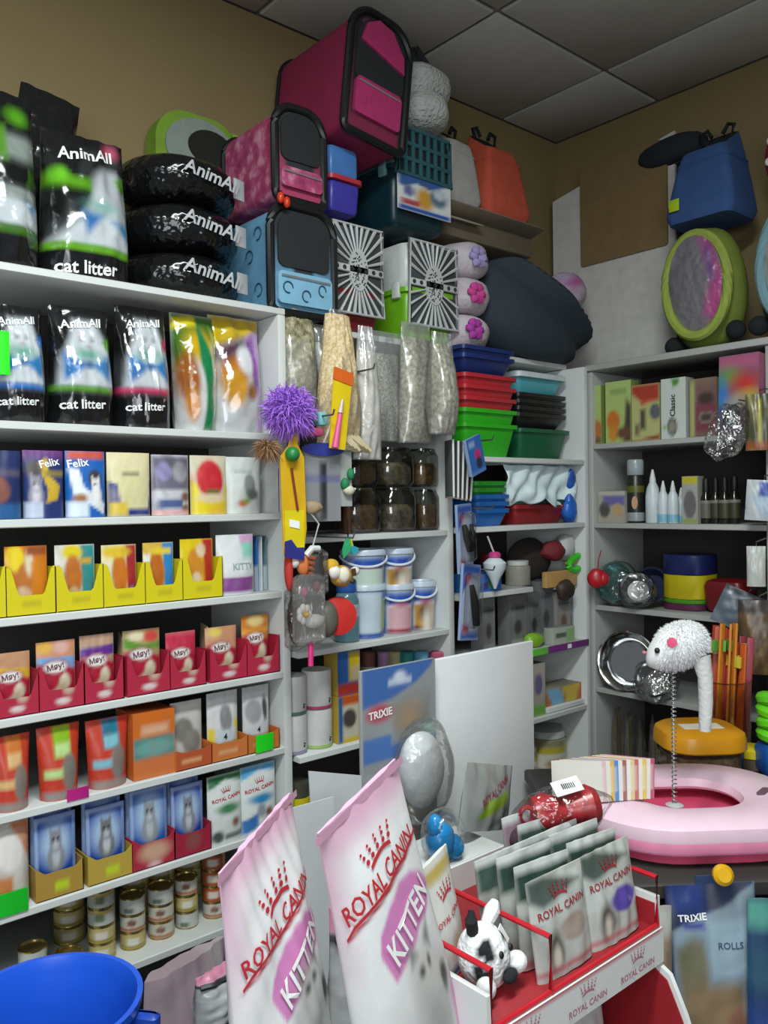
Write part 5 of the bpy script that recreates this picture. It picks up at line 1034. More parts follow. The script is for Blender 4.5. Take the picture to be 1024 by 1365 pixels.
for i, (a, b_, t, c) in enumerate(GB):
    x0, x1 = AX(a, 830, 1.76), AX(b_, 830, 1.76); x0 = max(x0, 1.78); x1 = min(x1, 2.372); hh = AZ((a + b_) / 2, t, 1.76) - T4
    ly = [('bg', c), ('r', .1, .72, .9, .8, '#3c3e40'), ('e', .5, .4, .22, .13, ('#4a4440', '#3c3a38', '#2c2c30', '#3a4438', '#6a5240', '#2f3236')[i]), ('r', .1, .05, .9, .16, '#9a9a98'), ('n', 8, .2, '#a4a4a2')]
    b = Flat(x1 - x0 - .004, .05, hh, ly, c)
    o = thing('grey_food_box', 'grey food box with a dark animal picture, %s from the left on the corner shelf' % pos[i], 'box', ((x0 + x1) / 2, 1.79 + .006 * (i % 2), T4 + .0005), (0, 0, 0), 'grey boxes on the corner shelf'); put('carton', b.geo, CARD, o)
b = Flat(.115, .04, .055, [('bg', '#b4b8ac'), ('r', .1, .4, .7, .7, '#5a6a5a'), ('r', .6, .1, 1, .9, '#8fb47c')], '#a4a89c'); o = thing('soap_box', 'small pale box lying in front of the grey food boxes', 'box', (AX(748, 850, 1.735), 1.742, T4 + .0005)); put('carton', b.geo, CARD, o)
o = thing('green_pack', 'crumpled lime green pack at the edge of the corner shelf', 'pack', (AX(718, 858, 1.735), 1.75, T4 + .0005)); put('film', blob(.045, .02, .024, 18, 10, (0, 0, .024), .15, 3), M('#7cae2c', .35, bump=.5), o)
o = thing('price_strip', 'purple and green price strip along the corner shelf edge', 'price strip', ((AX(708, 868) + AX(784, 860)) / 2, YF - .003, T4 - .02)); Lw = AX(784, 862) - AX(708, 862)
put('purple_strip', box(Lw * .72, .003, .022, .0005, (Lw * .14, 0, 0)), M('#6f2a74', .45), o); put('green_strip', box(Lw * .26, .003, .022, .0005, (-Lw * .36, 0, 0)), M('#5fb43c', .45), o); put('sticker', box(.02, .001, .014, 0, (Lw * .14, -.0025, .004)), INKW, o)
# toys and clear packs piled right of the ledge
yT = 1.76
solo('folded_net', blob(.05, .05, .10, 20, 14, (0, 0, .10), .1, 6), FILM('#a8adb0', .25, .12, 1., 40, .12), 'clear crinkled plastic pack standing right of the ledge', 'pack', (AX(724, 800, 1.80), 1.86, T4 + .001 + .125))
solo('dark_plush_pile', blob(.10, .05, .075, 24, 14, (0, 0, .075), .1, 12), M('#241d1a', .95, bump=.4), 'dark brown plush heaped on the grey boxes under the bright toys', 'plush toy', (2.245, 1.84, T4 + .205))
o = thing('dog_chew', 'brown bone-shaped chew in a tan card box', 'dog toy', onY(748, 778, 1.745)); put('tan_card', xf(box(.17, .02, .055, .003), (0.01, .012, -.012)), M('#b08c54', .6), o); put('chew', blob(.042, .022, .036, 18, 12, (.01, -.01, -.02), .14, 5), M('#3a2822', .6), o)
o = thing('green_ring_toy', 'bright green ring toy with a yellow side', 'dog toy', onY(770, 750, 1.75)); a = np.arange(24) * .2618; put('ring', xf(tube(np.stack([.050 * np.cos(a), 0 * a, .022 * np.sin(a)], 1), .012, 8, True), (0, 0, 0), (0, radians(-14), 0)), M('#35b41f', .35), o); put('side', xf(box(.07, .02, .018, .004), (-.01, .01, -.004), (0, radians(-14), 0)), M('#b4a44a', .5), o)
o = thing('red_plush_toy', 'dark red plush toy with a white fluffy part in the corner', 'dog toy', onY(741, 732, 1.775)); put('red_body', blob(.052, .034, .036, 18, 12, (-.016, 0, -.004), .12, 8), M('#6f1a24', .8), o); put('white_part', blob(.042, .034, .044, 18, 12, (.048, 0, .004), .14, 9), M('#b4b6b4', .9), o)
solo('stacked_toy_box', box(.23, .1, .21, .004), M('#26231f', .8), 'plain dark box at the back of the corner shelf behind the toys', 'box', (2.25, 1.98, T4 + .001))
# price packs lower right
T5 = .789
x0, x1 = AX(704, 915, 1.75), AX(722, 915, 1.75); b = Flat(x1 - x0, .05, AZ(713, 884, 1.75) - T5, [('bg', '#a8a39a'), ('e', .5, .6, .3, .2, '#6a5f8c'), ('r', 0, 0, 1, .2, '#6fae3c'), ('n', 8, .3, '#8a8478')], '#8a867c'); o = thing('slim_box', 'slim upright box with a violet picture beside the white board', 'box', ((x0 + x1) / 2, 1.76, T5 + .0005)); put('carton', b.geo, CARD, o)
x0, x1 = AX(731, 925, 1.75), AX(783, 925, 1.75); b = Flat(x1 - x0, .08, AZ(757, 912, 1.75) - T5 - .02, [('bg', '#b06a3c'), ('p', [(.05, 1), (.4, 1), (.5, 0), (.2, 0)], '#7ab0d0', .03), ('p', [(.45, 1), (.9, 1), (.8, 0), (.55, 0)], '#cbb44a', .03), ('r', .9, 0, 1, 1, '#b04a34')], '#9c7a4a', top='#8f8a78'); o = thing('snack_carton', 'flat snack carton with blue and yellow panels on a white block', 'box', ((x0 + x1) / 2 - .028, 1.785, T5 + .018)); put('carton', b.geo, CARD, o)
solo('white_riser', box(x1 - x0 - .004, .11, .017, .002), SH, 'low white riser block under the flat snack carton', 'riser', ((x0 + x1) / 2 - .028, 1.785, T5 + .0005))
T6 = .56
for i, (a, b_, t) in enumerate(((733, 768, 971), (766, 784, 966), (708, 721, 990))):
    Yj = (1.76, 1.745, 1.80)[i]; x0, x1 = AX(a, 1000, Yj), AX(b_, 1000, Yj); rr_ = (x1 - x0) / 2; hh = min(AZ((a + b_) / 2, t, Yj + .03) - T6, .205)
    o = thing('glass_jar', ('white-lidded glass jar with a yellow label, front one of two', 'white-lidded glass jar with a yellow label, standing behind at the post', 'narrow white-lidded jar half hidden by the white board')[i], 'jar', ((x0 + x1) / 2 - (0, .03, 0)[i], Yj + rr_ + (0, .06, 0)[i], T6 + .0005))
    drum(o, rr_ * .95, rr_ * .95, hh * .8, [('bg', '#8a8468'), ('r', 0, .15, 1, .62, '#d0ccc0', .01), ('r', 0, .6, 1, .8, '#b4a82c'), ('e', .5, .3, .08, .14, '#a06a3c'), ('n', 7, .15, '#a09a84')], -.4, 'jar_wall'); put('lid', xf(lathe([(rr_ * .85, 0), (rr_ * .9, .003), (rr_ * .9, hh * .15), (rr_ * .84, hh * .18)], 24), (0, 0, hh * .82)), M('#b8bcba', .4), o); put('neck', xf(lathe([(rr_ * .94, 0), (rr_ * .8, hh * .05)], 24), (0, 0, hh * .79)), M('#8a8870', .2), o)

# ================================================================== right unit
def slotB(a, b, t, z, X=XF):
    y0, y1 = BY(a, t + 30, X), BY(b, t + 30, X); return (y0 + y1) / 2, y0 - y1, BZ((a + b) / 2, t, X) - z
def boxB(name, label, a, b, t, z, ly, side, d=.05, X=XF + .012, rx=0, cat_='box', group=None):
    y, w, h = slotB(a, b, t, z, X); bb = Flat(w - .003, d, h, ly, side); o = thing(name, label, cat_, (X + d / 2 + .004, y, z + .0005), (rx, 0, -PI / 2), group); put('carton', bb.geo, CARD, o); return o, bb, w, h
boxB('seed_box', 'narrow green box with an orange fruit, first in the top row of the right unit', 783, 801, 514, B2, [('bg', '#a4b86a'), ('e', .6, .25, .5, .16, '#b06a2c'), ('r', 0, 0, 1, .12, '#6a4a34'), ('n', 7, .2, '#8aa05a')], '#7a8a4c')
boxB('seed_box', 'lime green box with orange pumpkins and dark leaves', 806, 841, 508, B2, [('bg', '#a9bd70'), ('e', .3, .36, .26, .17, '#c4702a'), ('e', .3, .15, .2, .13, '#c48a2c'), ('p', [(.7, .0), (.8, .7), (1, .6), (1, 0)], '#4a3f30', .05), ('e', .7, .15, .25, .1, '#6a4434'), ('r', .2, .8, .8, .86, '#7a9050')], '#7a8a4c')
boxB('seed_box', 'green box with a red band and a small doorway picture', 841, 879, 512, B2, [('bg', '#b4b478'), ('p', [(0, 1), (1, 1), (1, .7), (.4, .66), (0, .85)], '#a83c2c', .04), ('p', [(.35, .68), (1, .74), (.3, .62)], '#cf5a44', .02), ('r', .3, .2, .5, .56, '#4f4c3c'), ('e', .85, .5, .2, .14, '#5a6068'), ('r', .1, .1, .28, .3, '#7a6a54'), ('p', [(0, 0), (1, .1), (1, 0)], '#8c3a34', .02)], '#8a8a5c')
o, bb, w, h = boxB('soap_box', 'white box with an oval picture and sideways lettering', 880, 914, 504, B2, [('bg', '#c9cfc8'), ('e', .45, .2, .2, .16, '#5c6258', .02), ('e', .45, .2, .13, .1, '#8f8a7c', .02), ('p', [(.4, 1), (.75, 1), (.7, .88), (.5, .86)], '#4a8a2c', .03), ('e', .15, .2, .08, .03, '#7aa46c'), ('n', 7, .08, '#b4beb4')], '#a8aea8')
letter(o, bb, 'Classic', -.002, h * .55, h * .36, INK, 90, .02)
boxB('soap_box', 'wine red box with a green edge and a round emblem', 918, 955, 504, B2, [('bg', '#7a5a58'), ('r', 0, 0, .2, 1, '#a8ac6c'), ('e', .62, .64, .3, .12, '#44322f'), ('r', .22, .1, 1, .55, '#7c3c4c'), ('e', .62, .33, .28, .1, '#9a8a7c', .02), ('e', .62, .33, .22, .075, '#4c3c36', .02), ('g', .85, 1.1, '#84785c')], '#8a8460')
o, bb, w, h = boxB('bright_box', 'large multicoloured box with red and green blotches, tilted forward', 955, 1010, 472, B2 + .0, [('bg', '#6a5a6c'), ('n', 6, .6, '#2f6ab0'), ('r', 0, .82, 1, 1, '#b0587c', .06), ('e', .25, .72, .25, .1, '#5a9c3c', .1), ('e', .7, .62, .36, .14, '#c0322c', .1), ('e', .8, .45, .25, .08, '#c4a83c', .08), ('e', .1, .45, .14, .2, '#2f7ac0', .1), ('e', .45, .36, .2, .1, '#a8a8a4', .1), ('e', .4, .16, .3, .1, '#6a3a44', .1)], '#a45a78', .04, XF - .05, radians(-3))
def lathB(name, label, cat_, px, py_t, z, X, r, parts, group=None):
    p = onX(px, py_t, X); h = p[2] - z; o = thing(name, label, cat_, (X, p[1], z + .0005), (0, 0, 0), group)
    for nm, prof, m in parts: put(nm, lathe([(a * r, b * h) for a, b in prof], 22), m, o)
    return o, h
boxB('cotton_box', 'small beige box with a purple band and dog faces, left end of the second row', 796, 833, 655, B3, [('bg', '#a49e90'), ('r', .2, .55, 1, .85, '#6a62a0', .03), ('e', .25, .42, .2, .25, '#4c4844'), ('e', .72, .4, .2, .22, '#b49a74'), ('r', 0, .88, 1, 1, '#b4b2aa'), ('n', 8, .2, '#86807a')], '#94908a', .06)
XB = XF + .05
o, h = lathB('spray_can', 'dark spray can with a clear grey cap and an olive band', 'spray can', 847, 613, B3, XB, .029, [('can', [(.95, 0), (1, .02), (1, .74), (.9, .76)], M('#23241f', .35)), ('cap', [(.92, .755), (.95, .76), (.95, .97), (.85, 1)], M('#98a0a4', .25)), ('olive_band', [(1.01, .48), (1.015, .485), (1.015, .58), (1.01, .585)], M('#5c5c1c', .4)), ('base_band', [(1.01, .03), (1.015, .035), (1.015, .16), (1.01, .165)], M('#8f9498', .3))])
put('dog_print', xf(prism(disc(0, 0, .010, .022), .002, -.030), (0, 0, h * .32), (0, 0, -PI / 2 + .45)), M('#b08a64', .5), o)
class _L:
    def __init__(s, r): s.r = r
    def front(s, x, z): return -np.sqrt(np.clip(s.r ** 2 - x ** 2, 1e-6, 1))
q = letter(o, _L(.0295), 'best', 0, h * .65, .035, INKW, 0) if False else None
for i, (px, t, r_, lb) in enumerate(((870, 626, .024, 'tall white bottle with a pointed tip, right of the spray can'), (884, 641, .019, 'short white bottle with a blue foot, first of three'), (897, 641, .019, 'short white bottle with a blue foot, middle of three'), (908, 650, .017, 'short white bottle with a blue foot, last of three'))):
    o, h = lathB('lotion_bottle', lb, 'bottle', px, t, B3, XB + (.0 if i < 3 else .03), r_, [('bottle_body', [(.9, 0), (1, .02), (1, .5), (.8, .66), (.45, .76), (.4, .78)], M('#c6cfd2', .35)), ('nozzle', [(.45, .77), (.42, .82), (.2, .96), (.12, 1)], M('#d0d4d4', .35))] + ([('blue_foot', [(1.01, .03), (1.02, .04), (1.02, .2), (1.01, .21)], M('#7ab0c6', .4))] if i else []))
boxB('drop_box', 'slim box with a yellow top and a grey dog picture', 908, 930, 635, B3, [('bg', '#a5a6a0'), ('r', 0, .84, 1, 1, '#c4b41c'), ('e', .5, .4, .4, .3, '#6a6468'), ('n', 8, .3, '#84807c'), ('r', 0, 0, 1, .1, '#8a9a4c')], '#8f9088', .04)
for i, px in enumerate((941, 954, 966, 979)):
    o, h = lathB('dark_bottle', 'dark brown dropper bottle with a black cap, %s from the left' % pos[i], 'bottle', px, 638 - i, B3, XB + .01 * (i % 2), .0185, [('bottle_body', [(.9, 0), (1, .03), (1, .55), (.5, .68), (.45, .72)], M('#1a1710', .12)), ('cap', [(.55, .7), (.58, .72), (.5, .98), (.4, 1)], BLACK), ('label', [(1.01, .12), (1.02, .13), (1.02, .46), (1.01, .47)], M(('#5c5a50', '#33331f', '#3c3a24', '#38361f')[i], .5)), ('label_edge', [(1.015, .44), (1.03, .45), (1.03, .5), (1.015, .51)], M('#77766c', .5))], 'dark dropper bottles')
# steel bowls, coloured tubs
def bowl(label, P, r, rot, m=STEEL, name='steel_bowl'):
    o = thing(name, label, 'bowl', P, rot)
    put('bowl', lathe([(r * .62, 0), (r * .7, .002), (r * .92, .036), (r * 1.02, .04), (r * 1.04, .043), (r * 1.0, .045), (r * .9, .042), (r * .66, .006), (.001, .005)], 40, True, True), m, o)
    return o
RX = lambda tilt, yaw: (radians(tilt), 0, radians(yaw))
o = bowl('large steel bowl leaning on edge on the lower shelf of the right unit', (2.485, BY(830, 865, 2.44), B5 + .094), .098, (radians(80), 0, radians(-74)))
o = bowl('steel bowl wrapped in clear film below the toy mouse', (2.43, BY(880, 912, 2.45), B5 + .046), .060, (radians(55), 0, radians(-70)))
put('clear_wrap', blob(.075, .075, .03, 22, 10, (0, 0, .025), .1, 3), FILM(fac=.14, bump=1., bscale=40), o)
o = bowl('teal-tinted bowl in film at the left end of the bowl shelf', (2.48, BY(822, 775, 2.46), B4 + .072), .068, (radians(72), 0, radians(-80)), M('#6f9a98', .2, .8)); put('clear_wrap', blob(.075, .075, .04, 22, 10, (0, 0, .02), .1, 4), FILM(fac=.12, bump=1., bscale=40), o)
o = bowl('small shiny bowl in crinkled film, front of the bowl shelf', (2.45, BY(851, 780, 2.45), B4 + .056), .052, (radians(70), 0, radians(-66))); put('clear_wrap', blob(.062, .062, .035, 22, 10, (0, 0, .02), .1, 5), FILM(fac=.16, bump=1., bscale=40), o)
o = bowl('dark blue-rimmed bowl behind the small shiny bowl', (2.54, BY(868, 785, 2.52), B4 + .064), .060, (radians(74), 0, radians(-76)), M('#3a3f5c', .25, .6))
o = thing('stacked_food_tub', 'round tub with a navy top, a yellow band and a maroon foot', 'tub', (2.56, BY(912, 780, 2.52), B4 + .0005)); hh = BZ(912, 740, 2.5) - B4
for nm, z0_, z1_, c in (('maroon_foot', 0, .12, '#5a2448'), ('green_ring', .12, .2, '#4a8a24'), ('yellow_band', .2, .64, '#b8aa14'), ('navy_top', .64, 1., '#1b2558')): put(nm, loft([rrect(.145, .145, .05, z0_ * hh), rrect(.15, .15, .05, (z0_ + .02) * hh), rrect(.15, .15, .05, z1_ * hh - .001)]), M(c, .4), o)
solo('dark_red_tub', rbox(.13, .13, .105, .02, .9, .9), M('#6c141a', .4), 'plain dark red tub at the right of the yellow-banded one', 'tub', (2.56, BY(966, 770, 2.52), B4 + .0005))
# red heart toy hanging on the corner post
o = thing('red_heart_toy', 'red heart-shaped toy hanging in front of the corner post', 'dog toy', onX(797, 771, 2.37)); put('heart', xf(join(blob(.032, .02, .033, 18, 12, (-.004, 0, .0), .05, 2), blob(.022, .018, .024, 16, 10, (.016, 0, -.002))), (0, 0, 0), (0, 0, -.8)), M('#b01c2a', .35), o); put('cord', tube([(0, 0, .02), (.02, .01, .06), (.05, .02, .09)], .002, 5), M('#8a2028', .6), o)
# clear tubes on the lowest shelf
for i, (px, t, c) in enumerate(((818, 945, '#6c5a3c'), (834, 950, '#7a6a4c'), (850, 958, '#5c5240'), (866, 955, '#6a5c48'))):
    p = onX(px, t, 2.47); h = p[2] - B6
    o = thing('chew_stick_pack', 'clear pack of brown chew sticks, %s from the left on the lowest shelf' % pos[i], 'pack', (2.49, p[1], B6 + .0005), (0, 0, .2 * i), 'chew stick packs'); put('chew_sticks', join(*[xf(lathe([(.006, 0), (.007, .004), (.006, h * (.8 + .05 * k))], 8), (-.012 + .012 * k, .004 * (k % 2), .002)) for k in range(3)]), M(c, .7), o)
    pf = Pack(.055, h, .03, [('bg', '#ffffff')], bot=.8, top=.05, wr=.003, seed=i); put('clear_film', G(pf.geo[0], pf.geo[1]), FILM(fac=.12, milk=.04, bump=1., bscale=30), o)
# far right: hanging things at the end of the unit
o = thing('crinkled_bag', 'clear crinkled bag hanging in front of the multicoloured box', 'plastic bag', onX(985, 535, 2.33)); put('clear_film', xf(blob(.055, .03, .085, 26, 18, (0, 0, -.085), .16, 5), (0, 0, 0), (0, radians(20), -1.2)), FILM(fac=.16, bump=1.2, bscale=34), o)
put('grey_part', xf(blob(.02, .012, .04, 14, 10, (0, 0, -.05), .1, 3), (0, 0, 0), (0, radians(25), -1.2)), M('#3c4446', .5), o)
hookB = solo('display_hook', tube([(0.0, 0, 0), (.14, 0, 0)], .0025, 6), HK, 'steel hook at the right unit holding the crinkled clear bag', 'hook', onX(985, 533, 2.33))

# ================================================================== counter in front, with the big bags
def counter(label, x, y, w, d, h):
    o = thing('sales_counter', label, 'counter', (x, y, 0))
    put('counter_top', box(w, d, .03, .004, (0, 0, h - .03)), M('#4a4640', .6), o); put('front_board', box(w - .06, .02, h - .03, .002, (0, -d / 2 + .02, 0)), M('#3a3733', .6), o)
    for sx in (-1, 1): put('side_board', box(.02, d - .06, h - .03, .002, (sx * (w / 2 - .04), .01, 0)), M('#3a3733', .6), o)
counter('dark counter under the white and pink kitten food bags', .50, .79, .44, .46, .74)
counter('low dark counter behind the wire basket carrying the white board', 1.13, 1.25, .66, .52, .54)
CT, CK = .54, .74
PINKP = '#d3a3bd'
def kitten(label, tpx, tpy, dep, w, h, d, rz, roll, tilt, seed, lo=0.):
    top = at(tpx, tpy, dep); R = rotm((radians(tilt), radians(roll), radians(rz))); base = top - R @ np.array([0, 0, h])
    ly = [('bg', '#e6e8ea'), ('g', .84, 1.0, '#dcb6ca'), ('r', -.1, .93, 1.1, 1.1, '#d4a6c0', .04), ('e', 0, .84, .10, .16, '#d4adc2', .12),
          ('p', [(x, z + lo) for x, z in ((.24, .575), (.28, .63), (.42, .675), (.60, .70), (.75, .695), (.90, .65), (.985, .585), (.80, .54), (.55, .505), (.31, .475))], '#cf82ba', .008),
          ('p', [(x, z + lo) for x, z in ((.02, .675), (.1, .695), (.35, .715), (.6, .732), (1, .767), (1, .757), (.6, .720), (.35, .703), (.1, .682))], '#b53a44', .005)]
    ly += [('e', .68, .22, .24, .16, '#b4b6b4', .08), ('e', .62, .40, .16, .09, '#c9cac6', .05), ('e', .57, .42, .03, .018, '#55564f', .012), ('e', .68, .42, .03, .018, '#55564f', .012), ('p', [(.48, .46), (.48, .54), (.57, .48)], '#8a8c88'), ('p', [(.68, .48), (.78, .53), (.76, .44)], '#8a8c88'), ('e', .84, .3, .05, .05, '#46463f', .02), ('p', [(.8, 0), (1, .45), (1, 0)], '#c88aae', .03)]
    pk = Pack(w, h, d, ly, bot=.9, top=.02, mid=1.1, belly=.3, wr=.004, seed=seed, nu=64, nv=88, sidep=2.6, topw=.88, botw=1.12)
    o = thing('cat_food_bag', label, 'bag', base, (radians(tilt), radians(roll), radians(rz))); put('bag_film', pk.geo, PR(.42, .25, 12., .012), o)
    letter(o, pk, 'ROYAL CANIN', -w * .03, h * (.765 + lo), w * .80, RED, 7, .015, h * .058, off=.002); crown(o, pk, w * .0, h * (.815 + lo), w * .25, RED, 7)
    letter(o, pk, 'KITTEN', w * .09, h * (.588 + lo), w * .56, INKW, 17, .02, h * .088, off=.002)
    SW = [(.03, .678), (.1, .70), (.22, .709), (.35, .718), (.48, .724), (.6, .736), (.72, .745), (.85, .753), (.985, .764)]
    P = [((u - .5) * float(pk.width(v)), (v + lo) * h) for u, v in SW]; t_ = h * .010
    decal(o, pk, [[P[i], P[i + 1], (P[i + 1][0], P[i + 1][1] + t_), (P[i][0], P[i][1] + t_)] for i in range(len(P) - 1)], RED, 'red_swoosh', .002)
    put('top_seal', G(*_seal(pk, w, h)), M('#c596b0', .45), o)
    return o, base
def _seal(pk, w, h):
    n = 20; x = np.linspace(-w / 2 * .99, w / 2 * .99, n); V = []
    for z in (h * .975, h * .999): V.append(np.stack([x, np.full(n, -.004), np.full(n, z)], 1))
    return np.vstack(V), [(i, i + 1, n + i + 1, n + i) for i in range(n - 1)], None
kitten('large kitten food bag with pink oval, the more leftward and lower of the two', 343, 1106, .97, .200, .365, .06, 30, -9, -2, 1, -.06)
kitten('large kitten food bag with pink oval, the taller one beside the wire basket', 478, 1058, .915, .170, .40, .05, 15, -15, -2, 4)
def greypouch(label, px, py, dep, w, h, rz, seed):
    P = at(px, py, dep); ly = [('bg', '#8f9293'), ('n', 6, .4, '#a8abac'), ('r', -.1, .80, 1.1, .86, '#2c2d30', .012), ('r', -.1, .87, 1.1, 1.1, '#b87890', .02), ('r', 0, .55, 1, .58, '#a9acae')]
    pk = Pack(w, P[2] - CK, .06, ly, bot=.9, top=.1, wr=.004, seed=seed, nu=24, nv=40); o = thing('food_pouch', label, 'pouch', (P[0], P[1], CK + .0005), (0, 0, radians(rz))); put('film', pk.geo, PR(.22, .5, 22., .012), o)
    put('zip_strip', tube([(x, float(pk.front(np.array(x), np.array((P[2] - CK) * .83))) - .002, (P[2] - CK) * .83) for x in np.linspace(-w * .47, w * .47, 13)], .004, 6), M('#1e1f22', .4), o)
greypouch('grey pouch with black zip and pink top in front of the taller kitten bag', 472, 1196, 1.10, .085, .3, 4, 2)
greypouch('grey pouch with black zip at the lower edge in front of the lower kitten bag', 290, 1290, 1.24, .08, .3, 10, 3)
# white board, header-card pack, papers, boxes on the counter
Yb = 1.42
x0, x1 = AX(576, 960, Yb), AX(711, 960, Yb); zt = AZ(640, 867, Yb)
o = thing('white_board', 'tall plain white board standing behind the kitten bags', 'board', ((x0 + x1) / 2, Yb, CT + .0005), (0, 0, radians(1)))
put('panel', box(x1 - x0, .012, zt - CT, .002), M('#e6eaec', .5, var=.02), o); put('foot', box(x1 - x0, .08, .012, .002, (0, .03, 0)), M('#b9bcbe', .5), o)
Yb = 1.385
x0, x1 = AX(481, 990, Yb), AX(579, 990, Yb); zt = AZ(530, 886, Yb); w, h = x1 - x0, zt - CT; hv = .36
class _F(Flat): pass
ly = [('bg', '#9fa3a4'), ('r', 0, .62, 1, 1, '#8f9496', .01), ('n', 5, .25, '#a9adae'), ('p', [(0, 1.02), (1, 1.02), (.95, .98), (.75, .93), (.4, .88), (0, .86)], '#3e66a8', .008), ('e', .62, .80, .17, .045, '#a08a72', .03), ('e', .68, .83, .1, .025, '#c2a894', .02), ('r', .42, .735, .9, .86, '#7d7f7a', .05), ('e', .62, .8, .15, .045, '#9c866e', .03), ('r', 0, .66, 1, .71, '#4a72b4', .008), ('r', 0, .70, .38, .75, '#4a72b4', .008), ('e', .22, .835, .17, .033, '#b0485c', .012), ('r', .35, .93, .65, .95, '#c9d3e0', .01), ('e', .5, .957, .08, .02, '#c9d3e0', .008), ('e', .9, .735, .1, .03, '#9cc4b8', .02)]
b = Flat(w, .012, h, ly, '#a8acae', 34, 90); o = thing('header_card_pack', 'blue and grey header card pack with a clear bubble of white plush', 'pet toy pack', ((x0 + x1) / 2, Yb, CT + .0005), (0, 0, 0)); put('card', b.geo, CARD, o)
letter(o, b, 'TRIXIE', -w * .27, h * .835, w * .31, INKW, 3, .03)
pz = AZ(548, 1030, 1.34) - CT
put('white_plush', blob(w * .28, .035, .085, 22, 14, (w * .12, -.045, pz), .05, 3), M('#dde2e4', .9, bump=.4), o); put('clear_bubble', blob(w * .36, .05, .115, 26, 16, (w * .12, -.05, pz), .08, 5, .8), FILM(fac=.12, milk=.06, bump=.9, bscale=26), o)
for i, (pts, Y, lb) in enumerate(((((412, 1028), (482, 1034), (482, 1110), (425, 1110)), 1.36, 'folded white paper sheet standing behind the kitten bags'), (((380, 1080), (445, 1062), (450, 1205), (395, 1215)), 1.30, 'white card sheet filling the gap between the two kitten bags'))):
    P = np.array([onY(px, py, Y) for px, py in pts]); c = P.mean(0); lo = CT - c[2]
    poly = [(p[0] - c[0], p[2] - c[2]) for p in P]; poly[2] = (poly[2][0], lo + .001); poly[3] = (poly[3][0], lo + .001)
    solo('paper_sheet', prism(poly[::-1], .003), M('#c9ccd0', .6, var=.03), lb, 'paper', c)
o = thing('white_box', 'white carton behind the wire basket carrying the blue toy', 'box', (1.055, 1.075, CT + .0005)); put('box_body', box(.19, .12, .315, .003), M('#c9cccb', .5), o); put('lid', box(.195, .125, .012, .002, (0, 0, .315)), M('#d3d6d4', .5), o)
zb = CT + .3285
P = at(586, 1126, 1.40)
o = thing('blue_toy', 'glossy sky-blue rubber toy in clear wrap on the white carton', 'dog toy', (1.022, 1.04, zb)); put('toy_body', join(blob(.028, .024, .034, 18, 12, (-.004, 0, .034), .08, 2), blob(.02, .02, .022, 16, 10, (.018, -.008, .022), .05, 3), blob(.014, .014, .02, 12, 8, (-.018, 0, .066))), M('#1f86c4', .2), o); put('clear_wrap', blob(.042, .034, .05, 20, 12, (0, 0, .045), .1, 4), FILM(fac=.03, bump=.6, bscale=30), o)
x, w, = (AX(612, 1080, 1.08) + AX(690, 1080, 1.08)) / 2, AX(690, 1080, 1.08) - AX(612, 1080, 1.08)
h = AZ(690, 1012, 1.08) - zb
ly = [('bg', '#8f9492'), ('g', .8, 1.1, '#a8acab'), ('p', [(.2, .15), (.8, .42), (.86, .62), (.3, .42)], '#86ac22', .02), ('n', 6, .2, '#a9adac'), ('p', [(.4, .05), (.8, .3), (.75, .1)], '#5c605e', .05)]
pk = Pack(w * 1.25, h * 1.05, .035, ly, bot=.9, top=.05, wr=.003, seed=8, nu=36, nv=50); o = thing('food_sachet', 'grey food sachet with a lime panel standing on the white carton', 'pouch', (x - .012, 1.085, zb + .0005), (0, radians(17), radians(16))); put('film', pk.geo, PR(.25, .3, 20., .01), o)
letter(o, pk, 'ROYAL CANIN', w * .06, h * .64, w * .8, M('#8c2a3c', .5), 22, .01)

# ================================================================== red wire and cardboard pouch display
DX0, DX1, DY0, DY1, DZ = .747, 1.116, .68, .965, .855
dc = ((DX0 + DX1) / 2, (DY0 + DY1) / 2, 0)
o = thing('pouch_display', 'white cardboard floor display with a red wire basket of pouches', 'display stand', dc)
DW = M('#cfd2d2', .5, var=.02, name='white_display_board'); DR = M('#8f1a22', .6, name='red_display_board')
W2, D2 = (DX1 - DX0) / 2, (DY1 - DY0) / 2
SP = [(-D2, .80), (-D2, .90), (D2, .90), (D2, 0), (-D2 - .10, 0), (-D2 - .10, .55), (-D2 - .075, .66), (-D2 - .045, .74), (-D2 - .02, .79)]
for s in (-1, 1):
    g = prism([(y, z) for y, z in SP], .008); put('side_panel', G(np.stack([g[0][:, 1] + s * W2 + (0 if s > 0 else -.008), g[0][:, 0], g[0][:, 2]], 1), g[1]), DW, o)
    g = prism([(y * .98, z * .985 + .004) for y, z in SP], .002); put('red_lining', G(np.stack([g[0][:, 1] + s * W2 - (.003 if s > 0 else -.001), g[0][:, 0], g[0][:, 2]], 1), g[1]), DR, o)
put('back_panel', box(2 * W2, .006, .90, .001, (0, D2 - .004, 0)), DW, o); put('tray_floor', box(2 * W2, 2 * D2 - .01, .006, .001, (0, 0, DZ - .006)), DR, o)
put('lower_shelf', box(2 * W2, 2 * D2 + .08, .006, .001, (0, -.04, .60)), DR, o); put('base_panel', box(2 * W2, .006, .58, .001, (0, -D2 - .09, 0)), DR, o)
b = Flat(2 * W2 + .014, .006, .052, [('bg', '#d3d5d6'), ('r', 0, .95, 1, 1.1, '#b04450', .02)], '#cfd2d2', 30, 6)

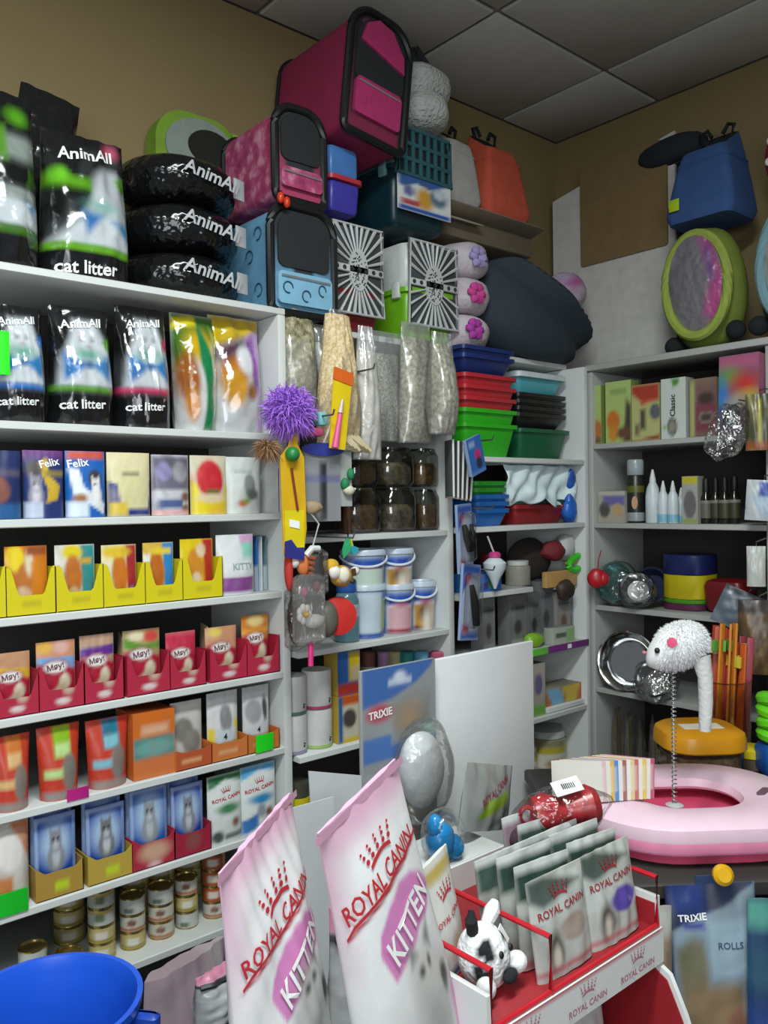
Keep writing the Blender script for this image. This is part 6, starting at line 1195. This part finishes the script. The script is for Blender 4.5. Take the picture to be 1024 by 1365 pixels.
st = put('front_strip', xf(b.geo, (0, -D2 - .003, DZ - .052)), CARD, o)
class _S:
    def front(s, x, z): return np.full(np.shape(x), -D2 - .0068)
for k in range(3):
    cx = -W2 + .065 + .12 * k
    q = letter(st, _S(), 'ROYAL CANIN', cx, DZ - .038, .085, M('#a86a78', .5), 0, .015); crown(st, _S(), cx, DZ - .024, .026, M('#b06a7c', .5))
WR = M('#b01e2a', .3); RZ = .93
def bar(*p): return tube([np.array(a) for a in p], .004, 8)
put('wire_rail', join(bar((-W2, D2, RZ), (-W2, -D2, RZ), (-W2, -D2, DZ - .05)), bar((-W2 + .115, D2, RZ), (-W2 + .115, -D2, RZ), (-W2 + .115, -D2, DZ)), bar((W2, D2, RZ), (W2, -D2, RZ), (W2, -D2, DZ)), bar((-W2, -D2, DZ + .003), (W2, -D2, DZ + .003))), WR, o)
# pouches in the basket: two columns, each a row of standing pouches
PL = []
for c in range(2):
    for k in range(6 if c else 4):
        w, h = .112, .132 + .004 * (k % 3)
        col = ('#9a9d98', '#a3a6a0')[c]; top = ('#33473f', '#3c5048', '#8f7484', '#a58a98')[min(3, (k + c) // 3)] if k else ('#8f9490', '#a9aca8')[c]
        ly = [('bg', col), ('n', 6, .2, '#b7bab5'), ('r', 0, .66, 1, .93, top, .03), ('r', -.1, .93, 1.1, 1.1, '#c3c8c6', .02), ('e', .62, .32, .2, .2, '#5f5c58', .06), ('e', .62, .3, .12, .13, '#b4aa9c', .05), ('r', 0, 0, 1, .1, '#9c5a60')]
        if k == 0: ly = [('bg', '#aeb1ad'), ('n', 6, .15, '#b9bcb8'), ('e', .66, .42, .26, .13, ('#9a8c84', '#57459a')[c], .02), ('e', .3, .25, .13, .2, '#5c5650', .04), ('e', .3, .2, .07, .12, '#c4bcb0', .03), ('r', 0, .06, 1, .1, '#a8545c'), ('p', [(0, 1), (.3, 1), (.9, .84), (.2, .7), (0, .8)], '#4a5550', .04)]
        pk = Pack(w, h, .022, ly, bot=.7, top=.05, wr=.0025, seed=30 + c * 9 + k, nu=18 if k else 40, nv=26 if k else 56)
        x = DX0 + .119 + .06 + c * .118 + .004 * ((k * 7) % 3 - 1); y = DY0 + .022 + .031 * k
        q = thing('food_pouch', 'grey food pouch in the wire basket, %s column, %s from the front' % (('inner', 'outer')[c], (pos + ['eighth'])[k]), 'pouch', (x, y, DZ + .0008), (radians(-7), radians(2 * ((k * 5) % 3 - 1)), radians(3 * ((k * 3) % 3 - 1))), 'grey pouches in the wire basket')
        put('film', pk.geo, PR(.18, .4, 24., .01), q)
        if k == 0:
            letter(q, pk, 'ROYAL CANIN', 0, h * .66, w * .84, REDDK, 2, .015); crown(q, pk, 0, h * .77, .028, REDDK)
# cow plush and white pack in the left compartment
ly = [('bg', '#d3d3cf'), ('r', 0, .84, 1, .95, '#b8a458', .02), ('n', 6, .12, '#c0c0bc'), ('e', .6, .22, .2, .12, '#c4a894', .05), ('r', 0, 0, 1, .08, '#2f3a6a')]
P = at(628, 1172, 1.14); pk = Pack(.085, .16, .03, ly, bot=.9, top=.08, wr=.002, seed=4)
o = thing('food_pouch', 'white pouch with a gold top edge leaning in the basket behind the cow', 'pouch', (DX0 + .056, .805, DZ + .0008), (radians(-6), radians(-7), radians(18))); put('film', pk.geo, PR(.3), o)
letter(o, pk, 'ROYAL CANIN', 0, .082, .074, RED, 4); crown(o, pk, .004, .108, .03, RED, 4)
o = thing('cow_plush', 'small black and white spotted cow plush in the basket corner', 'plush toy', (DX0 + .060, .738, DZ + .001), (radians(-10), 0, radians(12)))
PW = M('#d3d6d8', .95, bump=.5, bscale=120., name='white_plush'); PB = M('#15161a', .95, bump=.4, bscale=120., name='black_plush')
g = blob(.036, .034, .042, 26, 18, (0, 0, .045), .02, 1); C = paint([('bg', '#dcdfe0')], g[0][:, 0], g[0][:, 2])
for cx, cy, cz, rr_ in ((-.022, -.02, .062, .013), (.02, -.022, .066, .012), (.002, -.036, .018, .015), (-.03, -.012, .035, .012), (.028, -.02, .035, .011)):
    C[np.linalg.norm(g[0] - [cx, cy, cz], axis=1) < rr_] = lin('#15161a')
put('body', G(g[0], g[1], C), PR(.95, .5, 120.), o); put('nose_patch', blob(.014, .008, .009, 14, 8, (.004, -.034, .022)), PB, o)
put('paw', blob(.015, .014, .014, 14, 10, (.030, -.03, .028)), PW, o); put('paw', blob(.014, .013, .014, 14, 10, (-.032, -.018, .02)), PW, o)
put('ear', tube([(-.016, 0, .08), (-.022, -.004, .098), (-.018, -.004, .11)], [.008, .009, .004], 8), PB, o); put('ear', tube([(.018, 0, .078), (.034, -.002, .09), (.044, -.002, .098)], [.008, .011, .006], 8), PW, o)
put('label_ribbon', xf(box(.014, .001, .03, 0), (.03, -.02, .05), (0, radians(-30), 0)), INKW, o)
for px, z_ in ((-.012, .055), (.012, .055)): put('eye', blob(.004, .003, .005, 8, 6, (px, -.036, z_)), BLACK, o)
# white ball toy end of compartment, red dog toy on the pouches
o = thing('red_dog_toy', 'red rubber dog toy in clear wrap with a white tag, lying on the pouches', 'dog toy', at(750, 1080, 1.36), (0, radians(-6), radians(-32)))
put('toy_body', join(xf(lathe([(.001, -.055), (.028, -.05), (.033, -.03), (.022, -.005), (.021, .005), (.031, .028), (.034, .045), (.026, .058), (.001, .06)], 24), (0, 0, 0), (0, PI / 2, 0))), M('#a02a30', .3), o)
put('ring', tube([(-.062 + .012 * cos(a), -.006, .004 + .014 * sin(a)) for a in np.linspace(0, 2 * PI, 14)[:-1]], .004, 7, True), M('#a02a30', .3), o)
put('tag', xf(box(.046, .03, .001, 0), (.008, -.012, .042), (radians(28), radians(-6), 0)), INKW, o); put('tag_print', join(*[xf(box(.0016, .011, .0004, 0), (.0 + .0032 * k, -.013, .0436), (radians(28), radians(-6), 0)) for k in range(7)]), INK, o); put('clear_wrap', blob(.084, .040, .040, 24, 14, (0, 0, 0), .08, 6), FILM(fac=.04, bump=1., bscale=40), o)
o = thing('brown_plush', 'small dark brown plush beside the red dog toy on the pouches', 'plush toy', at(700, 1118, 1.33)); put('body', join(blob(.03, .02, .02, 16, 10, (0, 0, 0), .1, 3), blob(.012, .012, .02, 10, 8, (.02, -.01, -.022))), M('#3c2a30', .95, bump=.4), o)
# lower tier packs
for i, (dx, c, lb) in enumerate(((-.09, '#5f6466', 'grey clear-wrapped pack on the lower tier of the display'), (.04, '#c9cccc', 'white pack on the lower tier of the display'), (-.02, '#4a4e50', 'dark pack at the back of the lower tier'))):
    pk = Pack(.12, .17, .05, [('bg', c), ('n', 7, .4, '#8a8e90')], bot=.9, top=.1, wr=.004, seed=i + 3); o = thing('food_pack', lb, 'pack', (dc[0] + dx, DY0 + (.02, .03, .14)[i], .612), (radians(-5), 0, radians(8 * (i - 1)))); put('film', pk.geo, PR(.2, .5, 22., .012), o)
o = thing('blue_clip', 'blue plastic clip under the display strip', 'clip', (DX0 + .075, DY0 - .025, .607)); put('clip_body', rbox(.045, .02, .165, .008), M('#2440a0', .35), o)

# ================================================================== side table with the pink tray
TZ = .80; TR = radians(-38)
def tab(lx, ly_, z=TZ): return np.array([1.81 + lx * cos(TR) - ly_ * sin(TR), .90 + lx * sin(TR) + ly_ * cos(TR), z])
o = thing('side_table', 'dark side table carrying the pink litter tray and jars', 'table', (1.81, .875, 0), (0, 0, TR))
put('table_top', box(.86, .66, .03, .004, (0, 0, TZ - .03)), M('#2f2d2b', .6), o)
for sx in (-1, 1):
    for sy in (-1, 1): put('leg', box(.04, .04, TZ - .03, .003, (sx * .39, sy * .28, 0)), M('#2a2826', .6), o)
put('front_board', box(.78, .015, .70, .002, (0, -.30, .06)), M('#1f2330', .7), o)
# tray
tc = at(915, 1085, 1.74); tc[2] = TZ
o = thing('litter_tray', 'pink pet litter tray with a broad pale rim on the side table', 'litter tray', tc + [0, 0, .001], (0, 0, TR))
def tr(k, z, e=0): s = rrect(.47 * k + e, .37 * k + e, .165 * k, z, 8); return s
PK = M('#e0567a', .35, var=.03, name='pink_plastic'); PK2 = M('#e6c6d6', .4, var=.03, name='pale_pink_plastic')
put('pan', loft([tr(.84, 0), tr(.87, .004), tr(.93, .05), tr(.955, .058), tr(.93, .06), tr(.80, .035)], True, True), PK, o)
put('rim', loft([tr(1.0, .048), tr(1.01, .056), tr(1.0, .076), tr(.94, .086), tr(.62, .090), tr(.47, .082), tr(.45, .066), tr(.47, .06), tr(.96, .05)], False, False), PK2, o)
put('skirt', loft([tr(.985, .028), tr(1.005, .034), tr(1.005, .054), tr(.985, .056)], False, False), M('#f094b6', .35, name='mid_pink_plastic'), o)
put('slot_recess', join(*[xf(loft([rrect(.05, .016, .007, z) for z in (.088, .0915)]), (sx * .15, -.03, 0), (0, 0, sx * .8)) for sx in (-1, 1)]), M('#6a4f5c', .6), o)
# leaflets standing in the tray
lc = at(838, 1052, 1.70)
LCOL = ['#a8305c', '#c9c4c0', '#c8a94a', '#cfc9b8', '#b04a58', '#c4b07a', '#d3cfc8', '#8a4a44', '#cfcac4', '#2a76bc', '#c8a03a', '#d0ccc0', '#c9a8b0', '#cfcdc4']
LLAB = ['crimson leaflet at the front of the row in the pink tray','pale leaflet just behind the crimson one','gold-edged leaflet, third from the front of the leaflet row','pale leaflet between the gold-edged and red-edged ones','red-edged leaflet in the front half of the row','gold-edged leaflet just behind the red-edged one','pale leaflet between the second gold-edged and the brown-edged ones','brown-edged leaflet in the middle of the row','pale leaflet between the brown-edged and the blue-edged ones','blue-edged leaflet in the back half of the row','amber-edged leaflet just behind the blue-edged one','pale leaflet between the amber-edged and the pinkish ones','pinkish leaflet, last but one of the row','pale leaflet at the very back of the row']
for k in range(14):
    p = lc + np.array([-.6, .30, 0]) * .013 * k * 1.0
    bb = Flat(.10, .004, .078, [('bg', LCOL[k]), ('r', .1, .2, .9, .8, '#d3d0c8'), ('n', 6, .3, '#b8b4a8')], LCOL[k], 8, 8, top='#d8dade')
    o = thing('leaflet', LLAB[k], 'leaflet', (p[0], p[1], TZ + .092), (radians(-14), 0, radians(-62 + 1.2 * k)), 'leaflets in the pink tray'); put('folded_card', bb.geo, CARD, o)
# mouse on a spring
mc = at(905, 860, 1.70)
o = thing('toy_mouse', 'white fluffy toy mouse with pink ears on a metal spring', 'cat toy', mc, (0, 0, TR - .25))
g = blob(.055, .045, .045, 26, 18, (0.0, 0, .0), .0); v = g[0].copy(); v[:, 2] += .012 * np.clip(v[:, 0] / .055, -1, 1); v[:, 0] -= .01 * np.clip(-v[:, 0] / .05, 0, 1); v[:, 2] -= .5 * np.clip(-v[:, 0] - .03, 0, 1)
FW = M('#e6e7e8', .95, name='white_fur')
put('body', G(v, g[1]), FW, o)
r = np.random.RandomState(8); q = r.randn(9000, 3); q /= np.linalg.norm(q, axis=1)[:, None]; q = q[~((q[:, 0] < -.80))]
pp = q * [.054, .044, .044]; pp[:, 2] += .012 * np.clip(pp[:, 0] / .055, -1, 1); pp[:, 2] -= .5 * np.clip(-pp[:, 0] - .03, 0, 1)
put('fur', spikes(pp, q, .0085, .0006, 3, .2, 1.0), FW, o, kind='stuff', smooth=False)
put('ear', xf(lathe([(.001, 0), (.009, .001), (.010, .003), (.006, .004)], 16), (-.018, -.042, .012), (radians(75), 0, radians(-20))), M('#c9486c', .7), o); put('ear', xf(lathe([(.001, 0), (.009, .001), (.010, .003), (.006, .004)], 16), (-.018, .042, .016), (radians(-75), 0, 0)), M('#c9486c', .7), o)
put('eye', blob(.0055, .005, .006, 10, 6, (-.046, -.034, -.006)), BLACK, o); put('nose', blob(.005, .005, .004, 10, 6, (-.068, -.004, -.016)), M('#b86a80', .6), o)
put('tail', tube([(.040, -.012, -.02), (.048, -.016, -.06), (.048, -.018, -.11), (.046, -.018, -.168)], [.020, .015, .014, .012], 12), M('#c3c3c2', .9, bump=.5, bscale=120.), o)
a = np.linspace(0, 2 * PI * 34, 34 * 10); L0 = mc[2] - TZ - .092 + .02
put('spring', tube(np.stack([-.012 + .0045 * np.cos(a), -.006 + .0045 * np.sin(a), -.03 - (L0 - .03) * a / a[-1]], 1), .0013, 5), M('#a9b4b4', .25, .8), o)
put('collar', xf(lathe([(.004, 0), (.014, .004), (.012, .01)], 16), (-.014, -.008, -.044), (.2, -.3, 0)), M('#c9cccc', .4), o)
put('spring_foot', lathe([(.016, 0), (.018, .002), (.008, .006)], 16), M('#b9bcbc', .4), o, (-.012, -.006, -L0 - .002))
# jar with an orange lid, stick tub, yellow-lidded jar
jc = at(932, 985, 2.09)
o = thing('treat_jar', 'squat clear jar with an orange lid and a white label on top', 'jar', (jc[0], jc[1], TZ + .001), (0, 0, TR)); r_ = .098
hj = onZ(932, 962, 0)[2] * 0 + .075
put('jar_wall', loft([rrect(q, q * .92, q * .3, z, 6) for q, z in ((.18, 0), (.19, .006), (.19, hj), (.175, hj + .006))]), FILM('#e6e4e0', .12, .06, .2, 14), o); put('contents', loft([rrect(q, q * .92, q * .3, z, 6) for q, z in ((.165, .004), (.178, .01), (.175, hj * .85))]), HAY('#8a6a50', '#b09478', '#c9b4a0', 60.), o)
put('lid', loft([rrect(q, q * .92, q * .32, z + hj + .002, 6) for q, z in ((.198, 0), (.205, .004), (.203, .028), (.196, .040), (.17, .048))]), M('#d08e12', .35, var=.03, name='orange_lid'), o)
put('label', xf(box(.10, .045, .0012, 0), (0, -.01, hj + .0505)), M('#d9d2c4', .5), o)
sc = at(968, 1010, 2.26)
o = thing('stick_tub', 'clear tub of orange and red chew sticks at the back of the side table', 'tub', (sc[0], sc[1], TZ + .001), (0, 0, TR))
put('tub_wall', lathe([(.058, 0), (.062, .004), (.066, .2), (.068, .203), (.066, .205), (.062, .2)], 28, True, False), FILM('#e8e4de', .10, .06, .2, 14), o)
for k in range(15):
    a_ = k * 2.4; rr_ = .048 * sqrt((k + .5) / 15); c = ('#b8541c', '#a8283a', '#c47a24', '#9c3c4c', '#b0402c')[k % 5]; hh = .30 + .055 * ((k * 7) % 5) / 4
    q = put('chew_stick', xf(rbox(.019, .007, hh, .003), (rr_ * cos(a_), rr_ * sin(a_), .004), (radians(3) * sin(a_), radians(4) * cos(a_), a_)), M(c, .4), o)
    put('stick_wrapper', xf(box(.0195, .0075, .03, .001), (rr_ * cos(a_), rr_ * sin(a_), hh * .8), (radians(3) * sin(a_), radians(4) * cos(a_), a_)), M(('#c8b43c', '#c9c0b4', '#5a9c3c', '#c8842c', '#c4b8a8')[k % 5], .4), o)
yc = at(1003, 1012, 2.14)
o = thing('yellow_lid_jar', 'jar with a yellow lid at the right edge of the side table', 'jar', (yc[0], yc[1], TZ + .001)); put('jar_wall', lathe([(.034, 0), (.038, .004), (.038, .03)], 24), M('#5a4a3c', .3), o); put('lid', xf(lathe([(.036, 0), (.04, .003), (.04, .022), (.034, .026)], 24), (0, 0, .03)), M('#c4b41c', .35), o)
gc = at(1042, 975, 2.08)
o = thing('green_blue_toy', 'neon green and blue coiled toy at the right edge', 'dog toy', (gc[0], gc[1], TZ + .001), (0, 0, TR)); a_ = np.linspace(0, 2 * PI, 25)[:-1]
put('blue_base', rbox(.11, .09, .085, .02), M('#1f5aa8', .35), o); put('green_coil', join(*[xf(tube(np.stack([.045 * np.cos(a_), .035 * np.sin(a_), 0 * a_], 1), .017, 8, True), (0, 0, .10 + .03 * k), (.15 * (-1) ** k, .1, 0)) for k in range(4)]), M('#5fc41c', .35), o)
# hanging bag under the tray
hb = at(953, 1170, 1.49)
o = thing('roll_bag', 'navy and pale blue bag of chew rolls hanging from the table edge', 'bag', (hb[0], hb[1], hb[2] - .30), (0, radians(-2), radians(-41)))
ly = [('bg', '#26365a'), ('p', [(.03, .72), (.38, .82), (.62, .86), (1, 1), (1, .12), (.9, .0), (.1, .05)], '#8296a6', .012), ('r', 0, .84, .4, 1, '#2a3d78', .03), ('p', [(.12, .05), (.8, .05), (.78, .42), (.42, .4), (.36, .66), (.1, .6)], '#7a6a50', .05), ('e', .25, .55, .14, .14, '#6a6a54', .05), ('n', 12, .22, '#9a9078'), ('e', .5, .25, .28, .12, '#8f7658', .06), ('p', [(.6, .2), (.75, .28), (.85, .02), (.75, 0)], '#8f6050', .03), ('p', [(.46, .45), (.9, .48), (.95, .8), (.44, .78)], '#93a9b8', .02), ('r', -.1, -.1, 1.1, .06, '#141a2c', .04), ('e', .55, .07, .07, .06, '#5a8aa8', .02), ('r', .18, .74, .4, .78, '#4a4f94', .02), ('r', -.1, -.1, .03, 1.1, '#1f2c50', .02)]
pk = Pack(.16, .29, .04, ly, bot=.6, top=.06, wr=.003, seed=3, nu=30, nv=50); put('film', pk.geo, PR(.25, .4, 18., .012), o)
letter(o, pk, 'TRIXIE', -.036, .235, .05, INKW, 4, .02); letter(o, pk, 'ROLLS', .028, .185, .045, M('#3a4a68', .5), -2, .01)
put('hang_tab', box(.05, .002, .02, .0004, (0, 0, .285)), M('#26365a', .4), o)
o = thing('yellow_bung', 'yellow plastic bung under the front edge of the pink tray', 'bung', at(962, 1166, 1.475), (0, 0, radians(-41))); put('bung_body', xf(lathe([(.014, 0), (.018, .003), (.018, .01), (.012, .016)], 20), (0, 0, 0), (radians(70), 0, 0)), M('#d0a012', .35), o); put('stem', xf(lathe([(.006, 0), (.006, .02)], 12), (0, .02, .0), (radians(90), 0, 0)), M('#a8800e', .4), o)
for i, (px, py, c, w_, lb) in enumerate(((1034, 1190, '#20305c', .10, 'dark blue bag hanging at the right edge beside the chew roll bag'), (872, 1200, '#8a7a68', .06, 'pale-topped packet hanging behind the display, left of the chew roll bag'))):
    P = at(px, py, 1.46); pk = Pack(w_, .27, .03, [('bg', c), ('n', 7, .35, ('#3f7a86', '#a89a84')[i]), ('r', 0, .82, 1, 1, ('#5aa094', '#b4b4b0')[i], .05), ('r', 0, .0, 1, .3, ('#2a468c', '#6c5a4c')[i], .1)], bot=.6, top=.05, wr=.003, seed=i); o = thing('hanging_bag', lb, 'bag', (P[0], P[1], P[2] - .28), (0, 0, radians(-41))); put('film', pk.geo, PR(.3, .4, 18., .012), o)
# things hanging at the end of the right unit
for i, (px, py, w_, h_, d_, ly, lb, rr) in enumerate((
    (1008, 728, .05, .115, .03, [('bg', '#c3c7c2')], 'plain white packet hanging by the end post of the right unit', 0),
    (975, 785, .13, .115, .03, [('bg', '#5a6470'), ('n', 6, .5, '#8a949e'), ('r', -.1, .85, 1.1, 1.1, '#3a3f46')], 'grey-blue foil bag hanging tilted over the stick tub', 24),
    (1012, 800, .11, .21, .05, [('bg', '#5c4630'), ('n', 14, .6, '#97784c'), ('n', 22, .4, '#3a2a1c'), ('r', -.1, .82, 1.1, 1.1, '#3c3430')], 'clear bag of brown dried treats at the right edge', 0),
    (1015, 640, .09, .115, .025, [('bg', '#b9c0c4'), ('r', .35, .45, 1.1, .95, '#2a4aa4', .03), ('p', [(.1, .6), (.5, .1), (1, .1), (.6, .6)], '#a9bccc', .04)], 'blue and white pack hanging at the end of the second row', 4),
    (1014, 525, .08, .16, .03, [('bg', '#4a4c34'), ('n', 6, .5, '#a89a24'), ('r', .4, .1, .5, .9, '#b8a82c', .03), ('r', 0, 0, 1, .15, '#94502c', .06)], 'yellow and olive toy pack hanging at the end of the top row', 0))):
    P = onX(px, py, 2.36); pk = Pack(w_, h_, d_, ly, bot=.6, top=.06, wr=.003, seed=i + 40)
    o = thing('hanging_pack', lb, 'pack', P - [0, 0, h_], (0, radians(rr), radians(-60))); put('film', pk.geo, PR(.3, .4, 20., .012), o)
    put('hang_wire', tube([(0, 0, h_ - .005), (0, .0, h_ + .012), (.03, .055, h_ + .02)], .0022, 6), HK, o)

# ================================================================== lower left corner
bp = at(62, 1345, 1.22)
o = thing('blue_bin', 'tall bright blue plastic bin at the lower left', 'bin', (bp[0], bp[1], 0)); hb_ = bp[2] + .01
BP = M('#1f58d0', .3, var=.03, name='blue_plastic')
put('wall', lathe([(.10, 0), (.104, .01), (.126, hb_ - .02), (.134, hb_ - .015), (.136, hb_), (.128, hb_), (.122, hb_ - .02), (.10, .02), (.001, .018)], 48, True, True), BP, o)
put('grip', xf(box(.05, .02, .03, .006), (.11, -.085, hb_ - .05), (0, 0, -.9)), M('#173f9c', .35), o)
for i, (px, py, dep, w_, hh, c, lb, rz) in enumerate(((232, 1288, 1.72, .24, .30, '#b59aa6', 'pale pink food bag slumped on the floor in front of the bottom shelf', 20),)):
    P = at(px, py, dep); pk = Pack(w_, P[2] - .13, .12, [('bg', '#ac98a2'), ('n', 5, .3, '#c3b4bb'), ('p', [(.7, 1), (1, 1), (1, .3)], '#c4bcc0', .05), ('r', .93, .5, 1, .9, '#b03040', .02)], bot=.9, top=.25, wr=.01, seed=6); o = thing('cat_food_bag', lb, 'bag', (P[0], P[1] + .0, .001), (0, radians(4), radians(rz)))
    pk = Pack(w_, P[2], .14, [('bg', '#ac98a2'), ('n', 5, .3, '#c3b4bb'), ('p', [(.7, 1), (1, 1), (1, .7)], '#c4bcc0', .05), ('r', .93, .8, 1, .95, '#b03040', .02)], bot=.9, top=.25, wr=.01, seed=6); put('film', pk.geo, PR(.35, .4, 14., .012), o)
